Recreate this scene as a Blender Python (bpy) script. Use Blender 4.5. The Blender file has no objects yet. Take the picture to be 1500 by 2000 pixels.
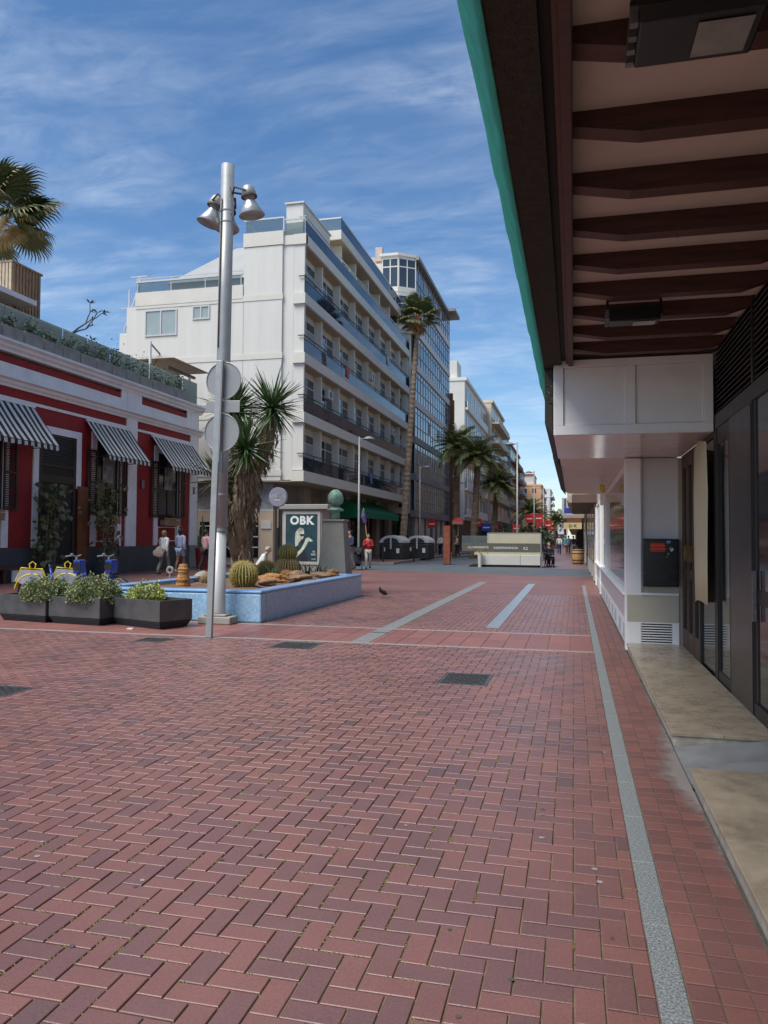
import bpy, bmesh, math, random
from mathutils import Vector, Matrix
R = math.radians
random.seed(7)
S = bpy.context.scene
C = bpy.context.collection

# ---------------------------------------------------------------- camera
cam_d = bpy.data.cameras.new('camera'); cam = bpy.data.objects.new('camera', cam_d); C.objects.link(cam)
cam_d.sensor_fit = 'HORIZONTAL'; cam_d.sensor_width = 36.0; cam_d.lens = 36.0
cam_d.clip_start = 0.05; cam_d.clip_end = 4000
YAW = math.atan2(370, 1500); PITCH = R(1.87); ROLL = R(0.35)
cam.matrix_world = Matrix.Translation((0, 0, 1.5)) @ (Matrix.Rotation(YAW, 4, 'Z') @ Matrix.Rotation(math.pi/2 + PITCH, 4, 'X') @ Matrix.Rotation(ROLL, 4, 'Z'))
S.camera = cam
S.render.resolution_x = 768; S.render.resolution_y = 1024

# ---------------------------------------------------------------- sky, sun, exposure
SUN_DIR = Vector((-0.36, -0.50, 1.0)).normalized()          # towards the sun
SUN_EL = math.asin(SUN_DIR.z); SUN_AZ = math.atan2(SUN_DIR.x, SUN_DIR.y)
W = bpy.data.worlds.new('World'); S.world = W; W.use_nodes = True
nt = W.node_tree; nt.nodes.clear()
def N(t, **k):
    n = nt.nodes.new(t)
    for a, v in k.items(): setattr(n, a, v)
    return n
wo = N('ShaderNodeOutputWorld'); bg = N('ShaderNodeBackground'); sky = N('ShaderNodeTexSky')
sky.sky_type = 'NISHITA'; sky.sun_disc = False
sky.sun_elevation = SUN_EL; sky.sun_rotation = SUN_AZ
sky.air_density = 1.0; sky.dust_density = 0.4; sky.ozone_density = 3.0; sky.altitude = 10
tc = N('ShaderNodeTexCoord')
sep = N('ShaderNodeSeparateXYZ'); nt.links.new(tc.outputs['Generated'], sep.inputs[0])
# thin cirrus: noise on the direction projected on a high flat layer
mx = N('ShaderNodeMath', operation='MAXIMUM'); nt.links.new(sep.outputs['Z'], mx.inputs[0]); mx.inputs[1].default_value = 0.03
ad = N('ShaderNodeMath', operation='ADD'); nt.links.new(mx.outputs[0], ad.inputs[0]); ad.inputs[1].default_value = 0.12
dv = N('ShaderNodeVectorMath', operation='DIVIDE'); nt.links.new(tc.outputs['Generated'], dv.inputs[0])
cx = N('ShaderNodeCombineXYZ')
for i in range(3): nt.links.new(ad.outputs[0], cx.inputs[i])
nt.links.new(cx.outputs[0], dv.inputs[1])
mp = N('ShaderNodeMapping'); nt.links.new(dv.outputs[0], mp.inputs[0])
mp.inputs['Rotation'].default_value = (0, 0, R(28)); mp.inputs['Scale'].default_value = (0.75, 1.6, 0.0)
n1 = N('ShaderNodeTexNoise'); nt.links.new(mp.outputs[0], n1.inputs['Vector'])
n1.inputs['Scale'].default_value = 1.7; n1.inputs['Detail'].default_value = 9; n1.inputs['Roughness'].default_value = 0.58; n1.inputs['Distortion'].default_value = 0.5
n2 = N('ShaderNodeTexNoise'); nt.links.new(mp.outputs[0], n2.inputs['Vector'])
n2.inputs['Scale'].default_value = 6.5; n2.inputs['Detail'].default_value = 8; n2.inputs['Roughness'].default_value = 0.6; n2.inputs['Distortion'].default_value = 0.9
cr = N('ShaderNodeMapRange'); nt.links.new(n1.outputs[0], cr.inputs[0])
cr.inputs[1].default_value = 0.40; cr.inputs[2].default_value = 0.74; cr.inputs[3].default_value = 0.0; cr.inputs[4].default_value = 0.46
cr2 = N('ShaderNodeMapRange'); nt.links.new(n2.outputs[0], cr2.inputs[0])
cr2.inputs[1].default_value = 0.36; cr2.inputs[2].default_value = 0.68; cr2.inputs[3].default_value = 0.25; cr2.inputs[4].default_value = 1.15
ml = N('ShaderNodeMath', operation='MULTIPLY', use_clamp=True); nt.links.new(cr.outputs[0], ml.inputs[0]); nt.links.new(cr2.outputs[0], ml.inputs[1])
hs = N('ShaderNodeHueSaturation'); hs.inputs['Saturation'].default_value = 1.17; nt.links.new(sky.outputs[0], hs.inputs['Color'])
mixc = N('ShaderNodeMixRGB'); nt.links.new(ml.outputs[0], mixc.inputs[0]); nt.links.new(hs.outputs[0], mixc.inputs[1])
mixc.inputs[2].default_value = (6.2, 6.8, 7.6, 1)
nt.links.new(mixc.outputs[0], bg.inputs[0]); bg.inputs[1].default_value = 0.085
nt.links.new(bg.outputs[0], wo.inputs[0])

sun_d = bpy.data.lights.new('sun', 'SUN'); sun = bpy.data.objects.new('sun', sun_d); C.objects.link(sun)
sun_d.energy = 2.6; sun_d.angle = R(35); sun_d.color = (1.0, 0.95, 0.87)
sun.rotation_euler = (-SUN_DIR).to_track_quat('-Z', 'Y').to_euler(); sun.location = (-20, -30, 40)

S.view_settings.view_transform = 'Standard'; S.view_settings.look = 'None'
S.view_settings.exposure = 0.82; S.view_settings.gamma = 1.0; S.view_settings.use_curve_mapping = False

# ---------------------------------------------------------------- materials
MATS = {}
def M(name, col, rough=0.6, var=0.12, scale=3.0, bump=0.0, bscale=40.0, metal=0.0, spec=0.5, dirt=0.0, dcol=(0.05,0.045,0.04), dscale=1.2, stretch=None, alpha=None, trans=0.0, coat=0.0):
    if name in MATS: return MATS[name]
    m = bpy.data.materials.new(name); m.use_nodes = True; t = m.node_tree; b = t.nodes['Principled BSDF']
    def n(ty, **k):
        x = t.nodes.new(ty)
        for a, v in k.items(): setattr(x, a, v)
        return x
    tc = n('ShaderNodeTexCoord'); src = tc.outputs['Object']
    if stretch:
        mp = n('ShaderNodeMapping'); t.links.new(src, mp.inputs[0]); mp.inputs['Scale'].default_value = stretch; src = mp.outputs[0]
    nz = n('ShaderNodeTexNoise'); t.links.new(src, nz.inputs['Vector']); nz.inputs['Scale'].default_value = scale; nz.inputs['Detail'].default_value = 6; nz.inputs['Roughness'].default_value = 0.62
    rg = n('ShaderNodeMapRange'); t.links.new(nz.outputs[0], rg.inputs[0]); rg.inputs[1].default_value = 0.3; rg.inputs[2].default_value = 0.7
    mix = n('ShaderNodeMixRGB'); t.links.new(rg.outputs[0], mix.inputs[0])
    mix.inputs[1].default_value = tuple(max(0, c*(1-var)) for c in col) + (1,)
    mix.inputs[2].default_value = tuple(min(1, c*(1+var)) for c in col) + (1,)
    out = mix.outputs[0]
    if dirt > 0:
        n2 = n('ShaderNodeTexNoise'); t.links.new(src, n2.inputs['Vector']); n2.inputs['Scale'].default_value = dscale; n2.inputs['Detail'].default_value = 8; n2.inputs['Roughness'].default_value = 0.7
        r2 = n('ShaderNodeMapRange'); t.links.new(n2.outputs[0], r2.inputs[0]); r2.inputs[1].default_value = 0.52; r2.inputs[2].default_value = 0.78; r2.inputs[4].default_value = dirt
        m2 = n('ShaderNodeMixRGB'); t.links.new(r2.outputs[0], m2.inputs[0]); t.links.new(out, m2.inputs[1]); m2.inputs[2].default_value = tuple(dcol) + (1,); out = m2.outputs[0]
    t.links.new(out, b.inputs['Base Color'])
    rr = n('ShaderNodeMapRange'); t.links.new(nz.outputs[0], rr.inputs[0]); rr.inputs[3].default_value = max(0.02, rough-0.08); rr.inputs[4].default_value = min(1, rough+0.08)
    t.links.new(rr.outputs[0], b.inputs['Roughness'])
    b.inputs['Metallic'].default_value = metal; b.inputs['Specular IOR Level'].default_value = spec
    if coat: b.inputs['Coat Weight'].default_value = coat; b.inputs['Coat Roughness'].default_value = 0.1
    if bump > 0:
        n3 = n('ShaderNodeTexNoise'); t.links.new(src, n3.inputs['Vector']); n3.inputs['Scale'].default_value = bscale; n3.inputs['Detail'].default_value = 4
        bp = n('ShaderNodeBump'); bp.inputs['Strength'].default_value = bump; bp.inputs['Distance'].default_value = 0.02
        t.links.new(n3.outputs[0], bp.inputs['Height']); t.links.new(bp.outputs[0], b.inputs['Normal'])
    MATS[name] = m; return m

def glass_sheet(name, tint=(0.75,0.85,0.9), fac=0.3, body=(0.1,0.14,0.16), rough=0.03):
    """a thin pane: part clear, part glossy body"""
    m = bpy.data.materials.new(name); m.use_nodes = True; t = m.node_tree; b = t.nodes['Principled BSDF']
    b.inputs['Base Color'].default_value = (*body, 1); b.inputs['Roughness'].default_value = rough; b.inputs['Specular IOR Level'].default_value = 0.8
    tr = t.nodes.new('ShaderNodeBsdfTransparent'); tr.inputs[0].default_value = (*tint, 1)
    fr = t.nodes.new('ShaderNodeFresnel'); fr.inputs[0].default_value = 1.5
    ad = t.nodes.new('ShaderNodeMath'); ad.operation = 'ADD'; ad.use_clamp = True; t.links.new(fr.outputs[0], ad.inputs[0]); ad.inputs[1].default_value = fac
    mx = t.nodes.new('ShaderNodeMixShader'); t.links.new(ad.outputs[0], mx.inputs[0]); t.links.new(tr.outputs[0], mx.inputs[1]); t.links.new(b.outputs[0], mx.inputs[2])
    t.links.new(mx.outputs[0], t.nodes['Material Output'].inputs[0]); MATS[name] = m; return m

def tone_mat(name, ramp, rough=0.5, nvar=0.16, bump=0.25, attr='tone', spk=90.0):
    """colour from a per-piece number 0..1 stored on the mesh"""
    m = bpy.data.materials.new(name); m.use_nodes = True; t = m.node_tree; b = t.nodes['Principled BSDF']
    at = t.nodes.new('ShaderNodeAttribute'); at.attribute_name = attr
    cr = t.nodes.new('ShaderNodeValToRGB'); t.links.new(at.outputs['Fac'], cr.inputs[0])
    el = cr.color_ramp.elements
    while len(el) < len(ramp): el.new(0.5)
    for e, (p, c) in zip(el, ramp): e.position = p; e.color = (*c, 1)
    geo = t.nodes.new('ShaderNodeNewGeometry')
    nz = t.nodes.new('ShaderNodeTexNoise'); t.links.new(geo.outputs['Position'], nz.inputs['Vector']); nz.inputs['Scale'].default_value = spk; nz.inputs['Detail'].default_value = 4; nz.inputs['Roughness'].default_value = 0.7
    n2 = t.nodes.new('ShaderNodeTexNoise'); t.links.new(geo.outputs['Position'], n2.inputs['Vector']); n2.inputs['Scale'].default_value = 0.9; n2.inputs['Detail'].default_value = 7; n2.inputs['Roughness'].default_value = 0.65
    sm = t.nodes.new('ShaderNodeMath'); sm.operation = 'ADD'; t.links.new(nz.outputs[0], sm.inputs[0]); t.links.new(n2.outputs[0], sm.inputs[1])
    mr = t.nodes.new('ShaderNodeMapRange'); t.links.new(sm.outputs[0], mr.inputs[0]); mr.inputs[1].default_value = 0.65; mr.inputs[2].default_value = 1.35; mr.inputs[3].default_value = 1-nvar; mr.inputs[4].default_value = 1+nvar
    mu = t.nodes.new('ShaderNodeVectorMath'); mu.operation = 'SCALE'; t.links.new(cr.outputs[0], mu.inputs[0]); t.links.new(mr.outputs[0], mu.inputs['Scale'])
    t.links.new(mu.outputs[0], b.inputs['Base Color'])
    rr = t.nodes.new('ShaderNodeMapRange'); t.links.new(n2.outputs[0], rr.inputs[0]); rr.inputs[1].default_value = 0.3; rr.inputs[2].default_value = 0.7; rr.inputs[3].default_value = rough-0.1; rr.inputs[4].default_value = rough+0.1
    t.links.new(rr.outputs[0], b.inputs['Roughness'])
    bp = t.nodes.new('ShaderNodeBump'); bp.inputs['Strength'].default_value = bump; bp.inputs['Distance'].default_value = 0.004
    t.links.new(nz.outputs[0], bp.inputs['Height']); t.links.new(bp.outputs[0], b.inputs['Normal'])
    MATS[name] = m; return m

def stripes(name, a, b_, period, axis=0, rough=0.8, duty=0.5):
    m = bpy.data.materials.new(name); m.use_nodes = True; t = m.node_tree; b = t.nodes['Principled BSDF']; b.inputs['Roughness'].default_value = rough
    tc = t.nodes.new('ShaderNodeTexCoord'); sp = t.nodes.new('ShaderNodeSeparateXYZ'); t.links.new(tc.outputs['Object'], sp.inputs[0])
    dv = t.nodes.new('ShaderNodeMath'); dv.operation = 'DIVIDE'; t.links.new(sp.outputs[axis], dv.inputs[0]); dv.inputs[1].default_value = period
    fr = t.nodes.new('ShaderNodeMath'); fr.operation = 'FRACT'; t.links.new(dv.outputs[0], fr.inputs[0])
    gt = t.nodes.new('ShaderNodeMath'); gt.operation = 'GREATER_THAN'; t.links.new(fr.outputs[0], gt.inputs[0]); gt.inputs[1].default_value = duty
    mx = t.nodes.new('ShaderNodeMixRGB'); t.links.new(gt.outputs[0], mx.inputs[0]); mx.inputs[1].default_value = (*a, 1); mx.inputs[2].default_value = (*b_, 1)
    t.links.new(mx.outputs[0], b.inputs['Base Color']); MATS[name] = m; return m

def grid_mat(name, cols, joint, size, rough=0.3, jw=0.07, rand_scale=None):
    """small square tiles by object coordinates (mosaic too fine to build)"""
    m = bpy.data.materials.new(name); m.use_nodes = True; t = m.node_tree; b = t.nodes['Principled BSDF']; b.inputs['Roughness'].default_value = rough
    tc = t.nodes.new('ShaderNodeTexCoord'); sc = t.nodes.new('ShaderNodeVectorMath'); sc.operation = 'SCALE'; sc.inputs['Scale'].default_value = 1.0/size
    t.links.new(tc.outputs['Object'], sc.inputs[0])
    of = t.nodes.new('ShaderNodeVectorMath'); of.operation = 'ADD'; of.inputs[1].default_value = (0.37, 0.37, 0.37); t.links.new(sc.outputs[0], of.inputs[0])
    fl = t.nodes.new('ShaderNodeVectorMath'); fl.operation = 'FLOOR'; t.links.new(of.outputs[0], fl.inputs[0])
    fr = t.nodes.new('ShaderNodeVectorMath'); fr.operation = 'FRACTION'; t.links.new(of.outputs[0], fr.inputs[0])
    wn = t.nodes.new('ShaderNodeTexWhiteNoise'); t.links.new(fl.outputs[0], wn.inputs['Vector'])
    cr = t.nodes.new('ShaderNodeValToRGB'); t.links.new(wn.outputs['Value'], cr.inputs[0]); el = cr.color_ramp.elements
    while len(el) < len(cols): el.new(0.5)
    for i, (e, c) in enumerate(zip(el, cols)): e.position = i/max(1, len(cols)-1); e.color = (*c, 1)
    sp = t.nodes.new('ShaderNodeSeparateXYZ'); t.links.new(fr.outputs[0], sp.inputs[0])
    geo = t.nodes.new('ShaderNodeNewGeometry'); nsp = t.nodes.new('ShaderNodeSeparateXYZ'); t.links.new(geo.outputs['True Normal'], nsp.inputs[0])
    acc = None
    for i in range(3):
        # a joint counts only on axes that lie in the surface
        lt = t.nodes.new('ShaderNodeMath'); lt.operation = 'LESS_THAN'; t.links.new(sp.outputs[i], lt.inputs[0]); lt.inputs[1].default_value = jw
        ab = t.nodes.new('ShaderNodeMath'); ab.operation = 'ABSOLUTE'; t.links.new(nsp.outputs[i], ab.inputs[0])
        l2 = t.nodes.new('ShaderNodeMath'); l2.operation = 'LESS_THAN'; t.links.new(ab.outputs[0], l2.inputs[0]); l2.inputs[1].default_value = 0.8
        mu = t.nodes.new('ShaderNodeMath'); mu.operation = 'MULTIPLY'; t.links.new(lt.outputs[0], mu.inputs[0]); t.links.new(l2.outputs[0], mu.inputs[1])
        if acc is None: acc = mu
        else:
            a2 = t.nodes.new('ShaderNodeMath'); a2.operation = 'MAXIMUM'; t.links.new(acc.outputs[0], a2.inputs[0]); t.links.new(mu.outputs[0], a2.inputs[1]); acc = a2
    mx = t.nodes.new('ShaderNodeMixRGB'); t.links.new(acc.outputs[0], mx.inputs[0]); t.links.new(cr.outputs[0], mx.inputs[1]); mx.inputs[2].default_value = (*joint, 1)
    t.links.new(mx.outputs[0], b.inputs['Base Color']); MATS[name] = m; return m

# ---------------------------------------------------------------- mesh builder
class MB:
    def __init__(s): s.v = []; s.f = []; s.mi = []; s.tone = []
    def add(s, vs, fs, mi=0, tone=0.5):
        o = len(s.v); s.v += [tuple(p) for p in vs]
        for f in fs: s.f.append(tuple(i+o for i in f)); s.mi.append(mi); s.tone.append(tone)
        return s
    def box(s, x0, x1, y0, y1, z0, z1, mi=0, tone=0.5, M4=None):
        vs = [Vector((x, y, z)) for z in (z0, z1) for y in (y0, y1) for x in (x0, x1)]
        if M4 is not None: vs = [M4 @ p for p in vs]
        return s.add(vs, [(0,2,3,1),(4,5,7,6),(0,1,5,4),(2,6,7,3),(0,4,6,2),(1,3,7,5)], mi, tone)
    def frustum(s, b0, b1, z0, t0, t1, z1, mi=0):
        (ax, ay), (bx, by) = b0, b1; (cx_, cy), (dx, dy) = t0, t1
        vs = [(ax,ay,z0),(bx,ay,z0),(ax,by,z0),(bx,by,z0),(cx_,cy,z1),(dx,cy,z1),(cx_,dy,z1),(dx,dy,z1)]
        return s.add(vs, [(0,2,3,1),(4,5,7,6),(0,1,5,4),(2,6,7,3),(0,4,6,2),(1,3,7,5)], mi)
    def bar(s, a, b, w, h=None, mi=0, up=(0,0,1)):
        """square bar from a to b, w wide, h high"""
        a = Vector(a); b = Vector(b); h = h or w; d = (b-a); L = d.length; d = d/L
        u = Vector(up)
        if abs(d.dot(u)) > 0.98: u = Vector((1,0,0))
        sx = d.cross(u).normalized(); sz = sx.cross(d)
        vs = [p + sx*(i*w/2) + sz*(j*h/2) for p in (a, b) for i, j in ((-1,-1),(1,-1),(1,1),(-1,1))]
        return s.add(vs, [(0,1,2,3),(7,6,5,4),(0,4,5,1),(1,5,6,2),(2,6,7,3),(3,7,4,0)], mi)
    def tube(s, pts, rad, n=10, mi=0, cap=True, tone=0.5):
        pts = [Vector(p) for p in pts]
        if not hasattr(rad, '__len__'): rad = [rad]*len(pts)
        o = len(s.v); ref = None
        for i, p in enumerate(pts):
            d = (pts[min(i+1, len(pts)-1)] - pts[max(i-1, 0)])
            d = d.normalized() if d.length > 1e-9 else Vector((0,0,1))
            if ref is None:
                ref = Vector((0,0,1)) if abs(d.z) < 0.9 else Vector((1,0,0))
            u = d.cross(ref)
            if u.length < 1e-6: u = d.orthogonal()
            u.normalize(); w = u.cross(d).normalized(); ref = -w.cross(u) if False else ref
            for k in range(n):
                a = 2*math.pi*k/n; s.v.append(tuple(p + u*(math.cos(a)*rad[i]) + w*(math.sin(a)*rad[i])))
        for i in range(len(pts)-1):
            for k in range(n):
                a = o+i*n+k; b = o+i*n+(k+1) % n
                s.f.append((a, b, b+n, a+n)); s.mi.append(mi); s.tone.append(tone)
        if cap:
            s.f.append(tuple(o+k for k in range(n))[::-1]); s.mi.append(mi); s.tone.append(tone)
            s.f.append(tuple(o+(len(pts)-1)*n+k for k in range(n))); s.mi.append(mi); s.tone.append(tone)
        return s
    def lathe(s, prof, n=24, c=(0,0,0), mi=0, M4=None):
        o = len(s.v)
        for r, z in prof:
            for k in range(n):
                a = 2*math.pi*k/n; p = Vector((c[0]+r*math.cos(a), c[1]+r*math.sin(a), c[2]+z))
                s.v.append(tuple(M4 @ p if M4 is not None else p))
        for i in range(len(prof)-1):
            for k in range(n):
                a = o+i*n+k; b = o+i*n+(k+1) % n
                s.f.append((a, b, b+n, a+n)); s.mi.append(mi); s.tone.append(0.5)
        s.f.append(tuple(o+k for k in range(n))[::-1]); s.mi.append(mi); s.tone.append(0.5)
        s.f.append(tuple(o+(len(prof)-1)*n+k for k in range(n))); s.mi.append(mi); s.tone.append(0.5)
        return s
    def prism(s, poly, z0, z1, mi=0):
        n = len(poly); vs = [(x, y, z0) for x, y in poly] + [(x, y, z1) for x, y in poly]
        return s.add(vs, [tuple(range(n))[::-1], tuple(range(n, 2*n))] + [(i, (i+1) % n, n+(i+1) % n, n+i) for i in range(n)], mi)
    def extr(s, poly, axis, a0, a1, mi=0):
        """polygon in the two other axes, extruded along axis"""
        n = len(poly)
        def P(u, v, w): return (w, u, v) if axis == 0 else ((u, w, v) if axis == 1 else (u, v, w))
        vs = [P(u, v, a0) for u, v in poly] + [P(u, v, a1) for u, v in poly]
        return s.add(vs, [tuple(range(n))[::-1], tuple(range(n, 2*n))] + [(i, (i+1) % n, n+(i+1) % n, n+i) for i in range(n)], mi)
    def mesh(s, name, mats, smooth=False, off=None, tone=False):
        me = bpy.data.meshes.new(name)
        vs = s.v if off is None else [(a-off[0], b-off[1], c-off[2]) for a, b, c in s.v]
        me.from_pydata(vs, [], s.f)
        for m in (mats if isinstance(mats, (list, tuple)) else [mats]): me.materials.append(m)
        me.polygons.foreach_set('material_index', s.mi)
        if smooth: me.polygons.foreach_set('use_smooth', [True]*len(s.f))
        if tone:
            at = me.attributes.new('tone', 'FLOAT', 'FACE'); at.data.foreach_set('value', s.tone)
        me.update(); return me
    def build(s, name, mats, parent=None, smooth=False, world=True, bevel=0, tone=False, normals=False):
        """world=True: vertices were given in world coordinates"""
        root = parent
        while root is not None and root.parent is not None: root = root.parent
        off = tuple(root.location) if (root is not None and world) else None
        me = s.mesh(name, mats, smooth, off, tone)
        if normals:
            bm = bmesh.new(); bm.from_mesh(me); bmesh.ops.recalc_face_normals(bm, faces=bm.faces); bm.to_mesh(me); bm.free()
        o = bpy.data.objects.new(name, me); C.objects.link(o)
        if parent is not None: o.parent = parent
        if bevel:
            b = o.modifiers.new('bevel', 'BEVEL'); b.width = bevel; b.segments = 2; b.limit_method = 'ANGLE'; b.angle_limit = R(40)
        return o

def tag(o, label=None, cat=None, group=None, kind=None):
    if label: o['label'] = label
    if cat: o['category'] = cat
    if group: o['group'] = group
    if kind: o['kind'] = kind
    return o
def thing(name, label, cat, loc=(0,0,0), rz=0, group=None):
    o = bpy.data.objects.new(name, None); C.objects.link(o); o.location = loc; o.rotation_euler = (0, 0, rz); o.empty_display_size = 0.3
    return tag(o, label, cat, group)
def struct(name, mb, m, **k):
    return tag(mb.build(name, m, **k), kind='structure')
def copy_tree(o, parent=None):
    c = o.copy(); C.objects.link(c); c.parent = parent
    for ch in list(o.children): copy_tree(ch, c)
    return c
def inst(me, name, parent, loc=(0,0,0), rot=(0,0,0), scale=(1,1,1)):
    o = bpy.data.objects.new(name, me); C.objects.link(o); o.parent = parent; o.location = loc; o.rotation_euler = rot; o.scale = scale; return o
def text_mesh(txt, size, depth=0.004, font_off=0.0, spacing=1.0):
    cu = bpy.data.curves.new('lettering', 'FONT'); cu.body = txt; cu.size = size; cu.extrude = depth; cu.align_x = 'CENTER'; cu.align_y = 'CENTER'; cu.offset = font_off; cu.space_character = spacing; cu.resolution_u = 3
    o = bpy.data.objects.new('lettering', cu); C.objects.link(o)
    dg = bpy.context.evaluated_depsgraph_get(); me = bpy.data.meshes.new_from_object(o.evaluated_get(dg))
    bpy.data.objects.remove(o); bpy.data.curves.remove(cu); return me
def lettering(txt, size, mat, parent, loc, rot, **k):
    me = text_mesh(txt, size, **k); me.materials.clear(); me.materials.append(mat)
    return inst(me, 'lettering', parent, loc, rot)
def rnd(a, b): return random.uniform(a, b)
# ================================================================ GROUND
def sheet(name, pts, z, m, kind='structure'):
    mb = MB(); mb.add([(x, y, z) for x, y in pts], [tuple(range(len(pts)))])
    return tag(mb.build(name, m), kind=kind)
m_ground = M('ground_mat', (0.16, 0.14, 0.13), 0.85, 0.2, 0.6)
m_joint = M('joint_sand', (0.165, 0.12, 0.08), 0.95, 0.35, 6.0, dirt=0.9, dcol=(0.13, 0.125, 0.035), dscale=1.3)
m_asph = M('asphalt', (0.085, 0.10, 0.115), 0.62, 0.18, 1.2, bump=0.2, bscale=120)
m_prom = M('promenade_paving', (0.19, 0.125, 0.135), 0.5, 0.2, 2.0)
BR = [(0.0, (0.136, 0.076, 0.074)), (0.16, (0.178, 0.086, 0.078)), (0.55, (0.205, 0.092, 0.080)), (1.0, (0.222, 0.102, 0.085))]
m_brick = tone_mat('brick_paver', BR, rough=0.39, nvar=0.27, bump=0.35)
m_bord = tone_mat('border_paver', [(0.0, (0.16, 0.078, 0.07)), (1.0, (0.23, 0.098, 0.08))], rough=0.5, nvar=0.22, bump=0.3)
m_slab = tone_mat('red_slab', [(0.0, (0.225, 0.094, 0.08)), (1.0, (0.26, 0.11, 0.092))], rough=0.48, nvar=0.16)
m_gran = M('speckled_granite', (0.21, 0.225, 0.225), 0.55, 0.85, 110, bump=0.1, bscale=150)
m_pale = M('pale_stone', (0.27, 0.235, 0.21), 0.6, 0.2, 5)
m_grey = M('grey_stone', (0.21, 0.21, 0.205), 0.5, 0.2, 8)
m_iron = M('cast_iron', (0.07, 0.068, 0.065), 0.5, 0.3, 30, metal=0.6, bump=0.8, bscale=90)

sheet('ground', [(-900,-300),(900,-300),(900,1800),(-900,1800)], -0.05, m_ground)
pav = sheet('pavement', [(-40,-4),(0.69,-4),(0.69,36),(-40,36)], -0.0075, m_joint)
# brick texture for the paving too far off to build brick by brick
def far_brick():
    m = bpy.data.materials.new('far_brick_paving'); m.use_nodes = True; t = m.node_tree; b = t.nodes['Principled BSDF']
    tc = t.nodes.new('ShaderNodeTexCoord'); br = t.nodes.new('ShaderNodeTexBrick'); t.links.new(tc.outputs['Object'], br.inputs['Vector'])
    br.inputs['Scale'].default_value = 1.0; br.inputs['Brick Width'].default_value = 0.2; br.inputs['Row Height'].default_value = 0.1; br.inputs['Mortar Size'].default_value = 0.004
    br.inputs['Color1'].default_value = (0.18, 0.085, 0.078, 1); br.inputs['Color2'].default_value = (0.215, 0.098, 0.085, 1); br.inputs['Mortar'].default_value = (0.10, 0.075, 0.05, 1)
    nz = t.nodes.new('ShaderNodeTexNoise'); nz.inputs['Scale'].default_value = 0.5; nz.inputs['Detail'].default_value = 7; t.links.new(tc.outputs['Object'], nz.inputs['Vector'])
    mr = t.nodes.new('ShaderNodeMapRange'); t.links.new(nz.outputs[0], mr.inputs[0]); mr.inputs[1].default_value = 0.3; mr.inputs[2].default_value = 0.7; mr.inputs[3].default_value = 0.85; mr.inputs[4].default_value = 1.15
    mu = t.nodes.new('ShaderNodeVectorMath'); mu.operation = 'SCALE'; t.links.new(br.outputs[0], mu.inputs[0]); t.links.new(mr.outputs[0], mu.inputs['Scale'])
    t.links.new(mu.outputs[0], b.inputs['Base Color']); b.inputs['Roughness'].default_value = 0.5
    return m
m_far = far_brick()
YB = 21.0            # bricks are built one by one up to here
sheet('brick_plaza', [(-40,YB),(0.69,YB),(0.69,36),(-40,36)], -0.004, m_far)
sheet('side_plaza', [(-40,-4),(-15,-4),(-15,YB-0.02),(-40,YB-0.02)], -0.004, m_far)
sheet('promenade', [(-20,36.02),(0.78,36.02),(0.78,600),(-20,600)], -0.004, m_prom)
sheet('side_street', [(-60,36.02),(-20.02,36.02),(-20.02,60),(-60,60)], -0.004, m_prom)
sheet('road', [(-45,34.6),(-8.9,33.4),(0.68,30.9),(0.70,38.2),(-2,39.6),(-5.2,40.2),(-6.3,75),(-9.2,75),(-9.2,47),(-10.6,40.8),(-45,39.5)], 0.004, m_asph)
mb = MB(); mb.add([(-45,34.3,0.008),(-8.9,33.15,0.008),(0.67,30.65,0.008),(0.67,30.78,0.008),(-8.9,33.30,0.008),(-45,34.45,0.008)], [(0,1,4,5),(1,2,3,4)])
struct('kerb_line', mb, m_pale)

CAMP = Vector((0, 0, 1.5))
def in_view(x, y, pad=0.06):
    c = (cam.matrix_world.inverted() @ Vector((x, y, 0)))
    if c.z > -0.5: return False
    u = c.x/-c.z; v = c.y/-c.z
    return -0.5-pad < u < 0.5+pad and -0.6667-pad < v < 0.667
HOLES = [(-8.72,-5.23,12.43,19.05), (-60,0.27,10.50,12.36), (-3.10,-2.82,12.3,30), (-1.44,-1.20,12.9,25.0),
         (-1.365,-0.855,7.855,8.525), (-4.025,-3.425,9.735,10.365), (-6.105,-5.635,9.825,10.235), (-5.705,-5.135,6.125,6.575), (0.262,9,-9,99)]
def cut(rc):
    out = [rc]
    for hx0, hx1, hy0, hy1 in HOLES:
        nxt = []
        for x0, x1, y0, y1 in out:
            if x1 <= hx0 or x0 >= hx1 or y1 <= hy0 or y0 >= hy1: nxt.append((x0, x1, y0, y1)); continue
            if x0 < hx0: nxt.append((x0, hx0, y0, y1))
            if x1 > hx1: nxt.append((hx1, x1, y0, y1))
            a, b = max(x0, hx0), min(x1, hx1)
            if y0 < hy0: nxt.append((a, b, y0, hy0))
            if y1 > hy1: nxt.append((a, b, hy1, y1))
        out = nxt
    return [r for r in out if r[1]-r[0] > 0.025 and r[3]-r[2] > 0.025]
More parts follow.
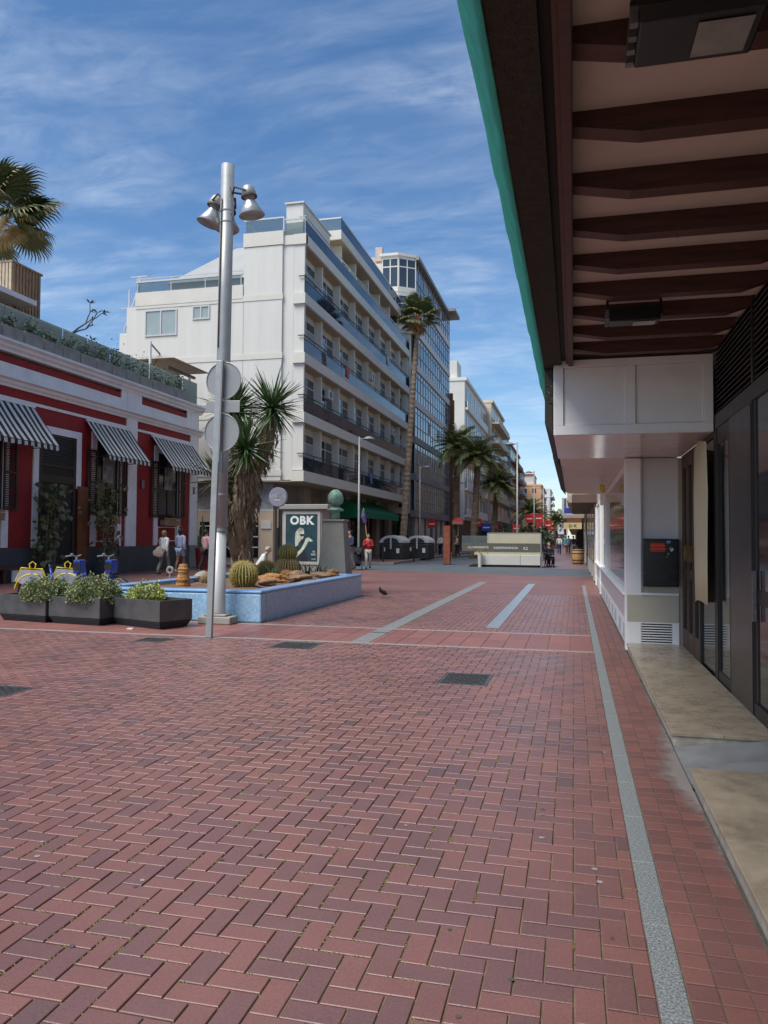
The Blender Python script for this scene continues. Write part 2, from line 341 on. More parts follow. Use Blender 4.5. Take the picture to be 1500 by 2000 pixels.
def brick_geo(mb, cx_, cy, lx, ly, tone, dz=0.0, tilt=(0,0), h=0.05, ch=0.0024, top=0.0):
    hx, hy = lx/2, ly/2
    def zt(x, y): return top + dz + x*tilt[0] + y*tilt[1]
    vs = [(cx_+a*hx, cy+b*hy, -0.012) for a, b in ((-1,-1),(1,-1),(1,1),(-1,1))]
    vs += [(cx_+a*hx, cy+b*hy, zt(a*hx, b*hy)-ch) for a, b in ((-1,-1),(1,-1),(1,1),(-1,1))]
    vs += [(cx_+a*(hx-ch), cy+b*(hy-ch), zt(a*hx, b*hy)) for a, b in ((-1,-1),(1,-1),(1,1),(-1,1))]
    mb.add(vs, [(0,1,5,4),(1,2,6,5),(2,3,7,6),(3,0,4,7),(4,5,9,8),(5,6,10,9),(6,7,11,10),(7,4,8,11),(8,9,10,11)], 0, tone)
U = 0.1; J = 0.0075
bricks = []
for j in range(3, int(YB/U)):
    y = j*U
    xmin = -min(15.0, 1.15*y+2.0)
    for i in range(int(xmin/U), 3):
        k = (i-j) % 4
        x = i*U
        if k == 0: cx_, cy, hor = x+U, y+U/2, True
        elif k == 3: cx_, cy, hor = x+U/2, y+U, False
        else: continue
        lx, ly = (2*U, U) if hor else (U, 2*U)
        if cy+ly/2 > YB: continue
        ps = cut((cx_-lx/2, cx_+lx/2, cy-ly/2, cy+ly/2))
        for x0, x1, y0, y1 in ps:
            whole = (x1-x0)*(y1-y0) > 0.0199
            bricks.append(((x0+x1)/2, (y0+y1)/2, x1-x0, y1-y0, hor, not whole))
bricks.sort(key=lambda b: b[0]**2+b[1]**2)
protos = {}
for t in range(10):
    mb = MB(); brick_geo(mb, 0, 0, 2*U-J, U-J, random.random()**0.8 if t % 4 else 0.1)
    protos[t] = mb.mesh('brick', m_brick, tone=True)
rest = MB(); n_single = 0
for cx_, cy, lx, ly, hor, is_cut in bricks:
    if n_single < 296 and not is_cut and in_view(cx_, cy, -.01):
        inst(protos[random.randrange(10)], 'brick', pav, (cx_, cy, rnd(-0.0016, 0.0012)), (rnd(-.006,.006), rnd(-.006,.006), (0 if hor else math.pi/2)+rnd(-.008,.008)))
        n_single += 1
    else:
        tn = random.random()**0.8
        if random.random() < 0.12: tn = rnd(0, 0.2)
        brick_geo(rest, cx_+rnd(-.001,.001), cy+rnd(-.001,.001), lx-J, ly-J, tn, rnd(-.0016,.0012), (rnd(-.006,.006), rnd(-.006,.006)))
o = rest.build('bricks', m_brick, pav, tone=True); tag(o, kind='stuff')
# small pavers beside granite strip and the shop step
mb = MB(); q = 0.101; y = 1.2
while y < 30.6:
    for c in range(3):
        x = 0.3645 + q*c + q/2
        w = q if c < 2 else 0.118
        brick_geo(mb, x+(w-q)/2, y+q/2, w-0.006, q-0.006, random.random(), rnd(-.001,.001), (rnd(-.006,.006), rnd(-.006,.006)))
    y += q
tag(mb.build('border_pavers', m_bord, pav, tone=True), kind='stuff')
# granite strip in long slabs
mb0 = MB(); brick_geo(mb0, 0, 0, 0.096, 0.596, 0.5); ms = mb0.mesh('granite_slab', m_gran)
y = 1.4
while y < 25.0:
    inst(ms, 'granite_slab', pav, (0.3125, y+0.3, 0.0005)); y += 0.6
# two pale cross strips, red slabs between
mb0 = MB(); brick_geo(mb0, 0, 0, 0.496, 0.085, 0.5); mp_ = mb0.mesh('pale_strip_stone', m_pale)
x = 0.0
for sy in (10.55, 12.31):
    x = 0.01
    while x > -14.8:
        if in_view(x, sy, 0.5): inst(mp_, 'pale_strip_stone', pav, (x, sy, 0.001))
        x -= 0.5
sl = []
for t in range(5):
    mb0 = MB(); brick_geo(mb0, 0, 0, 0.292, 0.815, t/4); sl.append(mb0.mesh('red_slab', m_slab, tone=True))
for r_ in range(2):
    x = 0.105
    while x > -14.8:
        if in_view(x, 11.4, 0.5): inst(random.choice(sl), 'red_slab', pav, (x, 11.02+r_*0.825, rnd(-.001,.0005)))
        x -= 0.3
# strips that run along the street
mb0 = MB(); brick_geo(mb0, 0, 0, 0.27, 0.596, 0.5); mg_ = mb0.mesh('grey_strip_stone', m_grey)
m_blue = M('pale_blue_stone', (0.24, 0.275, 0.31), 0.3, 0.12, 6)
mb0 = MB(); brick_geo(mb0, 0, 0, 0.23, 0.596, 0.5); mbl = mb0.mesh('pale_blue_strip_stone', m_blue)
for yy in (10.90, 11.50, 11.97): inst(mg_, 'grey_strip_stone', pav, (-2.96, yy, 0.0045))
y = 12.37
while y < 26:
    inst(mg_, 'grey_strip_stone', pav, (-2.96, y+0.3, 0.001)); 
    if y > 12.9 and y < 25: inst(mbl, 'pale_blue_strip_stone', pav, (-1.32, y+0.3, 0.001))
    y += 0.6
def cover(x0, x1, y0, y1, label):
    t = thing('manhole_cover', label, 'manhole cover', ((x0+x1)/2, (y0+y1)/2, 0), group='iron covers set in the brick paving')
    mb = MB(); mb.box(x0+.03, x1-.03, y0+.03, y1-.03, -.007, -.002); mb.build('plate', m_iron, t)
    mb = MB(); w = .028
    mb.box(x0, x1, y0, y0+w, -.012, .001); mb.box(x0, x1, y1-w, y1, -.012, .001); mb.box(x0, x0+w, y0+w, y1-w, -.012, .001); mb.box(x1-w, x1, y0+w, y1-w, -.012, .001)
    mb.build('frame', M('worn_steel', (0.2,0.2,0.2), .4, .3, 20, metal=.8), t)
    mb = MB(); n = max(4, int((x1-x0)/.055)); k = max(4, int((y1-y0)/.055))
    for i in range(n):
        for j in range(k):
            if (i+j) % 2: continue
            cx_ = x0+.05+(x1-x0-.1)*(i+.5)/n; cy = y0+.05+(y1-y0-.1)*(j+.5)/k
            mb.box(cx_-.016, cx_+.016, cy-.016, cy+.016, -.0021, .0015)
    tag(mb.build('studs', m_iron, t), kind='stuff')
cover(-1.36, -0.86, 7.86, 8.52, 'square iron cover in open brick paving, nearest the granite strip')
cover(-4.02, -3.43, 9.74, 10.36, 'studded iron cover close to the pale stone strip, right of the signpost')
cover(-6.1, -5.64, 9.83, 10.23, 'small iron cover in front of the last dark planter')
cover(-5.7, -5.14, 6.13, 6.57, 'iron cover at the left edge of the brick paving')

# wear: moss in the joints, chewing gum spots, cement smears at the foot of the step
m_moss = M('joint_moss', (0.15,0.15,0.04), .95, .5, 30)
mo = MB()
for cx_, cy, lx, ly, hor, is_cut in bricks:
    if cy > 8.5: break
    pr = .5+.5*math.sin(cx_*1.7+1.0)*math.cos(cy*1.3+cx_*.6)
    if cx_ > -.4: pr *= .35
    if random.random() > .55*pr: continue
    for side in (-1, 1):
        if random.random() < .4: continue
        for k in range(9):
            u = rnd(-.5,.5); s_ = rnd(.002,.0055)
            x, y = (cx_+u*lx, cy+side*ly/2) if hor else (cx_+side*lx/2, cy+u*ly)
            x += rnd(-.003,.003); y += rnd(-.003,.003); a = rnd(0,3.14); c, d = math.cos(a)*s_*1.6, math.sin(a)*s_*1.6
            mo.add([(x-c,y-d,-.004),(x+d*.6,y-c*.6,-.003),(x+c,y+d,-.004),(x-d*.6,y+c*.6,-.003),(x,y,.0025)], [(0,1,4),(1,2,4),(2,3,4),(3,0,4)])
tag(mo.build('joint_moss', m_moss, pav), kind='stuff')
gm = MB()
for k in range(110):
    y = rnd(2.4, 10); x = rnd(-.8*y, .25); r0 = rnd(.006,.016); n = 9
    gm.add([(x+r0*rnd(.75,1.1)*math.cos(2*math.pi*i/n), y+r0*rnd(.75,1.1)*math.sin(2*math.pi*i/n), .0021) for i in range(n)], [tuple(range(n))], random.choice((0,0,1)))
tag(gm.build('gum_spots', [M('old_gum',(0.075,0.07,0.075),.8,.2,30), M('pale_gum',(0.30,0.27,0.26),.8,.2,30)], pav), kind='stuff')
def smear_mat():
    m = bpy.data.materials.new('cement_smear'); m.use_nodes = True; t = m.node_tree; b = t.nodes['Principled BSDF']
    b.inputs['Base Color'].default_value = (0.27,0.235,0.215,1); b.inputs['Roughness'].default_value = .9
    tc = t.nodes.new('ShaderNodeTexCoord'); sp = t.nodes.new('ShaderNodeSeparateXYZ'); t.links.new(tc.outputs['Object'], sp.inputs[0])
    n = t.nodes.new('ShaderNodeTexNoise'); n.inputs['Scale'].default_value = 7; n.inputs['Detail'].default_value = 9; n.inputs['Roughness'].default_value = .7; t.links.new(tc.outputs['Object'], n.inputs['Vector'])
    n2 = t.nodes.new('ShaderNodeTexNoise'); n2.inputs['Scale'].default_value = 1.1; n2.inputs['Detail'].default_value = 3; t.links.new(tc.outputs['Object'], n2.inputs['Vector'])
    mr = t.nodes.new('ShaderNodeMapRange'); t.links.new(sp.outputs['X'], mr.inputs[0]); mr.inputs[1].default_value = .50; mr.inputs[2].default_value = .70; mr.inputs[3].default_value = -.62; mr.inputs[4].default_value = .10
    # thickest by the ramp
    sb = t.nodes.new('ShaderNodeMath'); sb.operation = 'SUBTRACT'; t.links.new(sp.outputs['Y'], sb.inputs[0]); sb.inputs[1].default_value = 5.45
    ab = t.nodes.new('ShaderNodeMath'); ab.operation = 'ABSOLUTE'; t.links.new(sb.outputs[0], ab.inputs[0])
    m3 = t.nodes.new('ShaderNodeMapRange'); t.links.new(ab.outputs[0], m3.inputs[0]); m3.inputs[1].default_value = .2; m3.inputs[2].default_value = 1.4; m3.inputs[3].default_value = .30; m3.inputs[4].default_value = -.12
    a1 = t.nodes.new('ShaderNodeMath'); a1.operation = 'ADD'; t.links.new(n.outputs[0], a1.inputs[0]); t.links.new(mr.outputs[0], a1.inputs[1])
    a2 = t.nodes.new('ShaderNodeMath'); a2.operation = 'ADD'; t.links.new(a1.outputs[0], a2.inputs[0]); t.links.new(m3.outputs[0], a2.inputs[1])
    a3 = t.nodes.new('ShaderNodeMath'); a3.operation = 'ADD'; t.links.new(a2.outputs[0], a3.inputs[0]); t.links.new(n2.outputs[0], a3.inputs[1])
    fa = t.nodes.new('ShaderNodeMapRange'); t.links.new(a3.outputs[0], fa.inputs[0]); fa.inputs[1].default_value = .85; fa.inputs[2].default_value = 1.25; fa.inputs[4].default_value = .85
    tr = t.nodes.new('ShaderNodeBsdfTransparent'); mx = t.nodes.new('ShaderNodeMixShader'); t.links.new(fa.outputs[0], mx.inputs[0]); t.links.new(tr.outputs[0], mx.inputs[1]); t.links.new(b.outputs[0], mx.inputs[2]); t.links.new(mx.outputs[0], t.nodes['Material Output'].inputs[0])
    return m
cs = MB(); cs.add([(.40,1.5,.0035),(.69,1.5,.0035),(.69,10.8,.0035),(.40,10.8,.0035)], [(0,1,2,3)])
tag(cs.build('cement_smear', smear_mat(), pav), kind='stuff')
# ================================================================ RIGHT SIDE: shop building with timber canopy
m_fascia = M('rough_concrete_fascia', (0.040, 0.034, 0.026), 0.95, 0.35, 18, bump=0.9, bscale=60)
m_net = M('green_net', (0.02, 0.36, 0.26), 0.75, 0.25, 9, bump=0.6, bscale=220)
m_beam = M('dark_timber', (0.075, 0.026, 0.016), 0.5, 0.45, 3, stretch=(1, 9, 9), bump=0.4, bscale=30)
m_ceil = M('cream_ceiling', (0.62, 0.51, 0.45), 0.8, 0.08, 2)
m_black = M('black_void', (0.012, 0.012, 0.012), 0.7, 0.2, 5)
m_dark = M('dark_bronze_frame', (0.030, 0.027, 0.025), 0.42, 0.2, 6, metal=0.3)
m_brown = M('old_brown_door', (0.060, 0.034, 0.020), 0.5, 0.5, 4, stretch=(5,5,0.7), bump=0.3)
m_glassd = M('dark_shop_glass', (0.018, 0.022, 0.024), 0.04, 0.05, 2, spec=1.0)
m_white = M('white_metal_panel', (0.84, 0.84, 0.83), 0.36, 0.05, 2, dirt=.22, dcol=(0.55,0.53,0.5), dscale=3)
m_whited = M('white_panel_inset', (0.82, 0.82, 0.81), 0.4, 0.06, 2)
m_soff = M('glossy_soffit', (0.66, 0.58, 0.59), 0.14, 0.05, 3, spec=0.6)
m_beige = M('beige_panel', (0.50, 0.46, 0.37), 0.5, 0.06, 3)
m_marble = M('tan_marble', (0.34, 0.28, 0.20), 0.28, 0.30, 4.5, dirt=0.55, dcol=(0.19,0.145,0.09), dscale=2.4)
m_marbe = M('marble_edge', (0.40, 0.36, 0.29), 0.55, 0.3, 7, dirt=0.5, dcol=(0.14,0.11,0.08), dscale=6)
m_rampm = M('ramp_slab', (0.22, 0.225, 0.225), 0.5, 0.25, 3, dirt=0.5, dcol=(0.12,0.12,0.12))
m_plaster = M('street_wall_plaster', (0.38, 0.33, 0.27), 0.85, 0.1, 1.5, dirt=0.4, dcol=(0.2,0.17,0.14))

bd = thing('shop_building', 'dark shopfront building under the timber canopy on the right', 'building', (1.4, 2, 0))
mb = MB(); mb.box(1.75, 9, -2, 10.8, 0, 3.6); mb.box(1.45, 9, -2, 12, 3.62, 13.5); mb.build('wall', m_plaster, bd)
# ceiling above the beams, beams, rails, fascia
cn = thing('canopy', 'timber beamed canopy with green netted concrete edge over the shopfront', 'canopy', (0.5, 5, 3.3))
mb = MB(); mb.box(-0.02, 1.44, -1.5, 11.5, 3.47, 3.56); mb.build('ceiling_board', m_ceil, cn)
mb = MB(); mb.add([(0.66,5.30,3.4698),(0.664,5.30,3.4698),(0.744,4.95,3.4698),(0.74,4.95,3.4698)], [(0,1,2,3)]); mb.build('board_joint', m_black, cn)
poly = [(-0.02,3.47),(-0.02,3.405),(0.30,3.345),(1.22,3.345),(1.40,3.40),(1.40,3.47)]
bm_ = MB(); bm_.extr(poly, 1, -0.055, 0.055)
me_beam = bm_.mesh('beam', m_beam)
bm2 = MB(); bm2.extr([(-0.02,3.405),(-0.02,3.38),(0.12,3.36),(0.30,3.342),(0.30,3.346)], 1, -0.05, 0.05)
yb = 2.42
while yb < 8.5:
    inst(me_beam, 'beam', cn, (-0.5, yb-5, -3.3)); yb += 0.615
mb = MB(); mb.box(-0.075, -0.022, -1.5, 11.5, 3.36, 3.52); mb.box(-0.05, 0.0, -1.5, 11.5, 3.335, 3.36); mb.build('edge_rail', m_beam, cn, bevel=.006)
mb = MB(); mb.box(-0.12, -0.077, -1.5, 12, 3.40, 3.8); mb.build('gap', m_black, cn)
mb = MB(); mb.extr([(-0.305,3.35),(-0.122,3.35),(-0.122,3.80),(-0.40,3.80),(-0.40,3.76)], 1, -1.5, 12.0); mb.build('fascia', m_fascia, cn)
# the net wraps the outer slope, slightly billowing
mb = MB(); n = 60
for i in range(n+1):
    y = -1.5 + 13.5*i/n
    for k, (x, z) in enumerate(((-0.302,3.345),(-0.345,3.46),(-0.405,3.62),(-0.468,3.80),(-0.55,4.25))):
        w = 0.010*math.sin(y*3.1+k)+rnd(-.006,.006)
        mb.v.append((x-0.006-(abs(w) if k else 0), y, z+(rnd(-.006,.004) if k == 0 else 0)))
for i in range(n):
    for k in range(4):
        a = i*5+k; mb.f.append((a, a+1, a+6, a+5)); mb.mi.append(0); mb.tone.append(.5)
o = mb.build('net', m_net, cn, smooth=True); sd = o.modifiers.new('s', 'SOLIDIFY'); sd.thickness = 0.004
# ragged planting / torn net where the fascia meets the sign box
mb = MB()
for i in range(260):
    y = rnd(8.3, 11.8); z = rnd(2.85, 3.4); x = rnd(-0.27, -0.20)
    a = Vector((x, y, z)); d = Vector((rnd(-1,1), rnd(-1,1), rnd(-1,.4))).normalized()*rnd(.03,.07); e = d.cross(Vector((rnd(-1,1),rnd(-1,1),rnd(-1,1)))).normalized()*rnd(.012,.03)
    mb.add([a-d*.5, a+e*.5, a+d*.5, a-e*.5], [(0,1,2,3)])
tag(mb.build('torn_netting', M('torn_net', (0.03,0.09,0.06), .9, .5, 8), cn), kind='stuff')
# lower fascia at the box
mb = MB(); mb.extr([(-0.30,2.75),(-0.215,2.62),(-0.215,3.345),(-0.30,3.345)], 1, 8.5, 11.9); mb.build('lower_fascia', m_fascia, cn)

def floodlight(loc, w, d, h, label):
    t = thing('floodlight', label, 'floodlight', loc, group='floodlights under the canopy')
    hb = MB(); hb.extr([(-d/2,-h),(d/2,-h*.8),(d/2*.8,0),(-d/2*.6,0)], 0, -w/2, w/2); hb.build('housing', M('black_housing', (0.02,0.022,0.024), .45, .3, 20), t, world=False, bevel=.01)
    g = MB(); g.add([(-w*.02,-d*.36,-h*.99-.004),(w*.42,-d*.36,-h*.99-.004),(w*.42,d*.36,-h*.85-.004),(-w*.02,d*.36,-h*.85-.004)], [(0,1,2,3)]); g.build('lens', M('lamp_lens', (0.32,0.31,0.29), .15, .2, 6), t, world=False)
    g = MB()
    for sx in (-1, 1):
        g.bar((sx*(w/2+.012), -d*.1, -h*.5), (sx*(w/2+.012), 0, .07), .02); 
    g.bar((-w/2-.02, 0, .07), (w/2+.02, 0, .07), .03, .012); g.build('bracket', M('black_housing', (0.02,0.022,0.024)), t, world=False)
    for i in range(4):
        g = MB(); g.box(-w/2-.03, -w/2-.002, -d*.4+i*d*.25, -d*.4+i*d*.25+.03, -h*.8, -h*.2); g.build('clip', M('worn_steel', (0.2,0.2,0.2)), t, world=False)
    return t
floodlight((0.42, 2.80, 3.33), 0.40, 0.30, 0.10, 'large black floodlight under the canopy at the top of the picture')
floodlight((0.47, 6.35, 3.33), 0.38, 0.26, 0.13, 'smaller black floodlight farther along under the canopy, above the white sign box')

# dark shopfront wall at x=1.4
fr = MB(); 
fr.box(1.40, 1.75, -2, 8.38, 2.62, 2.76); fr.box(1.40, 1.75, 6.70, 7.60, 0.09, 2.62); fr.box(1.40,1.75,8.32,8.40,0.09,2.62)
fr.box(1.40, 1.75, -2, 6.70, 0.09, 0.20); fr.box(1.41, 1.74, -2, 6.62, 0.98, 1.10); fr.box(1.41, 1.74, 6.62, 6.70, 0.2, 2.62); fr.box(1.41,1.74,4.9,5.0,.2,2.62)
fr.box(1.41, 1.74, 7.60, 8.32, 2.45, 2.62); fr.box(1.41, 1.74, 7.60, 8.32, 0.09, 0.19); fr.box(1.395, 1.45, 7.60, 7.66, 0.19, 2.45); fr.box(1.395,1.45,8.27,8.32,.19,2.45)
fr.box(1.40, 1.75, 8.40, 10.86, 2.55, 2.60)
fr.build('shopfront_frame', m_dark, bd, bevel=.004)
mb = MB(); mb.box(1.392, 1.399, 6.72, 7.58, 0.10, 2.60); mb.build('dark_panel', M('black_gloss_panel', (0.022,0.021,0.021), .30, .04, 3), bd)
for y0, y1, z0, z1 in ((-2,4.9,1.1,2.62),(-2,4.9,.2,.98),(5.0,6.62,1.1,2.62),(5.0,6.62,.2,.98),(7.66,8.27,.19,2.45)):
    mb = MB(); mb.box(1.42, 1.43, y0, y1, z0, z1); mb.build('pane', m_glassd, bd)
mb = MB(); mb.box(1.375,1.40,6.60,6.64,.85,1.25); mb.build('door_handle', M('worn_steel',(0.2,0.2,0.2)), bd)
# louvre band over the frames
lv = MB(); lv.box(1.50, 1.74, -2, 10.86, 2.76, 3.47); lv.build('louvre_backing', m_black, bd)
sl_ = MB(); sl_.extr([(1.405,0.0),(1.41,-0.004),(1.50,0.034),(1.495,0.040)], 1, -2, 8.42); me_sl = sl_.mesh('louvre_slat', m_dark)
for i in range(14): inst(me_sl, 'louvre_slat', bd, (-1.4, -2, 2.79+i*0.049))
for y in (-1, 1.5, 4.0, 6.66):
    mb = MB(); mb.box(1.40, 1.5, y, y+.05, 2.76, 3.47); mb.build('louvre_post', m_dark, bd)
# old folding doors of the recess
for i, (y0, y1) in enumerate(((9.42, 9.86), (9.88, 10.34), (10.36, 10.84))):
    d = MB(); d.box(1.40,1.45,y0,y0+.07,.09,2.55); d.box(1.40,1.45,y1-.07,y1,.09,2.55); d.box(1.40,1.45,y0+.07,y1-.07,.09,.34); d.box(1.40,1.45,y0+.07,y1-.07,2.42,2.55); d.box(1.40,1.45,y0+.07,y1-.07,1.0,1.12)
    dd = d.build('door', m_brown, bd, bevel=.006)
    g = MB(); g.box(1.425,1.43,y0+.07,y1-.07,.34,1.0); g.box(1.425,1.43,y0+.07,y1-.07,1.12,2.42); g.build('pane', m_glassd, dd)
    g = MB(); g.box(1.36,1.40,y0+.01,y0+.05,1.22,1.42); g.build('handle', M('brass', (0.25,0.17,0.07), .35, .3, 9, metal=.8), dd)
mb = MB(); mb.box(1.42,1.46,8.42,9.40,.09,2.55); mb.build('side_pane', m_glassd, bd)
mb = MB(); mb.box(1.398,1.46,9.38,9.42,.09,2.55); mb.box(1.398,1.46,8.40,8.44,.09,2.55); mb.build('pane_post', m_dark, bd)
# curling cream sheet
mb = MB(); n = 18
for i in range(n+1):
    a = i/n; y = 8.44 + 0.90*a; x = 1.375 - 0.085*math.sin(math.pi*(0.15+0.75*a))**1.0 + 0.05*(a > .8)*(a-.8)*3
    for z in (0.82+0.03*math.sin(a*5), 1.4, 2.0, 2.50+.03*math.sin(a*7)): mb.v.append((x + 0.006*math.sin(z*7+a*3), y, z))
for i in range(n):
    for k in range(3):
        a = i*4+k; mb.f.append((a, a+4, a+5, a+1)); mb.mi.append(0); mb.tone.append(.5)
o = mb.build('cream_sheet', M('cream_sheet_mat', (0.60, 0.53, 0.33), 0.42, 0.06, 2), smooth=True); sd = o.modifiers.new('s','SOLIDIFY'); sd.thickness = .004
tag(o, 'curling cream plastic sheet hung upright over the dark shop door', 'sheet')

# steps and ramp
st = thing('door_step', 'long tan marble step below the white vent grille', 'step', (1.05, 8.4, 0), group='marble steps along the shopfront')
mb = MB(); mb.box(0.705, 1.398, 5.98, 10.86, -.01, .068); mb.build('riser', m_marbe, st, bevel=.004)
mb0 = MB(); 
for i in range(4):
    y0 = 5.97+i*1.2225
    a = MB(); a.box(0.69, 1.045, y0, y0+1.219, .069, .096); a.build('slab', m_marble, st, bevel=.003)
    a = MB(); a.box(1.048, 1.398, y0+.3 if i else y0, min(y0+1.219+.3, 10.86), .069, .0955); a.build('slab', m_marble, st, bevel=.003)
st = thing('door_step', 'near tan marble step at the right edge of the picture', 'step', (1.05, 3, 0), group='marble steps along the shopfront')
mb = MB(); mb.box(0.705, 1.398, -1.5, 5.07, -.01, .068); mb.build('riser', m_marbe, st, bevel=.004)
for y0, y1 in ((-1.5,.4),(.403,2.2),(2.203,3.9),(3.903,5.08)):
    a = MB(); a.box(0.69, 1.398, y0, y1, .069, .096); a.build('slab', m_marble, st, bevel=.003)
rp = thing('door_ramp', 'short grey ramp sloping up between the two marble steps', 'ramp', (1.05, 5.5, 0))
for y0, y1 in ((5.085,5.50),(5.503,5.965)):
    a = MB(); a.add([(.70,y0,-.005),(1.398,y0,.085),(1.398,y1,.085),(.70,y1,-.005),(.70,y0,-.03),(1.398,y0,-.03),(1.398,y1,-.03),(.70,y1,-.03)], [(0,1,2,3),(0,4,5,1),(1,5,6,2),(2,6,7,3),(3,7,4,0)]); a.build('slab', m_rampm, rp)

# white sign box hanging over the recess
sb = thing('sign_box', 'white panelled sign box hanging below the canopy over the recessed door', 'sign box', (0.6, 9.6, 2.6))
mb = MB(); mb.box(-0.195, 1.39, 8.42, 10.86, 2.61, 3.34); mb.build('case', m_whited, sb)
mb = MB()
mb.box(-0.20,1.392,8.385,8.418,2.60,2.70); mb.box(-0.20,1.392,8.385,8.418,3.32,3.40); mb.box(-0.20,-0.10,8.385,8.418,2.70,3.32); mb.box(1.30,1.392,8.385,8.418,2.70,3.32); mb.box(.545,.635,8.386,8.418,2.70,3.32)
mb.build('face_frame', m_white, sb, bevel=.004)
for x0, x1 in ((-.10,.545),(.635,1.30)):
    mb = MB(); mb.box(x0+.004, x1-.004, 8.404, 8.417, 2.704, 3.316); mb.build('face_panel', m_whited, sb)
for i in range(6):
    mb = MB(); y0 = 8.42+i*.407; mb.box(-.20, 1.392, y0, y0+.403, 2.596, 2.609); mb.build('soffit_plank', m_soff, sb, bevel=.002)
mb = MB(); mb.box(-.205,-.196,8.42,10.86,2.61,3.34); mb.build('side_trim', m_white, sb)

# white corner shop
ws = thing('corner_shop', 'white panelled shop with long display window beyond the recessed door', 'shop', (0.73, 11, 0))
mb = MB()
mb.box(1.36, 9, 10.88, 26.0, 0, 2.58); mb.build('core_wall', m_plaster, ws)
mb = MB(); mb.box(0.68, 0.885, 10.87, 11.10, 0.0, 2.59); mb.box(0.885, 0.905, 10.90, 11.1, .77, 2.59); mb.build('corner_column', m_white, ws, bevel=.006)
mb = MB(); mb.box(0.905, 1.36, 10.93, 11.0, 1.50, 2.59); mb.build('white_board', M('white_board', (0.60,0.60,0.61), .5, .05, 2), ws)
mb = MB(); mb.box(0.885, 1.36, 10.85, 11.0, .745, .775); mb.build('ledge', m_white, ws, bevel=.004)
mb = MB(); mb.box(0.905, 1.36, 10.92, 11.0, .775, .86); mb.build('plinth_block', m_beige, ws)
mb = MB(); mb.box(0.70, 1.36, 10.866, 11.0, .385, .745); mb.build('beige_panel', m_beige, ws, bevel=.003)
mb = MB(); mb.box(0.70, .875, 10.866, 11.0, .0, .383); mb.box(1.275, 1.36, 10.866, 11.0, .0, .383); mb.box(.875,1.275,10.866,11.0,.365,.383); mb.box(.875,1.275,10.866,11.0,.0,.02); mb.box(.875,1.275,10.97,11.0,.02,.365,1); mb.build('vent_surround', [m_white, m_black], ws)
s_ = MB(); s_.box(.877, 1.273, 10.868, 10.90, 0, .015); me_v = s_.mesh('vent_slat', m_white)
for i in range(10): inst(me_v, 'vent_slat', ws, (-.73, -11, .03+i*.0335))
# street side: panels, window
for i in range(6):
    y0 = 11.1+i*2.45
    mb = MB(); mb.box(.715,.80,y0,y0+2.44,.36,.72); mb.build('side_panel', M('pale_pink_panel',(0.50,0.47,0.50),.35,.05,2), ws, bevel=.003)
    mb = MB(); mb.box(.72,.80,y0,y0+2.44,.0,.355); mb.build('base_panel', m_white, ws)
    for k in range(2):
        v = MB()
        for r_ in range(6): v.box(.712,.72,y0+.35+k*1.1,y0+.85+k*1.1,.07+r_*.035,.085+r_*.035)
        v.build('vent_grille', M('grey_vent',(0.3,0.32,0.35),.5), ws)
mb = MB(); mb.box(.66,.82,11.1,25.8,.722,.762); mb.build('window_sill', m_white, ws, bevel=.005)
mb = MB(); mb.box(.72,.82,11.1,25.8,2.50,2.59); mb.box(.70,.82,11.1,11.30,.762,2.50); mb.box(.69,.82,18.0,18.16,.762,2.50); mb.box(.69,.82,21.6,21.85,.0,2.50); mb.box(.69,.82,25.6,25.8,.0,2.5); mb.build('window_frame', m_white, ws, bevel=.005)
m_shopg = M('street_window_glass', (0.06,0.065,0.07), .03, .05, 2, spec=1.0)
for y0, y1 in ((11.30,18.0),(18.16,21.6),(21.85,25.6)):
    mb = MB(); mb.box(.745,.755,y0,y1,.762,2.50); mb.build('pane', m_shopg, ws)
# second, lower canopy over the shop window
c2 = thing('canopy', 'low rendered canopy with curved end over the white shop window', 'canopy', (0.3, 15, 2.7))
poly = [(1.36,10.9),(-.18,10.9)] + [(-.18, 18.6)] + [(-.18+.25*(1-math.cos(a)), 18.6+1.0*math.sin(a)) for a in [math.pi/2*k/6 for k in range(1,7)]] + [(1.36,19.9)]
mb = MB(); mb.prism(poly, 2.60, 2.70); mb.build('soffit', M('rendered_soffit',(0.58,0.52,0.49),.5,.1,1.2), c2)
mb = MB(); mb.extr([(-.30,2.72),(-.185,2.57),(-.185,3.2),(-.36,3.2)], 1, 11.95, 19.6); mb.build('edge_beam', m_fascia, c2)
mb = MB(); mb.box(-.18,1.36,10.9,19.5,2.705,3.2); mb.build('mass', m_plaster, c2)
bl = thing('hanging_sign', 'small yellow and white sign hanging under the low canopy', 'sign', (.55, 15.6, 2.3))
mb = MB(); mb.box(.50,.60,15.6,15.64,2.40,2.56); mb.build('lamp', M('yellow_lamp',(0.7,0.5,0.03),.4), bl, bevel=.02)
mb = MB(); mb.box(.51,.59,15.6,15.63,2.15,2.39); mb.build('plate', m_white, bl)

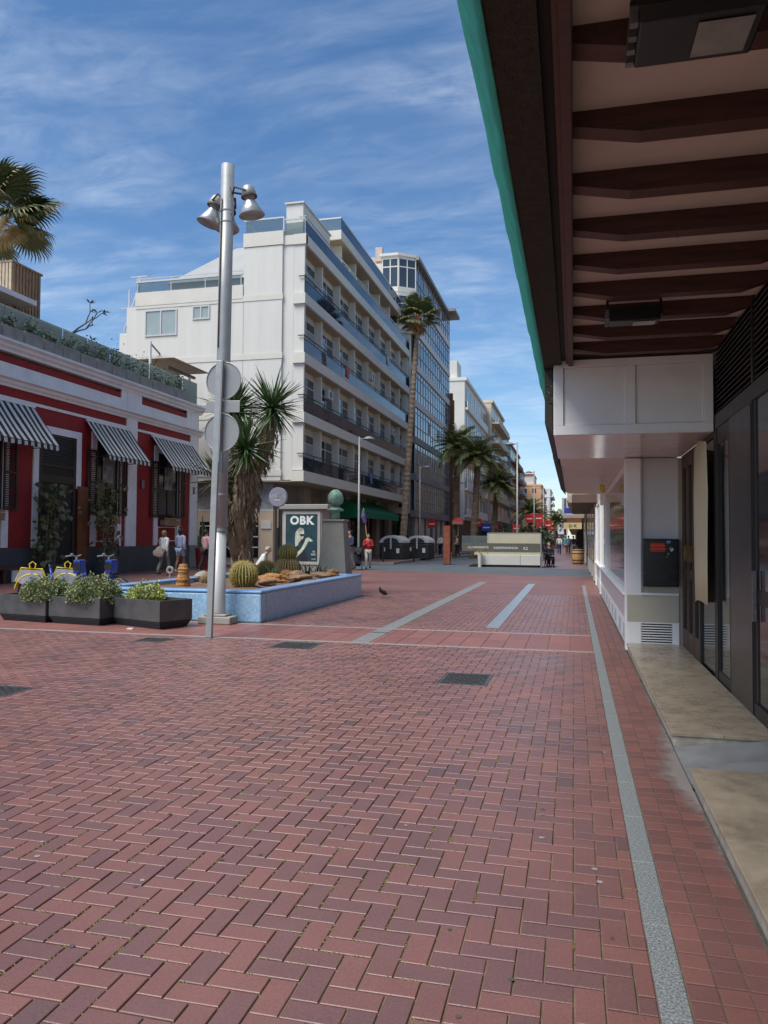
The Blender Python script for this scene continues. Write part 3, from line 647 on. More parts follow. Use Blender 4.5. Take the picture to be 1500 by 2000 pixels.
# black steel cabinet on the wall
cb = thing('steel_cabinet', 'black steel wall cabinet with red notice and padlock', 'cabinet', (1.13, 10.8, .86))
mb = MB(); mb.box(.905,1.352,10.80,10.925,.862,1.495); mb.build('body', M('black_steel',(0.012,0.013,0.016),.25,.3,6), cb, bevel=.006)
mb = MB(); mb.box(.925,1.335,10.792,10.80,.88,1.478); mb.build('door', M('black_steel',(0.012,0.013,0.016)), cb, bevel=.003)
mb = MB(); mb.box(1.0,1.175,10.788,10.791,1.325,1.445); nt_ = mb.build('notice', M('red_notice',(0.55,0.02,0.015),.5,.05,3), cb)
my = M('notice_ink',(0.75,0.45,0.2),.6)
lettering('ZUMO DE NARANJA', .021, my, nt_, (1.0875-1.13, 10.787-10.8, 1.41-.86), (math.pi/2,0,0), depth=.0008)
lettering('EN JUGO DE NATURA', .021, my, nt_, (1.0875-1.13, 10.787-10.8, 1.365-.86), (math.pi/2,0,0), depth=.0008)
mb = MB(); mb.box(1.20,1.25,10.788,10.791,1.44,1.475); mb.build('sticker', M('blue_sticker',(0.2,0.3,0.5),.5), cb)
mb = MB(); mb.tube([(1.22,10.789,1.30),(1.22,10.775,1.30)], .014, 12); mb.tube([(1.205,10.789,1.265),(1.205,10.778,1.265)], .010, 12); mb.build('lock', M('worn_steel',(0.2,0.2,0.2)), cb)
pl = thing('padlock', 'open silver padlock hanging at the edge of the black cabinet', 'padlock', (1.262, 10.78, 1.36))
mb = MB(); mb.box(-.022,.022,-.008,.010,-.025,.012,M4=Matrix.Rotation(R(-35),4,'Y')); mb.build('body', M('chrome',(0.7,0.7,0.7),.25,.1,5,metal=.9), pl, world=False, bevel=.003)
mb = MB(); mb.tube([Matrix.Rotation(R(-35),4,'Y') @ Vector((.014*math.cos(a), 0, .012+.02*math.sin(a))) for a in [math.pi*k/8 for k in range(9)]], .004, 8); mb.build('shackle', M('chrome',(0.7,0.7,0.7)), pl, world=False)

# far right side of the street: lower walls, sign, awning
rw = thing('street_building', 'beige rendered buildings wall continuing beyond the white shop', 'building', (.8, 40, 0))
mb = MB(); mb.box(.78, 9, 26.02, 58, 0, 16.5); mb.build('wall', m_plaster, rw)  # unseen upper height added so the lower balcony glass reflects wall
for y in (28, 31.5, 35, 38.5, 49, 52.5):
    f = MB(); f.box(.70,.779,y,y+1.9,.0,3.0); ff = f.build('shop_frame', M('pale_frame',(0.5,0.48,0.42),.5), rw); g = MB(); g.box(.69,.699,y+.15,y+1.75,.6,2.8); g.build('pane', m_shopg, ff)
for y in (41, 43.8):
    f = MB(); f.box(.72,.779,y,y+1.8,.0,2.6); f.build('shutter', M('dark_shutter',(0.06,0.05,0.045),.6), rw)
mb = MB(); mb.box(-.05,.78,27,40,2.72,3.0); mb.build('ledge', M('brown_ledge',(0.12,0.075,0.06),.8,.2,2), rw)
mb = MB(); mb.box(-.25,.78,41,57,3.35,3.7); mb.build('ledge', m_plaster, rw)
mb = MB(); mb.box(-.35,.78,46,56,3.7,4.6); mb.build('balcony', M('cream_wall',(0.5,0.42,0.3),.8,.1,2), rw)
rb = thing('street_building', 'farther building on the right side with cream sign over a dark arcade', 'building', (1, 80, 0))  # height above the ledge is unseen, raised for reflections in balcony glass
mb = MB(); mb.box(.9, 9, 58.02, 400, 0, 17); mb.build('wall', M('far_brown_wall',(0.22,0.16,0.12),.9,.2,1), rb)  # one even brown over the whole wall
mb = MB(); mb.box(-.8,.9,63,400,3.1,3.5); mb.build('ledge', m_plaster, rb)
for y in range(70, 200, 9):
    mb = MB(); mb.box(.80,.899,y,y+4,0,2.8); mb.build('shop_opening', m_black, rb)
sg = thing('shop_sign', 'cream fascia sign reading 21 K over the dark arcade', 'sign', (0, 60, 2.2))
mb = MB(); mb.box(-.72,.62,60,60.12,2.20,2.68); mb.build('board', M('cream_sign',(0.62,0.52,0.26),.5,.05,2), sg)
lettering('21 K', .3, m_black, sg, (-.05, -.01, .24), (math.pi/2,0,0), depth=.004, font_off=.006)
mb = MB(); mb.box(-.5,.6,60.13,66,2.7,3.05); mb.build('awning_box', M('red_brown',(0.16,0.06,0.04),.7), sg)
sg = thing('shop_sign', 'blue and white box sign projecting from the right hand wall', 'sign', (-.4, 61.5, 3.3))
mb = MB(); mb.box(-.86,.1,61.4,61.6,3.25,4.65); mb.build('case', M('sign_grey',(0.45,0.47,0.5),.4), sg, bevel=.02)
mb = MB(); mb.box(-.70,.04,61.385,61.399,3.45,3.85); mb.build('blue_panel', M('sign_blue',(0.03,0.06,0.42),.4), sg)
mb = MB(); mb.box(-.70,-.55,61.385,61.399,3.88,4.55); mb.box(-.3,.0,61.385,61.399,3.88,4.55); mb.build('dark_panel', M('sign_dark',(0.08,0.1,0.18),.3), sg)
mb = MB(); mb.bar((.1,61.5,4.3),(.9,61.5,4.3),.05); mb.bar((.1,61.5,3.5),(.9,61.5,3.5),.05); mb.build('bracket', m_dark, sg)
# oak barrel
br_ = thing('barrel', 'oak barrel with dark hoops standing by the right hand wall', 'barrel', (.26, 46.0, 0))
prof = [(.27,0),(.30,.02),(.34,.2),(.355,.43),(.34,.66),(.30,.84),(.27,.86),(.25,.845)]
mb = MB(); mb.lathe(prof, 24); mb.build('staves', M('oak',(0.40,0.24,0.10),.6,.25,6,stretch=(6,6,.8)), br_, smooth=False, world=False)
for z, r in ((.06,.312),(.24,.35),(.62,.35),(.80,.316)):
    mb = MB(); mb.lathe([(r,z-.02),(r+.006,z-.02),(r+.006,z+.02),(r,z+.02)], 24); mb.build('hoop', m_dark, br_, world=False)

# ================================================================ RED AND WHITE HOUSE with roof terrace
FX = -17.8
m_red = M('dark_red_paint', (0.24, 0.010, 0.013), 0.75, 0.15, 1.5, dirt=0.25, dcol=(0.10,0.01,0.01))
m_wtrim = M('grey_white_trim', (0.72, 0.73, 0.75), 0.7, 0.08, 1.5, dirt=0.3, dcol=(0.3,0.31,0.33))
m_plinth = M('slate_plinth', (0.055, 0.062, 0.070), 0.6, 0.2, 2)
m_shut = M('dark_brown_shutter', (0.025, 0.016, 0.012), 0.5, 0.2, 4)
m_wood = M('varnished_wood', (0.16, 0.055, 0.022), 0.42, 0.3, 4, stretch=(4,4,.6))
m_dkgl = M('dark_window', (0.012, 0.013, 0.015), 0.12, 0.2, 2, spec=.6)
m_slat = M('weathered_slat', (0.30, 0.18, 0.10), 0.7, 0.3, 5)
rh = thing('red_house', 'dark red and white single storey house with striped awnings and roof terrace', 'house', (FX, 25, 0))
mb = MB(); mb.box(FX-9, FX, 10, 34.02, 0, 7.3); mb.build('wall', m_red, rh)
mb = MB(); mb.box(FX, FX+.07, 10, 22.55, 0, 1.06); mb.box(FX, FX+.07, 24.72, 33.28, 0, 1.06); mb.build('plinth', m_plinth, rh)
mb = MB(); mb.box(FX-.01, FX+.075, 33.28, 34.06, 0, 1.06); mb.build('corner_plinth', M('grey_plinth',(0.22,0.23,0.24),.7,.15,2), rh)
for y0, y1 in ((27.9, 28.68), (33.3, 34.05), (14.0,14.7)):
    mb = MB(); mb.box(FX, FX+.06, y0, y1, 1.06, 7.42); mb.build('pilaster', m_wtrim, rh)
mb = MB(); mb.box(FX-.01, FX+.06, 34.02, 34.06, 1.06, 7.4); mb.build('return_trim', m_wtrim, rh)
# bands and cornices
mb = MB(); mb.box(FX, FX+.05, 10, 27.9, 6.62, 7.06); mb.box(FX, FX+.05, 28.68, 33.3, 6.62, 7.06); mb.box(FX, FX+.052, 10, 27.9, 5.88, 5.98); mb.box(FX, FX+.052, 28.68, 33.3, 5.88, 5.98); mb.build('white_band', m_wtrim, rh)
mb = MB(); mb.box(FX, FX+.045, 27.5, 27.9, 7.06, 7.42); mb.box(FX, FX+.045, 28.68, 29.0, 7.06, 7.42); mb.box(FX,FX+.045,32.95,33.3,7.06,7.42); mb.build('panel_edge', m_wtrim, rh)
prof_c = [(FX,6.30),(FX+.07,6.30),(FX+.09,6.36),(FX+.16,6.42),(FX+.18,6.50),(FX+.30,6.54),(FX+.30,6.60),(FX,6.62)]
mb = MB(); mb.extr(prof_c, 1, 10, 34.32); mb.build('lower_cornice', m_wtrim, rh)
prof_t = [(FX-.3,7.42),(FX+.08,7.42),(FX+.10,7.50),(FX+.20,7.56),(FX+.20,7.64),(FX+.34,7.70),(FX+.34,7.78),(FX-.3,7.80)]
mb = MB(); mb.extr(prof_t, 1, 10, 34.36); mb.build('top_cornice', m_wtrim, rh)
mb = MB(); mb.box(FX-9, FX-.31, 10, 34.02, 7.31, 7.6); mb.build('terrace_deck', m_slat, rh)

def shutter(y0, y1, z0, z1, x=FX+.07, mat=None):
    s = MB(); w = .07; s.box(x, x+.045, y0, y0+w, z0, z1); s.box(x, x+.045, y1-w, y1, z0, z1)
    for z in (z0, (z0+z1)/2-w/2, z1-w): s.box(x, x+.044, y0+w, y1-w, z, z+w)
    o = s.build('shutter', mat or m_shut, rh)
    l = MB(); n = int((z1-z0)/.075)
    for i in range(n):
        z = z0+w+(z1-z0-2*w)*(i+.5)/n; l.add([(x+.004,y0+w,z+.02),(x+.04,y0+w,z-.02),(x+.04,y1-w,z-.02),(x+.004,y1-w,z+.02)], [(0,1,2,3)])
    b_ = MB(); 
    l.build('louvres', mat or m_shut, o); return o
def window(y0, y1, z0, z1):
    s = MB(); t = .30
    for a in ((y0-t, y0, 1.08, z1+t), (y1, y1+t, 1.08, z1+t), (y0, y1, z1, z1+t)):
        s.box(FX+.001, FX+.055, a[0], a[1], a[2], a[3])
    wn = s.build('window', m_wtrim, rh)
    g = MB(); g.box(FX-.005, FX+.02, y0, y1, z0, z1); g.build('pane', m_dkgl, wn)
    f = MB(); f.box(FX+.02, FX+.05, y0, y0+.08, z0, z1); f.box(FX+.02,FX+.05,y1-.08,y1,z0,z1); f.box(FX+.02,FX+.05,(y0+y1)/2-.05,(y0+y1)/2+.05,z0,z1); f.box(FX+.02,FX+.05,y0,y1,z0+(z1-z0)*.45,z0+(z1-z0)*.45+.09); f.build('frame', m_shut, wn)
    # pale framed red panel under the window and a slatted flower box
    p = MB(); a0, a1 = y0+.05, y1-.05
    p.box(FX+.002,FX+.03,a0,a1,1.25,1.29); p.box(FX+.002,FX+.03,a0,a1,1.86,1.90); p.box(FX+.002,FX+.03,a0,a0+.04,1.29,1.86); p.box(FX+.002,FX+.03,a1-.04,a1,1.29,1.86); p.build('panel_border', m_wtrim, wn)
    b = MB()
    for k in range(4): b.box(FX+.30, FX+.325, y0+.15, y1-.15, 1.95+k*.09, 2.02+k*.09)
    b.box(FX+.06,FX+.30,y0+.17,y1-.17,1.96,2.2); b.build('flower_box', m_slat, wn)
    fl = MB()
    for k in range(170):
        c = Vector((FX+.18+rnd(-.12,.12), rnd(y0+.25, y1-.25), 2.2+abs(random.gauss(0,.13)))); d = Vector((rnd(-1,1),rnd(-1,1),rnd(-.2,1))).normalized()*rnd(.05,.1); e = d.cross(Vector((rnd(-1,1),rnd(-1,1),rnd(-1,1)))).normalized()*.03
        fl.add([c-d*.5, c+e, c+d*.5, c-e], [(0,1,2,3)])
    tag(fl.build('box_plants', M('dull_leaf',(0.05,0.09,0.02),.6,.4,5), wn), kind='stuff')
    return wn
for wi, (y0, y1) in enumerate(((18.9, 20.9), (25.9, 27.3), (30.4, 32.1))):
    wn = window(y0, y1, 2.28, 5.15)
    shutter(y0-.62, y0-.02, 2.3, 4.75); shutter(y1+.02, y1+.62, 2.3, 4.75)
    # hanging black and white print behind the glass
    pr = MB(); c = (y0+y1)/2+.1; pr.box(FX+.052, FX+.056, c-.42, c+.28, 3.55, 4.55); pr.build('print', M('bw_print', (0.16,0.16,0.17), .5, .95, 3.5, dirt=.8, dcol=(0.01,0.01,0.01), dscale=2.5), wn)
# street number plates
for y in (29.05, 33.55):
    mb = MB(); mb.box(FX+.061, FX+.075, y, y+.2, 3.5, 3.85); mb.build('plate', M('plate_grey',(0.16,0.14,0.2),.5), rh)
# door with louvred transom, open leaf folded back
mb = MB(); mb.box(FX+.001,FX+.055,22.35,22.62,1.07,5.3); mb.box(FX+.001,FX+.055,24.66,24.95,3.2,5.3); mb.box(FX+.001,FX+.054,22.62,24.66,5.05,5.3); mb.build('door_surround', m_wtrim, rh)
mb = MB(); mb.box(FX-.02,FX+.012,22.62,24.66,0,5.05); dr = mb.build('door_opening', m_black, rh)
mb = MB(); mb.box(FX+.012,FX+.05,22.62,22.80,0,5.05); mb.box(FX+.012,FX+.05,24.48,24.66,0,5.05); mb.box(FX+.012,FX+.05,22.8,24.48,3.35,3.6); mb.box(FX+.012,FX+.05,22.8,24.48,3.9,4.0); mb.build('frame', m_shut, dr)
for i in range(14):
    mb = MB(); z = 4.02+i*.072; mb.add([(FX+.015,22.8,z+.05),(FX+.06,22.8,z),(FX+.06,24.48,z),(FX+.015,24.48,z+.05)], [(0,1,2,3)]); mb.build('transom_slat', M('grey_brown_slat',(0.07,0.06,0.05),.5), dr)
mb = MB(); mb.box(FX+.075,FX+.12,24.70,25.28,0.05,3.3); lf = mb.build('door_leaf', m_wood, rh)
for k in range(6):
    mb = MB(); z = .15+k*.52; mb.box(FX+.12,FX+.135,24.78,25.20,z,z+.42); mb.build('panel', m_wood, lf, bevel=.02)
# awnings
m_str = stripes('striped_canvas', (0.55,0.55,0.52), (0.015,0.015,0.016), 0.30, axis=1)
def awning(y0, y1, label):
    t = thing('awning', label, 'awning', (FX+.07, (y0+y1)/2, 5.8), group='striped awnings on the red house')
    mb = MB(); n = 30
    for i in range(n+1):
        y = y0+(y1-y0)*i/n
        for k in range(7):
            a = k/6; mb.v.append((FX+.09+1.0*a+ .02*math.sin(a*math.pi), y, 5.80-1.32*a - .07*math.sin(a*math.pi)*(.6+.4*math.cos(i*.7)) + .012*math.sin(i*.55+a*3)))
        mb.v.append((FX+1.10, y, 4.47-.13-(.035 if i % 2 else 0)))
    for i in range(n):
        for k in range(7): a = i*8+k; mb.f.append((a, a+8, a+9, a+1)); mb.mi.append(0); mb.tone.append(.5)
    o = mb.build('canvas', m_str, t); sd = o.modifiers.new('s','SOLIDIFY'); sd.thickness = .006
    mb = MB(); mb.tube([(FX+1.085,y0,4.47),(FX+1.085,y1,4.47)], .018, 8); 
    mb.build('front_bar', m_dark, t)
    for y in (y0+.04, y1-.04):
        mb = MB(); mb.tube([(FX+.075,y,4.42),(FX+1.085,y,4.46)], .014, 8); mb.build('arm', m_dark, t)
    mb = MB(); mb.box(FX+.06,FX+.13,y0,y1,5.79,5.86); mb.build('head_rail', m_wtrim, t)
awning(18.3, 22.3, 'striped black and white awning at the left edge of the picture')
awning(25.15, 28.05, 'striped awning over the middle window, beside the panelled wooden door')
awning(29.75, 33.4, 'striped awning nearest the white corner pilaster of the red house')
ORD = 'first second third fourth fifth sixth seventh eighth ninth tenth eleventh twelfth thirteenth fourteenth'.split()
# terrace: concrete boxes, glass rail, plants
for i in range(14):
    y = 18.6+i*1.0
    pb = MB(); pb.box(FX-.12, FX+.20, y, y+.96, 7.81, 8.22+.03*(i % 2)); o = pb.build('planter_box', M('raw_concrete',(0.25,0.25,0.24),.9,.2,3,bump=.3), bevel=.01)
    tag(o, None, 'planter'); o['label'] = ORD[i]+' grey concrete planter box from the left along the terrace edge'; o['group'] = 'planter boxes on the roof terrace'
    h = rnd(.4,.9) if i > 5 else rnd(.2,.5)
    fl = MB()
    for k in range(150):
        c = Vector((FX+rnd(-.08,.16), y+.48+random.gauss(0,.2), 8.22+abs(random.gauss(0,h*.5)))); d = Vector((rnd(-1,1),rnd(-1,1),rnd(-.3,1))).normalized()*rnd(.06,.13); e = d.cross(Vector((rnd(-1,1),rnd(-1,1),rnd(-1,1)))).normalized()*.035
        fl.add([c-d*.5, c+e, c+d*.5, c-e], [(0,1,2,3)])
    p = thing('terrace_plant', 'grey green plant growing in the '+ORD[i]+' terrace box from the left', 'plant', (FX+.04, y+.48, 8.2), group='plants on the roof terrace')
    fl.build('foliage', M('grey_leaf',(0.07,0.11,0.06),.65,.4,5), p)
    mb = MB(); mb.tube([(FX+.04,y+.48,8.18),(FX+.04,y+.48,8.45)], .012, 6); mb.build('stem', m_slat, p)
gr = thing('glass_railing', 'frameless glass railing along the roof terrace edge', 'railing', (FX, 26, 7.8))
gl = glass_sheet('rail_glass_clear', (0.96,0.985,0.975), 0.0, (0.55,0.62,0.60))
for i in range(11):
    y = 18.2+i*1.47; mb = MB(); mb.box(FX-.20,FX-.188,y,y+1.44,7.81,9.0); mb.build('pane', gl, gr)
for i in range(4):
    x = FX-.2-i*1.5; mb = MB(); mb.box(x-1.46,x-.03,34.30,34.31,7.81,9.0); mb.build('pane', gl, gr)
# parasol on the terrace
um = thing('parasol', 'square grey beige parasol on the corner of the roof terrace', 'parasol', (-19.4, 32.3, 7.6))
A = Vector((-19.4, 33.2, 10.25)); half = 1.75
mb = MB(); rim = [A+Vector((sx*half, sy*half, -.62)) for sx, sy in ((-1,-1),(1,-1),(1,1),(-1,1))]
mb.add([A]+rim, [(0,1,2),(0,2,3),(0,3,4),(0,4,1)]); o = mb.build('canvas', M('taupe_canvas',(0.36,0.32,0.28),.8,.06,2), um); sd = o.modifiers.new('s','SOLIDIFY'); sd.thickness=.01
mb = MB(); mb.tube([(-18.6,31.0,7.6),(-18.6,31.0,10.3)], .06, 10); mb.build('pole', m_wtrim, um)
mb = MB(); mb.bar((-18.6,31.0,10.22),(-19.4,33.2,10.28),.06); mb.build('arm', m_dark, um)
for c in rim:
    mb = MB(); mb.bar(A-Vector((0,0,.02)), c-Vector((0,0,.02)), .03); mb.build('rib', m_slat, um)
ps = thing('pergola_post', 'grey timber post and beam at the terrace corner', 'post', (-18.45, 34.4, 7.8))
mb = MB(); mb.box(-18.5,-18.4,34.35,34.45,7.8,9.35); mb.build('post', m_wtrim, ps)
mb = MB(); mb.box(-18.52,-18.38,32.4,34.9,9.35,9.47); mb.build('beam', M('dark_beam',(0.12,0.10,0.09),.7), ps)
sf = thing('terrace_sofa', 'dark outdoor sofa behind the glass at the terrace corner', 'sofa', (-18.9,33.1,7.6))
mb = MB(); mb.box(-19.3,-18.6,32.3,33.9,7.62,8.1); mb.build('seat', M('dark_wicker',(0.03,0.04,0.05),.8), sf, bevel=.05)
mb = MB(); mb.box(-18.75,-18.55,32.3,33.9,8.1,8.55); mb.build('backrest', M('dark_wicker',(0.03,0.04,0.05)), sf, bevel=.05)
# slatted wooden box, white slab roof
wb = thing('slatted_box', 'tall box of pale upright timber slats on the roof terrace', 'timber box', (-19.6, 23.7, 8))
mb = MB(); mb.box(-20.35,-19.27,22.95,24.35,8,11.05); mb.build('core', m_shut, wb)
for i in range(9):
    mb = MB(); y = 22.93+i*.165; mb.box(-19.26,-19.20,y,y+.11,8,11.12); mb.build('slat', m_slat, wb)
for i in range(8):
    mb = MB(); x = -20.3+i*.138; mb.box(x,x+.10,22.86,22.93,8,11.12); mb.build('slat', M('pale_slat',(0.46,0.36,0.25),.7,.2,5), wb)
mb = MB(); mb.box(-20.4,-19.18,22.85,24.45,11.13,11.2); mb.build('cap', m_slat, wb)
sr = thing('slab_roof', 'thin white slab roof over the terrace bar', 'roof', (-21, 21, 7.6))
mb = MB(); mb.box(-23,-18.5,16,23.3,9.62,9.80); mb.build('slab', m_wtrim, sr)
for x, y in ((-18.8,17),(-22.6,17),(-22.6,22.8)):
    mb = MB(); mb.box(x-.06,x+.06,y-.06,y+.06,7.6,9.62); mb.build('post', m_dark, sr)
mb = MB(); mb.box(-22.9,-19.9,20,22.9,7.6,9.2); mb.build('bar_counter', m_shut, sr)
fp = thing('frangipani', 'bare branching frangipani with few leaves on the terrace', 'plant', (-18.7, 24.6, 7.6))
mb = MB(); lv_ = MB()
def branch(p, d, L, r, n):
    q = p+d*L; mb.tube([p, p+d*L*.5+Vector((0,0,.03)), q], [r, r*.85, r*.7], 6)
    if n == 0:
        for k in range(5):
            a = rnd(0,6.28); e = (d*.6+Vector((math.cos(a),math.sin(a),rnd(-.5,.3)))).normalized(); s = e.cross(Vector((0,0,1))).normalized()*.04
            lv_.add([q, q+e*.11+s, q+e*.26, q+e*.11-s], [(0,1,2,3)])
        return
    for k in range(2):
        e = (d+Vector((rnd(-.6,.6), rnd(-.7,.9), rnd(-.35,.45)))).normalized(); branch(q, e, L*.72, r*.7, n-1)
branch(Vector((-18.7,24.6,7.6)), Vector((0,.25,1)).normalized(), 1.0, .06, 0)
branch(Vector((-18.7,24.7,8.5)), Vector((.1,.75,.75)).normalized(), .95, .055, 3)
branch(Vector((-18.7,24.7,8.5)), Vector((0,.9,.35)).normalized(), .9, .05, 3)
mb.build('branches', M('grey_bark',(0.16,0.15,0.14),.8), fp); lv_.build('leaves', M('leaf_green',(0.05,0.12,0.03),.5,.3,4), fp)
pt = MB(); pt.box(-18.95,-18.3,25.6,27.3,7.6,8.9); tag(pt.build('planter_box', M('rusty_steel',(0.16,0.06,0.025),.8,.5,3), bevel=.02), 'rust brown steel planter on the terrace behind the plants', 'planter')
# climbing plants in front of the facade
m_vine = M('vine_leaf', (0.085, 0.085, 0.022), 0.45, 0.55, 3.5, spec=.6)
def vine(y0, y1, ztop, x, label):
    t = thing('climbing_plant', label, 'plant', (x, (y0+y1)/2, 0), group='tall broad leaved plants before the red house')
    pot = MB(); pot.frustum((x-.25, (y0+y1)/2-.28), (x+.25, (y0+y1)/2+.28), 0, (x-.3, (y0+y1)/2-.33), (x+.3,(y0+y1)/2+.33), .55) if False else pot.box(x-.28,x+.28,(y0+y1)/2-.4,(y0+y1)/2+.4,0,.5); pot.build('pot', m_plinth, t, bevel=.02)
    st_ = MB()
    for k in range(5):
        yy = (y0+y1)/2+rnd(-.25,.25); st_.tube([(x,yy,.45),(x+rnd(-.1,.1),yy+rnd(-.2,.2),1.4),(x+rnd(-.15,.15),yy+rnd(-.5,.5),ztop*rnd(.75,.95))], [.022,.018,.01], 6)
    st_.build('stem', M('vine_stem',(0.22,0.17,0.11),.8), t)
    lf = MB(); 
    for k in range(300):
        z = .5+(ztop-.35)*(random.random()**.75); wid = (y1-y0)*.36*(.45+.55*min(1,(z/ztop)*1.2)); yy = (y0+y1)/2+.18*math.sin(z*2.3+y0)+random.gauss(0,wid*.55); xx = x+rnd(-.28,.32)
        c = Vector((xx,yy,z)); nrm = Vector((rnd(.1,1),rnd(-.8,.8),rnd(-.3,.9))).normalized(); dn = (Vector((0,0,-1))-nrm*Vector((0,0,-1)).dot(nrm)).normalized(); dn = (dn+Vector((rnd(-.5,.5),rnd(-.5,.5),0))).normalized(); sd_ = nrm.cross(dn).normalized(); s = rnd(.07,.14)
        lf.add([c-dn*s*.8, c+sd_*s*.75-dn*s*.35, c+sd_*s*.6+dn*s*.3, c+dn*s+nrm*.02, c-sd_*s*.6+dn*s*.3, c-sd_*s*.75-dn*s*.35], [(0,1,2,3,4,5)])
    lf.build('foliage', m_vine, t)
vine(21.7, 23.6, 3.05, -17.25, 'tall broad leaved plant at the left of the open doorway')
vine(25.0, 26.7, 3.2, -17.2, 'tall broad leaved plant to the right of the panelled door leaf')
bn = thing('bench', 'dark red brown timber bench against the red house', 'bench', (-17.2, 20.3, 0))
mb = MB(); mb.box(-17.5,-16.9,18.8,21.3,.42,.50); mb.build('seat', M('dark_mahogany',(0.06,0.02,0.015),.5,.3,4), bn)
for y in (18.9, 20.1, 21.1):
    mb = MB(); mb.box(-17.45,-16.95,y,y+.12,0,.42); mb.build('leg', M('dark_mahogany',(0.06,0.02,0.015)), bn)
mb = MB(); mb.box(-17.0,-16.96,20.5,20.75,.02,.40); mb.build('panel', m_wtrim, bn)
# ================================================================ WHITE APARTMENT BUILDING
m_wh = M('white_render', (0.66, 0.65, 0.60), 0.8, 0.05, 0.8, dirt=0.34, dcol=(0.47,0.44,0.38), dscale=.9, stretch=(2.4,2.4,.22))
m_wh2 = M('white_band', (0.66, 0.635, 0.57), 0.8, 0.05, 1.0, dirt=0.25, dcol=(0.48,0.44,0.36), dscale=.9)
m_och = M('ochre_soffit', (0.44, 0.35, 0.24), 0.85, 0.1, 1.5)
m_crm = M('cream_ground_floor', (0.62, 0.47, 0.33), 0.8, 0.06, 1.0)
m_win = M('window_glass', (0.035, 0.05, 0.065), 0.06, 0.1, .7, spec=.9)
m_cur = M('blind_grey', (0.34, 0.34, 0.34), 0.7, 0.1, 2)
m_wfr = M('window_frame_white', (0.55, 0.56, 0.56), 0.5, .05, 3)
m_gfl = M('grey_brown_stone', (0.20, 0.175, 0.15), 0.7, 0.2, 1.2)  # plain grey brown stone colour for ground floors
g_rail = glass_sheet('rail_glass_blue', (0.22,0.30,0.42), 0.55, (0.03,0.05,0.09), .04)
g_pale = glass_sheet('rail_glass_pale', (0.7,0.8,0.8), 0.25, (0.28,0.32,0.33), .05)
GX, GY, YE = -13.29, 36.77, 62.6
WX = GX-.68
wb_ = thing('apartment_building', 'white five storey apartment building with blue glass balconies', 'building', (GX, GY, 0))
bands = [4.32, 7.33, 10.38, 13.45, 16.54]
mb = MB(); mb.box(-16.7, WX, GY+.12, YE, 4.4, 16.6); mb.box(-23.6, -16.7, GY+.12, YE, 4.4, 13.9); mb.box(-20, -16.7, GY+9.1, YE, 13.9, 16.6); mb.build('core_wall', m_wh, wb_)
# gable: high part and low part
mb = MB(); mb.box(-16.68, -14.55, GY, GY+.3, 4.36, 16.56); mb.box(-14.55, GX-.09, GY+.13, GY+.32, 4.9, 16.54); mb.box(-16.68,-14.5,GY+.3,44,16.55,17.0); mb.build('gable_wall', m_wh, wb_)
mb = MB(); mb.box(-22.95, -16.70, GY+.002, GY+.3, 4.36, 13.88); mb.build('gable_wall_low', m_wh, wb_)
mb = MB(); mb.box(-23.0, -16.72, GY-.04, GY+.3, 13.89, 14.62); mb.box(-16.72, -14.5, GY-.04, GY+.3, 16.58, 17.30); mb.box(-14.5, GX, GY+.06, GY+.32, 16.56, 17.05); mb.build('parapet', m_wh2, wb_)
for z in bands[:4]:
    mb = MB(); mb.box(-23.0,-16.69,GY-.025,GY,z+.28,z+.58); mb.box(-16.69,-14.5,GY-.026,GY-.001,z+.28,z+.58); mb.build('gable_band', m_wh2, wb_)
# left stepped end of the gable
mb = MB(); mb.box(-24.2,-22.97,GY+.4,GY+6,0,12.6); mb.box(-23.6,-22.97,GY+.35,GY+5,12.6,13.6); mb.build('stepped_end', m_wh, wb_)
mb = MB(); mb.bar((-23.7,GY+.5,13.6),(-23.7,GY+.5,15.0),.07); mb.bar((-23.1,GY+.5,14.6),(-23.1,GY+.5,15.7),.07); mb.bar((-24.0,GY+.5,12.7),(-22.9,GY+.4,15.6),.06); mb.bar((-24.2,GY+.5,14.0),(-23.0,GY+.5,14.0),.06); mb.bar((-23.6,GY+.5,15.7),(-22.6,GY+.5,15.7),.06); mb.build('stair_rail', m_wfr, wb_)
# gable windows
for x0, x1, z0, z1 in ((-22.4,-20.5,12.2,13.62),(-19.6,-18.6,12.95,13.68)):
    f = MB(); w = .07
    f.box(x0,x1,GY-.05,GY+.02,z0,z0+w); f.box(x0,x1,GY-.05,GY+.02,z1-w,z1); f.box(x0,x0+w,GY-.05,GY+.02,z0+w,z1-w); f.box(x1-w,x1,GY-.05,GY+.02,z0+w,z1-w); f.box((x0+x1)/2-w/2,(x0+x1)/2+w/2,GY-.05,GY+.02,z0+w,z1-w)
    wo_ = f.build('window', m_wfr, wb_)
    g = MB(); g.box(x0+w,x1-w,GY-.012,GY-.004,z0+w,z1-w); g.build('pane', M('pale_glass',(0.33,0.39,0.38),.12,.1,1,spec=.7), wo_)
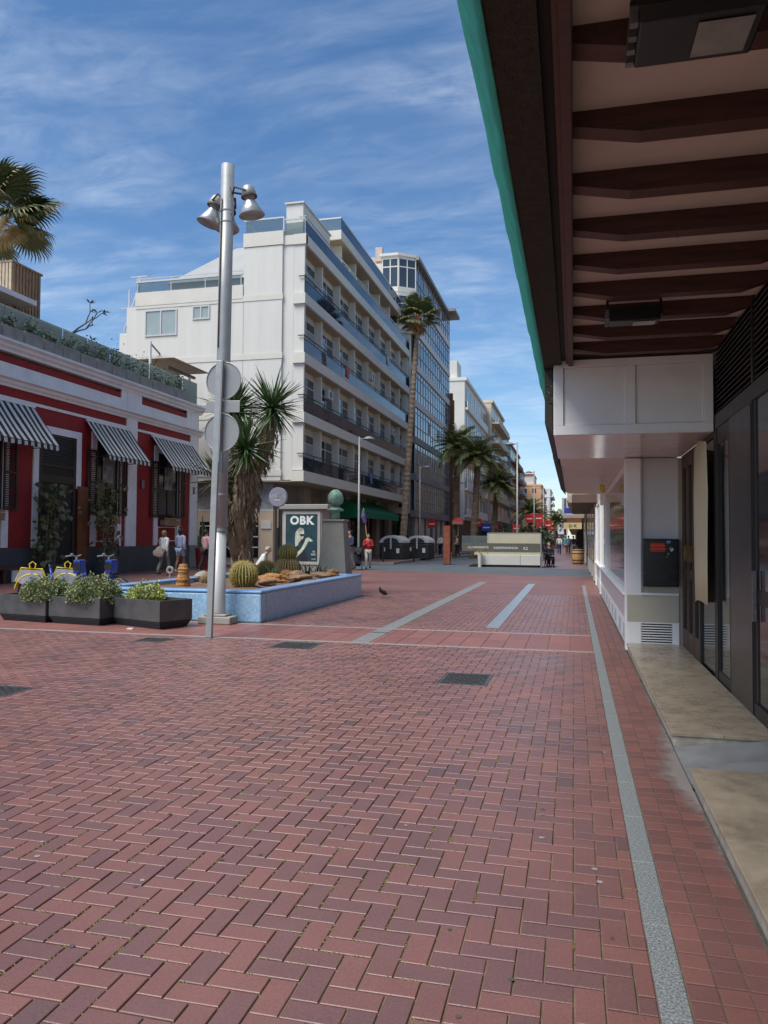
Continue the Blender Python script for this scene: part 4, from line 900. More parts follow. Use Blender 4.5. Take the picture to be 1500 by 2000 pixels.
# terrace on the low part
mb = MB(); mb.box(-22.95,-16.8,GY+.02,GY+.05,14.63,15.16); mb.build('terrace_glass', g_pale, wb_)
mb = MB(); mb.bar((-23.0,GY+.03,15.22),(-16.75,GY+.03,15.22),.06,.09); mb.bar((-23.0,GY+.035,15.38),(-16.75,GY+.035,15.38),.035); 
for x in (-22.9,-20.9,-18.9,-16.85): mb.bar((x,GY+.036,14.63),(x,GY+.036,15.38),.04)
mb.build('terrace_rail', m_wfr, wb_)
mb = MB(); mb.box(-21.4,-16.74,GY+1.0,GY+8.9,13.95,15.29); mb.add([(-21.6,GY+.8,15.3),(-16.72,GY+.8,15.3),(-16.72,GY+3.2,17.9),(-18.6,GY+3.2,17.9),(-21.6,GY+9,15.3),(-16.72,GY+9,15.3)], [(0,1,2,3),(0,3,4),(3,2,5,4),(1,5,2)]); mb.build('hip_roof', M('grey_roof',(0.36,0.37,0.36),.8,.08,1), wb_)
mb = MB(); mb.box(-16.72,-16.69,GY+.35,GY+1.9,15.6,16.4); mb.build('side_window', m_win, wb_)
# top corner rail of the high part
mb = MB(); mb.box(-16.6,-14.55,GY+.02,GY+.04,17.32,17.95); mb.box(-14.45,GX-.05,GY+.16,GY+.18,17.06,17.72); mb.build('roof_glass', g_pale, wb_)
mb = MB(); mb.bar((-16.7,GY+.03,18.0),(-14.5,GY+.03,18.0),.05,.08); mb.bar((-14.5,GY+.17,17.92),(GX,GY+.17,17.92),.05,.08); mb.bar((-14.5,GY+.03,17.3),(-14.5,GY+.03,18.0),.06); mb.bar((-16.7,GY+.03,18.0),(-16.7,GY+8,18.0),.06); mb.build('roof_rail', m_wfr, wb_)
mb = MB(); mb.box(-14.55,-13.62,GY+.5,GY+5.0,17.0,18.85); mb.box(-14.62,-13.55,GY+.42,GY+5.1,18.86,18.94); mb.build('stair_box', m_wh, wb_)
# penthouse storey
mb = MB(); mb.box(-20,-15.4,GY+7.2,YE,16.6,20.2); mb.build('penthouse_wall', m_wh, wb_)
mb = MB(); mb.box(-20,-14.4,46.6,YE,20.25,20.9) if False else mb.box(-19,-14.0,45.2,YE,20.05,20.62); mb.build('penthouse_slab', m_wh2, wb_)
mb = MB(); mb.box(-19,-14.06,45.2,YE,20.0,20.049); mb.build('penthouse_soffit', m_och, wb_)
mb = MB(); mb.box(-14.05,-14.03,45.3,YE,20.63,21.35); mb.build('penthouse_glass', g_rail, wb_)
mb = MB(); mb.box(-15.9,-14.06,45.24,45.26,20.63,21.35); mb.build('penthouse_end_glass', g_pale, wb_)
mb = MB(); mb.bar((-14.04,45.2,21.4),(-14.04,YE,21.4),.06,.1); mb.bar((-16,45.25,21.4),(-14.0,45.25,21.4),.06,.1); mb.build('penthouse_rail', m_wfr, wb_)
mb = MB(); mb.box(-15.1,-14.85,44.5,44.9,17.1,20.0); mb.build('yellow_column', M('yellow_paint',(0.55,0.33,0.03),.7), wb_)
for i in range(5):
    y = 46.2+i*3.3; mb = MB(); mb.box(-15.4,-14.3,y,y+.18,17.1,20.0); mb.build('fin', m_wh, wb_)
    f = MB(); f.box(-15.39,-15.33,y+.6,y+2.6,17.3,19.7); f.build('window', m_win, wb_)
# balcony floors
for fi, z in enumerate(bands):
    top = fi == 4
    zt = z+.54
    mb = MB(); mb.box(WX+.01, GX, GY+.065 if top else GY, YE, z, zt); mb.build('balcony_slab', m_wh2, wb_)
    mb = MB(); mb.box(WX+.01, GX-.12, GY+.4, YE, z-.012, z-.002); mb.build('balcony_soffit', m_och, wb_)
    # rail: glass strips with a handrail
    n = 8; L = (YE-GY-.1)/n
    for i in range(n):
        y = GY+.08+i*L
        g = MB(); g.box(GX-.05, GX-.035, y, y+L-.03, zt+.03, zt+.66); g.build('rail_pane', g_rail, wb_)
    r_ = MB(); r_.bar((GX-.04,GY+.02,zt+.88),(GX-.04,YE,zt+.88),.05,.04); r_.bar((GX-.04,GY+.05,zt+.69),(GX-.04,YE,zt+.69),.035,.045)
    for i in range(n*2+1): r_.bar((GX-.06,GY+.1+i*L/2,zt),(GX-.06,GY+.1+i*L/2,zt+.88),.03)
    r_.bar((WX+.3,GY+.05,zt+.88),(GX,GY+.05,zt+.88),.05,.04)
    r_.build('hand_rail', m_wfr if top else m_dark, wb_)
    if top: continue
    # windows and fins
    for i in range(8):
        y0 = GY+.42+i*3.28
        if y0+2.9 > YE+.8: break
        z0, z1 = zt+.02, bands[fi+1]-.32
        kind = random.random()
        wa = .35 if i else .2; wz = z0
        f = MB(); w = .07; a, b = y0+wa, min(y0+wa+(2.62 if i else 2.7), YE-.1)
        f.box(WX,WX+.06,a,a+w,z0,z1); f.box(WX,WX+.06,b-w,b,z0,z1); f.box(WX,WX+.06,a+w,b-w,z1-w,z1); f.box(WX,WX+.06,a+w,b-w,z0,z0+w); f.box(WX,WX+.06,(a+b)/2-w/2,(a+b)/2+w/2,z0+w,z1-w); f.box(WX,WX+.055,a+w,b-w,z1-.55,z1-.49)
        wi_ = f.build('window', m_wfr, wb_)
        g = MB(); g.box(WX+.005,WX+.03,a+w,b-w,z0+w,z1-w); g.build('pane', m_win, wi_)
        if kind < .3:
            c = MB(); zc = z1-.5-rnd(.2,1.3); c.box(WX+.031,WX+.04,a+w,b-w,zc,z1-.56); c.build('blind', m_cur, wi_)
        # fin
        fy = GY+.30+(i+1)*3.28-.12
        if fy < YE-.4:
            m = MB(); m.box(WX+.01,GX-.26,fy,fy+.16,zt,bands[fi+1]-.013); m.build('fin', m_wh, wb_)
        m = MB(); m.box(WX+.062,WX+.075,a,b,zt,bands[fi+1]-.013) if fy < YE and random.random() < .14 else None
        if m.v: m.build('wall_panel', m_wh, wb_)
    m = MB(); m.box(WX+.01,WX+.5,YE-.2,YE-.02,zt,bands[fi+1]-.013); m.build('end_wall', m_wh, wb_)
# top floor wall with windows
for i in range(7):
    y = GY+.7+i*3.28
# things left on balconies: folding chair silhouettes and plants
for (y, fi) in ((47.5,1),(50.2,1),(52.6,0)):
    z = bands[fi]+.54; c = thing('balcony_plant', ['green pot plant on the upper balcony behind the rail','small pot plant farther along the same upper balcony','pot plant on the lowest balcony of the white building'][((47.5,1),(50.2,1),(52.6,0)).index((y,fi))], 'plant', (GX-.4, y, z))
    p = MB(); p.lathe([(.12,0),(.16,.28)], 12, (GX-.4,y,z)); p.build('pot', M('terracotta',(0.3,0.12,0.06),.8), c)
    f = MB()
    for k in range(90):
        q = Vector((GX-.4+random.gauss(0,.15),y+random.gauss(0,.18),z+.3+abs(random.gauss(0,.25)))); d = Vector((rnd(-1,1),rnd(-1,1),rnd(0,1))).normalized()*.14; e = d.cross(Vector((rnd(-1,1),1,0))).normalized()*.04; f.add([q-d*.5,q+e,q+d*.5,q-e],[(0,1,2,3)])
    f.build('foliage', m_vine, c)
for i, (y, fi, col) in enumerate(((44.2,2,(0.5,0.12,0.1)),(54.6,3,(0.55,0.5,0.4)),(49.9,0,(0.12,0.2,0.4)))):
    z = bands[fi]+.54; tw = MB(); n = 8
    for k in range(n+1):
        yy = y+.7*k/n
        for zz, xx in ((.92,-.075),(.93,-.04),(.90,-.005),(.45,.0+.02*math.sin(k*1.4)),(.25,.005+.02*math.cos(k))): tw.v.append((GX+xx,yy,z+zz))
    for k in range(n):
        for q in range(4): w_ = k*5+q; tw.f.append((w_,w_+5,w_+6,w_+1)); tw.mi.append(0); tw.tone.append(.5)
    o = tw.build('towel', M('towel %d' % i, col, .9, .15, 6), smooth=True); tag(o, ['red towel hung over the third balcony rail','cream towel hung over a high balcony rail','blue towel hung over the lowest balcony rail'][i], 'towel', 'towels on the balconies')
for i, (y, fi) in enumerate(((42.2,1),(51.9,2),(58.3,1))):
    z = bands[fi+1]-.95; ac = thing('air_conditioner', ['white air conditioner on the second balcony wall near the corner','white air conditioner on the third balcony wall','white air conditioner on the second balcony far end'][i], 'air conditioner', (WX+.2, y, z))
    mb = MB(); mb.box(WX+.08,WX+.36,y-.42,y+.42,z,z+.55); mb.build('case', m_wfr, ac, bevel=.02); mb = MB(); mb.tube([(WX+.361,y,z+.27),(WX+.37,y,z+.27)], .2, 20); mb.build('fan_grille', m_dark, ac)
# ground floor
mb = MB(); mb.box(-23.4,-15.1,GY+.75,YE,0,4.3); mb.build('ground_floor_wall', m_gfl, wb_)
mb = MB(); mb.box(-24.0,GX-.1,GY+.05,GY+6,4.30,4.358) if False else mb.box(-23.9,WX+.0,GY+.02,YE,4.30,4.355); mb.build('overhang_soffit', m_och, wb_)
mb = MB(); mb.box(-23.4,-15.1,GY+.45,GY+.74,0,2.82); mb.build('cream_wall', m_crm, wb_)
for i in range(7):
    x0 = -23.2+i*1.16; g = MB(); g.box(x0,x0+1.08,GY+.6,GY+.64,2.9,4.28); g.build('high_window', m_win if i % 3 else M('blind_stripes',(0.3,0.31,0.31),.6,.3,6), wb_)
mb = MB(); mb.box(-23.4,-15.1,GY+.44,GY+.7,2.82,2.9); mb.build('sill', m_wh2, wb_)
for x0, x1 in ((-19.2,-17.0),(-16.9,-15.9)):
    sh = MB(); sh.box(x0,x1,GY+.40,GY+.449,.4,2.25); s1 = sh.build('shop_window', m_dkgl, wb_)
    fr_ = MB()
    for z in (.9,1.45,2.0): fr_.box(x0,x1,GY+.37,GY+.40,z,z+.06)
    fr_.build('shelf', m_wh2, s1)
mb = MB(); mb.box(-16.85,-16.35,GY+.34,GY+.37,1.1,2.2); mb.build('green_poster', M('green_poster_mat',(0.05,0.42,0.04),.5,.3,4), wb_)
mb = MB(); mb.box(-15.75,-15.2,GY+.40,GY+.449,1.9,2.3); mb.build('white_notice', m_wh2, wb_)
# ground floor street side
for i in range(6):
    y0 = GY+1.4+i*4.1
    mb = MB(); mb.box(-15.1,-15.05,y0,y0+2.5,.1 if i % 2 else 1.0,3.3); s1 = mb.build('shop_window', m_dkgl, wb_)
    f = MB(); f.box(-15.06,-15.0,y0-.08,y0,.1,3.38); f.box(-15.06,-15.0,y0+2.5,y0+2.58,.1,3.38); f.box(-15.06,-15.0,y0+1.2,y0+1.27,.1,3.3); f.box(-15.06,-15.0,y0,y0+2.5,3.3,3.38); f.build('frame', m_gfl, s1)
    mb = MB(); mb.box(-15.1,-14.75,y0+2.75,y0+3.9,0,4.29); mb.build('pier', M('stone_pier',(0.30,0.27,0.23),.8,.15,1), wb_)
ga = thing('awning', 'green canvas awning over the ground floor shop of the white building', 'awning', (-14, 54, 3.5))
m_grn = stripes('green_canvas', (0.005,0.20,0.085), (0.004,0.15,0.065), .5, axis=1)
mb = MB(); mb.extr([(-15.0,4.15),(-13.25,3.15),(-13.25,2.75),(-13.27,2.75),(-13.28,3.12),(-15.0,4.1)], 1, 48.6, 58.6); mb.build('canvas', m_grn, ga)
mb = MB(); mb.add([(-15,48.61,4.1),(-13.28,48.61,3.12),(-13.28,48.61,2.75),(-15,48.61,2.75)],[(0,1,2,3)]); mb.build('side_flap', m_grn, ga)

# ================================================================ GLASS FRONTED BUILDING
m_alu = M('aluminium', (0.36,0.38,0.40), .4, .1, 3, metal=.5)
m_cgrey = M('grey_spandrel', (0.26,0.255,0.24), .75, .12, 1)
m_sky = M('reflective_glass', (0.03,0.042,0.055), .05, .1, .5, spec=1.0)
gb = thing('glass_building', 'tall grey building with continuous glazed balconies next to the white block', 'building', (-13, 63, 0))
QX = -12.95; Q0, Q1 = 63.0, 81.3
mb = MB(); mb.box(-26, QX-.35, Q0+2.2, Q1, 0, 25.2); mb.box(-26,-15.2,Q0,Q0+2.3,0,24.9); mb.build('core_wall', m_wh, gb)
zf = [3.5+i*3.1 for i in range(8)]
pm = MB(); pm.box(0,.02,0,.94,0,1.0); 
me_u = {}
def pane_mesh(h, w, m, nm):
    k = (round(h,2), round(w,2), m.name)
    if k not in me_u:
        a = MB(); a.box(0,.02,0,w,0,h); me_u[k] = a.mesh(nm, m)
    return me_u[k]
for fi, z in enumerate(zf[:-1]):
    y00 = Q0+.1 if fi < 5 else Q0+.1
    mb = MB(); mb.box(QX-.35,QX+.10,y00,Q1,z-.28,z+.28); mb.build('spandrel', m_cgrey if fi < 3 else m_wh2, gb)
    nb = 15; w = (Q1-y00)/nb
    mu = MB()
    for i in range(nb+1): mu.box(QX-.02,QX+.05,y00+i*w-.03,y00+i*w+.03,z+.281,z+2.819)
    mu.box(QX-.02,QX+.06,y00,Q1,z+1.16,z+1.22); mu.box(QX-.02,QX+.055,y00,Q1,z+2.3,z+2.35); mu.build('mullion', m_alu, gb)
    for i in range(nb):
        y = y00+i*w+.03
        mm = m_sky
        if random.random() < .22: mm = m_cur if random.random() < .4 else m_win
        dx = rnd(-.006,.006)
        inst(pane_mesh(.87, w-.06, m_sky, 'lower_pane'), 'lower_pane', gb, (QX-.01+13+dx, y-63, z+.285))
        inst(pane_mesh(1.07, w-.06, mm, 'upper_pane'), 'upper_pane', gb, (QX-.01+13-dx, y-63, z+1.225))
        inst(pane_mesh(.46, w-.06, m_sky, 'top_pane'), 'top_pane', gb, (QX-.01+13, y-63, z+2.352))
mb = MB(); mb.box(QX-2,QX+.35,Q0-.1,Q1,zf[-1]-.28,zf[-1]+.05); mb.box(QX-.5,QX+1.1,Q1-3.2,Q1+.3,zf[-1]-.27,zf[-1]+.04); mb.build('roof_slab', m_cgrey, gb)
mb = MB(); mb.box(-25,-14.2,Q0+.4,Q1-1,zf[-1]-.2,zf[-1]+.45); mb.box(-16.5,-15.9,Q0+.2,Q0+.8,25.2,26.4); mb.build('roof_parapet', M('pinkish_brick',(0.50,0.42,0.37),.8,.2,2), gb)
# chamfered bay towards us, top two floors and blank side below
for fi in (5, 6):
    z = zf[fi]
    for (ax, ay), (bx, by) in (((QX+.05,Q0+.05),(-14.2,Q0-.9)), ((-14.2,Q0-.9),(-15.6,Q0-.9))):
        d = Vector((bx-ax,by-ay,0)); L = d.length; d.normalize()
        f = MB()
        P0 = Vector((ax,ay,0))
        f.bar(P0+Vector((0,0,z+.15)), P0+d*L+Vector((0,0,z+.15)), .12, .5); f.bar(P0+Vector((0,0,z+2.9)), P0+d*L+Vector((0,0,z+2.9)), .12, .3)
        for k in (0.02,.5,.98): f.bar(P0+d*(L*k)+Vector((0,0,z+.3)), P0+d*(L*k)+Vector((0,0,z+2.8)), .09)
        f.bar(P0+Vector((0,0,z+2.1)), P0+d*L+Vector((0,0,z+2.1)), .08, .1)
        ff = f.build('bay_window', m_wh2, gb)
        nrm = Vector((d.y,-d.x,0)); g = MB()
        a0, a1 = P0-nrm*.02, P0+d*L-nrm*.02
        g.add([a0+Vector((0,0,z+.3)), a1+Vector((0,0,z+.3)), a1+Vector((0,0,z+2.8)), a0+Vector((0,0,z+2.8))], [(0,1,2,3)]); g.build('pane', m_win, ff)
mb = MB(); mb.prism([(QX-.05,Q0+.1),(-14.2,Q0-.8),(-15.6,Q0-.8),(-15.6,Q0+2),(QX-.05,Q0+2)], zf[5]-.3, zf[5]-.05); mb.prism([(QX+.2,Q0),(-14.2,Q0-1.1),(-15.8,Q0-1.1),(-15.8,Q0+2),(QX+.2,Q0+2)], zf[7]-.1, zf[7]+.12); mb.build('bay_slab', m_wh2, gb)
mb = MB(); mb.box(-15.2,QX-.36,Q0+.12,Q0+2.2,3.5,19.2); mb.build('side_wall', m_wh, gb)
for fi in range(5):
    mb = MB(); mb.box(-14.3,-13.5,Q0+.05,Q0+.119,zf[fi]+.5,zf[fi]+2.3); mb.build('side_window', m_win, gb)
mb = MB(); mb.box(-14.5,-13.6,Q0+.3,Q1,0,3.2); mb.build('ground_floor', m_dkgl, gb)
for i in range(7):
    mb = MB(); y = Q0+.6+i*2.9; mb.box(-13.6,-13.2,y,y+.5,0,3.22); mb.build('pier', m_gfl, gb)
bp_ = thing('brown_pier', 'tall narrow brown tiled pier at the far end of the glass building', 'pier', (-12.7, 81.6, 0))
for i in range(6):
    mb = MB(); mb.box(-13.0+.05*(i % 2),-12.45,81.35,82.0,i*2.75,i*2.75+2.5); mb.build('block', M('brown_tile',(0.22,0.10,0.05),.8,.25,1.5), bp_)
mb = MB(); mb.box(-13.0,-12.6,81.4,81.95,0,17); mb.build('core', M('brown_tile',(0.22,0.10,0.05)), bp_)

# ================================================================ FAR BUILDINGS
def block(name, label, X, y0, y1, zt, col, floors, gcol=(0.16,0.15,0.15), depth=12, out=.5, win=(0.05,0.06,0.07), band=None, nwin=5, gable_windows=0, soft=False):
    t = thing(name, label, 'building', (X, y0, 0), group=None)
    m = M(label[:40]+' wall', col, .85, .07, .5, dirt=.25, dcol=tuple(c*.7 for c in col), dscale=.3)
    mb = MB(); mb.box(X-depth, X, y0, y1, 3.6, zt); mb.build('wall', m, t)
    mb = MB(); mb.box(X-depth, X-.6, y0+.3, y1, 0, 3.6); mb.build('ground_floor', M('dark_shopfronts',(0.05,0.045,0.042),.5,.4,.8), t)
    h = (zt-4.2)/floors; L = (y1-y0)/nwin
    mwin = M('far_window',(0.05,0.06,0.075),.12,.3,1,spec=.7); mb_ = M((label[:30])+' band', band or tuple(min(.8,c*1.1) for c in col), .8, .06, 1)
    for f in range(floors):
        z = 4.1+f*h
        for i in range(nwin):
            y = y0+i*L+L*.14
            w = MB(); w.box(X-.02,X+.015,y,y+L*.68,z+h*.30,z+h*.82); wi = w.build('window', mwin, t)
            w = MB(); w.box(X+.016,X+.05,y+L*.32,y+L*.36,z+h*.30,z+h*.82); w.box(X+.016,X+.05,y,y+L*.68,z+h*.29,z+h*.32); w.build('frame', m_wfr, wi)
        if out: 
            b = MB(); b.box(X,X+out,y0+.2,y1-.2,z-.15,z+.12); b.box(X+out-.08,X+out,y0+.2,y1-.2,z+.12,z+h*.27); b.build('balcony', mb_, t)
    for f in range(floors):
        for i in range(gable_windows):
            x = X-1.2-i*2.2; z = 4.1+f*h
            w = MB(); w.box(x-.9,x,y0-.03,y0+.02,z+h*.35,z+h*.78); w.build('gable_window', mwin, t)
    mb = MB(); mb.box(X-depth, X+.25, y0-.08, y1, zt+.002, zt+.4); mb.build('parapet', mb_, t)
    return t
t = block('apartment_building', 'white apartment block with dark corner windows beyond the tall palm', -12.6, 91, 114, 20.3, (0.70,0.69,0.65), 5, out=.35, nwin=6)
mb = MB(); mb.box(-15.0,-13.6,91.5,95,20.7,22.9); mb.build('roof_box', m_wh, t)
block('apartment_building', 'grey low block with dark front behind the street palms', -14.2, 82.2, 90.8, 11.5, (0.19,0.20,0.21), 2, out=0, nwin=3)
block('apartment_building', 'beige block with deep angled balconies past the white block', -11.8, 114.2, 134, 21.6, (0.50,0.43,0.34), 6, out=1.1, nwin=4)
block('apartment_building', 'narrow green fronted building in the far left row', -11.9, 134.2, 147, 20.2, (0.12,0.22,0.17), 5, out=.4, nwin=3, band=(0.2,0.35,0.28))
block('apartment_building', 'brown and white balcony building farther down the left row', -11.6, 147.2, 172, 19.0, (0.42,0.40,0.40), 5, out=.9, nwin=5, band=(0.22,0.09,0.07))
block('apartment_building', 'blue grey building just before the orange gable', -11.4, 172.2, 188, 16.5, (0.40,0.43,0.47), 5, out=.5, nwin=4)
t = block('apartment_building', 'orange and pink gabled building rising above the far street', -7.6, 190, 215, 14.2, (0.72,0.42,0.24), 4, out=0, nwin=4, depth=4.6, gable_windows=2)
mb = MB(); mb.box(-12.3,-9.4,190.5,205,14.6,16.8); mb.build('roof_storey', M('pale_roof_storey',(0.6,0.58,0.53),.8), t); mb = MB(); mb.box(-12.4,-9.3,190.3,205,16.81,17.2); mb.build('roof_edge', M('red_roof_edge',(0.4,0.1,0.07),.8), t)
block('apartment_building', 'pale building behind the orange gable', -9.0, 216, 262, 13.0, (0.6,0.58,0.55), 4, out=.5, nwin=6)
block('apartment_building', 'white tower block with balconies at the far end of the street', -7.8, 272, 300, 18.3, (0.68,0.67,0.64), 6, out=1.0, nwin=5, depth=5, gable_windows=1)
block('apartment_building', 'low pale building closing the far end of the street', -3.0, 420, 440, 12.0, (0.55,0.56,0.56), 3, out=0, nwin=4, depth=12, gable_windows=4)
# right hand street walls rise out of view to be mirrored in balcony glass
# ================================================================ PLAZA FURNITURE
m_galv = M('painted_grey_steel', (0.33,0.345,0.35), .45, .12, 3, metal=.3, dirt=.3, dcol=(0.25,0.24,0.22))
m_galv2 = M('galvanised_steel', (0.36,0.37,0.365), .45, .12, 6, metal=.4)
m_rust = M('rust_brown', (0.10,0.055,0.035), .7, .4, 12)
m_conc = M('concrete', (0.32,0.30,0.27), .9, .2, 4, bump=.4, bscale=40, dirt=.4, dcol=(0.15,0.13,0.10))
m_alum = M('spun_aluminium', (0.42,0.43,0.44), .38, .2, 6, metal=.6)
# tall lamp post with floodlight bells
lp = thing('lamp_post', 'tall grey lamp post with bell shaped lamps before the blue planter bed', 'lamp post', (-5.93, 12.18, 0))
top = Vector((.075, 0, 7.98))
mb = MB(); mb.lathe([(.125,.16),(.125,.2),(.122,1.6)], 28, (0,0,0)); mb.build('lower_shaft', M('pale_painted_steel',(0.50,0.52,0.51),.4,.1,3,metal=.2,dirt=.4,dcol=(0.3,0.28,0.24),dscale=3), lp, smooth=True, world=False)
mb = MB(); mb.tube([(0.015,0,1.6),(.03,0,3.2),(.05,0,5.4),top], [.121,.119,.117,.114], 28); mb.build('shaft', m_galv, lp, smooth=True, world=False)
mb = MB(); mb.tube([(.015,0,1.58),(.015,0,1.63)], .127, 28); mb.tube([(.021,0,2.2),(.021,0,2.23)], .124, 28); mb.build('collar', m_galv2, lp, world=False)
mb = MB(); mb.bar((-.012,-.121,4.75),(.03,-.1165,7.35),.022,.012); mb.build('cable_slot', m_rust, lp, world=False)
mb = MB(); mb.box(-.30,.30,-.17,.17,0,.13); mb.box(-.20,.20,-.15,.15,.13,.17); mb.build('base_block', m_conc, lp, world=False, bevel=.02)
mb = MB(); mb.box(-.075,.04,-.135,-.124,2.42,2.80); mb.build('yellow_sticker', M('faded_yellow',(0.62,0.58,0.22),.6,.1,4), lp, world=False)
mb = MB(); mb.box(.045,.10,-.121,-.105,2.6,2.95); mb.build('dark_sticker', M('dark_sticker_mat',(0.06,0.07,0.10),.5,.3,6), lp, world=False)
for z in (6.95,7.15):
    mb = MB(); mb.tube([(.06,0,z),(.06,0,z+.02)], .122, 24); mb.build('strap', m_galv2, lp, world=False)
def bell(cx_, cy, z, tiltx, tilty, dirx, diry):
    Mx = Matrix.Translation((cx_, cy, z)) @ Matrix.Rotation(tiltx, 4, 'X') @ Matrix.Rotation(tilty, 4, 'Y')
    mb = MB(); mb.lathe([(.222,-.29),(.227,-.285),(.14,-.13),(.075,.0),(.07,.03),(.06,.03),(.065,0),(.13,-.13),(.212,-.28)], 28, M4=Mx); b = mb.build('lamp_bell', m_alum, lp, smooth=True, world=False)
    mb = MB(); mb.lathe([(.21,-.276),(.0,-.275)], 28, M4=Mx); mb.build('lamp_glass', M('dusty_lamp_glass',(0.05,0.03,0.025),.25,.3,5), b, world=False)
    mb = MB(); mb.lathe([(.085,.02),(.125,.06),(.125,.12),(.10,.20),(.075,.23),(.0,.235)], 20, M4=Mx); mb.build('lamp_cap', m_galv2, lp, smooth=True, world=False)
    mb = MB(); mb.lathe([(.13,.03),(.14,.03),(.14,.055),(.13,.055)], 20, M4=Mx); mb.build('lamp_ring', m_rust, lp, world=False)
    a = Mx @ Vector((0,0,.10)); p0 = Vector((.066,0,z+.14)); o_ = Vector((dirx,diry,0)); sd = Vector((-diry,dirx,0))
    mb = MB()
    for s in (-1,1): mb.tube([p0+o_*.10+Vector((0,0,.02*s)), (p0+a)/2+sd*(.14*s)+Vector((0,0,.06)), a+sd*(.135*s)], .018, 8)
    mb.build('lamp_arm', m_rust, lp, world=False)
bell(.50,-.02,7.33, R(4),R(-8), 1,0); bell(-.20,.05,7.26, R(-6),R(16), -1,0); bell(-.10,.40,7.30, R(-10),0, 0,1)
mb = MB(); mb.tube([(.16,-.08,7.55),(.26,-.1,7.25),(.24,-.09,6.95),(.17,-.06,7.1)], .006, 6); mb.build('loose_cable', m_black, lp, world=False)

# sign post, backs of the signs
sp_ = thing('sign_post', 'slim grey post carrying two round traffic signs seen from behind', 'sign post', (-5.22, 10.47, 0))
Tl = Matrix.Rotation(R(1.6),4,'Y')
mb = MB(); mb.box(-.065,.03,-.03,.03,0,4.12,M4=Tl); mb.build('post', m_galv2, sp_, world=False, bevel=.006)
mb = MB(); mb.box(.031,.042,-.028,.028,2.6,4.12,M4=Tl); mb.build('channel', m_galv, sp_, world=False)
m_back = M('sign_back', (0.30,0.31,0.31), .5, .08, 3, metal=.3, dirt=.25, dcol=(0.2,0.19,0.17))
for z in (3.83, 3.05):
    mb = MB(); c = Tl @ Vector((.03,.06,z)); mb.tube([c, c+Vector((0,.012,0))], .275, 48); d = mb.build('round_sign', m_back, sp_, world=False)
    mb = MB(); pts = [c+Vector((.278*math.cos(a),-.004,.278*math.sin(a))) for a in [2*math.pi*k/48 for k in range(49)]]; mb.tube(pts, .008, 6, cap=False); mb.build('rim', m_galv, d, world=False)
mb = MB(); mb.box(-.24,.31,.05,.065,3.35,3.53,M4=Tl); mb.build('plate', m_back, sp_, world=False, bevel=.02)

# dark steel planters
m_plst = M('blackened_steel', (0.085,0.086,0.086), .45, .3, 3, metal=.3, dirt=.55, dcol=(0.12,0.06,0.035), dscale=2.2)
m_succ = M('succulent_leaf', (0.24,0.28,0.13), .55, .45, 6)
m_succ2 = M('yellow_green_leaf', (0.36,0.40,0.10), .55, .35, 6)
def planter(x, y, rz, L, D, label, blobs, mat, leaflabel):
    t = thing('planter', label, 'planter', (x, y, 0), rz, group='dark steel planters on the brick plaza')
    H_ = .46; a, b = L/2, D/2
    m = MB(); w = .03
    m.box(-a,a,-b,-b+w,.12,H_); m.box(-a,a,b-w,b,.12,H_); m.box(-a,-a+w,-b+w,b-w,.12,H_); m.box(a-w,a,-b+w,b-w,.12,H_); m.box(-a+w,a-w,-b+w,b-w,.12,.14); m.build('box', m_plst, t, world=False, bevel=.006)
    for k in range(4):
        i = .012+.014*k; m = MB(); m.box(-a+i,a-i,-b+i,b-i,.092-.028*k,.118-.028*k); m.build('base_ridge', M('black_base',(0.022,0.023,0.024),.6), t, world=False, bevel=.004)
    m = MB(); m.box(-a+w,a-w,-b+w,b-w,.30,.36); m.build('soil', M('dark_soil',(0.04,0.03,0.02),.95,.4,12), t, world=False)
    p = thing('succulent_bush', leaflabel, 'plant', (x, y, .36), rz, group='leafy succulents in the steel planters')
    lf = MB(); st = MB()
    for (bx, by, br, bh) in blobs:
        for k in range(int(1150*br*bh/.12)):
            u, v = rnd(0,6.283), rnd(0,1)**.5; th = math.acos(1-v*1.0)
            d = Vector((math.cos(u)*math.sin(th), math.sin(u)*math.sin(th), math.cos(th)))
            rr = rnd(.72,1.02) * (1+.13*math.sin(u*5+bx*9)*math.sin(th*4))
            c = Vector((bx+d.x*br*rr, by+d.y*min(br,b*1.25)*rr, .0+d.z*bh*rr))
            # small rosette of three leaves
            for q in range(3):
                e = (d*.7+Vector((rnd(-1,1),rnd(-1,1),rnd(-.3,1)))).normalized(); s = e.cross(Vector((rnd(-1,1),rnd(-1,1),rnd(-1,1)))).normalized(); l = rnd(.03,.055)
                lf.add([c, c+e*l*.6+s*l*.34, c+e*l, c+e*l*.6-s*l*.34], [(0,1,2,3)])
        for k in range(14):
            u = rnd(0,6.28); q = rnd(.2,.75); st.tube([(bx,by,-.02),(bx+math.cos(u)*br*q, by+math.sin(u)*br*q*.7, bh*rnd(.4,.8))], [.012,.006], 5)
    lf.build('foliage', mat, p, world=False); st.build('stems', M('vine_stem',(0.22,0.17,0.11)), p, world=False)
planter(-9.22, 11.75, R(-9), 1.10, .62, 'dark steel planter at the left edge of the picture', [(.26,.0,.46,.44),(.0,.1,.34,.34),(.5,.05,.28,.26)], m_succ, 'spreading grey green succulent in the leftmost planter')
planter(-8.10, 11.62, R(-8), 1.10, .62, 'rust streaked steel planter in the middle of the three', [(.14,.0,.46,.50),(-.12,.08,.30,.38)], m_succ, 'dense mounded succulent in the middle planter')
planter(-6.83, 11.58, R(-22), 1.22, .66, 'steel planter with the smallest bush, nearest the signpost', [(-.26,.08,.32,.36)], m_succ2, 'small yellow green succulent in the planter nearest the signpost')
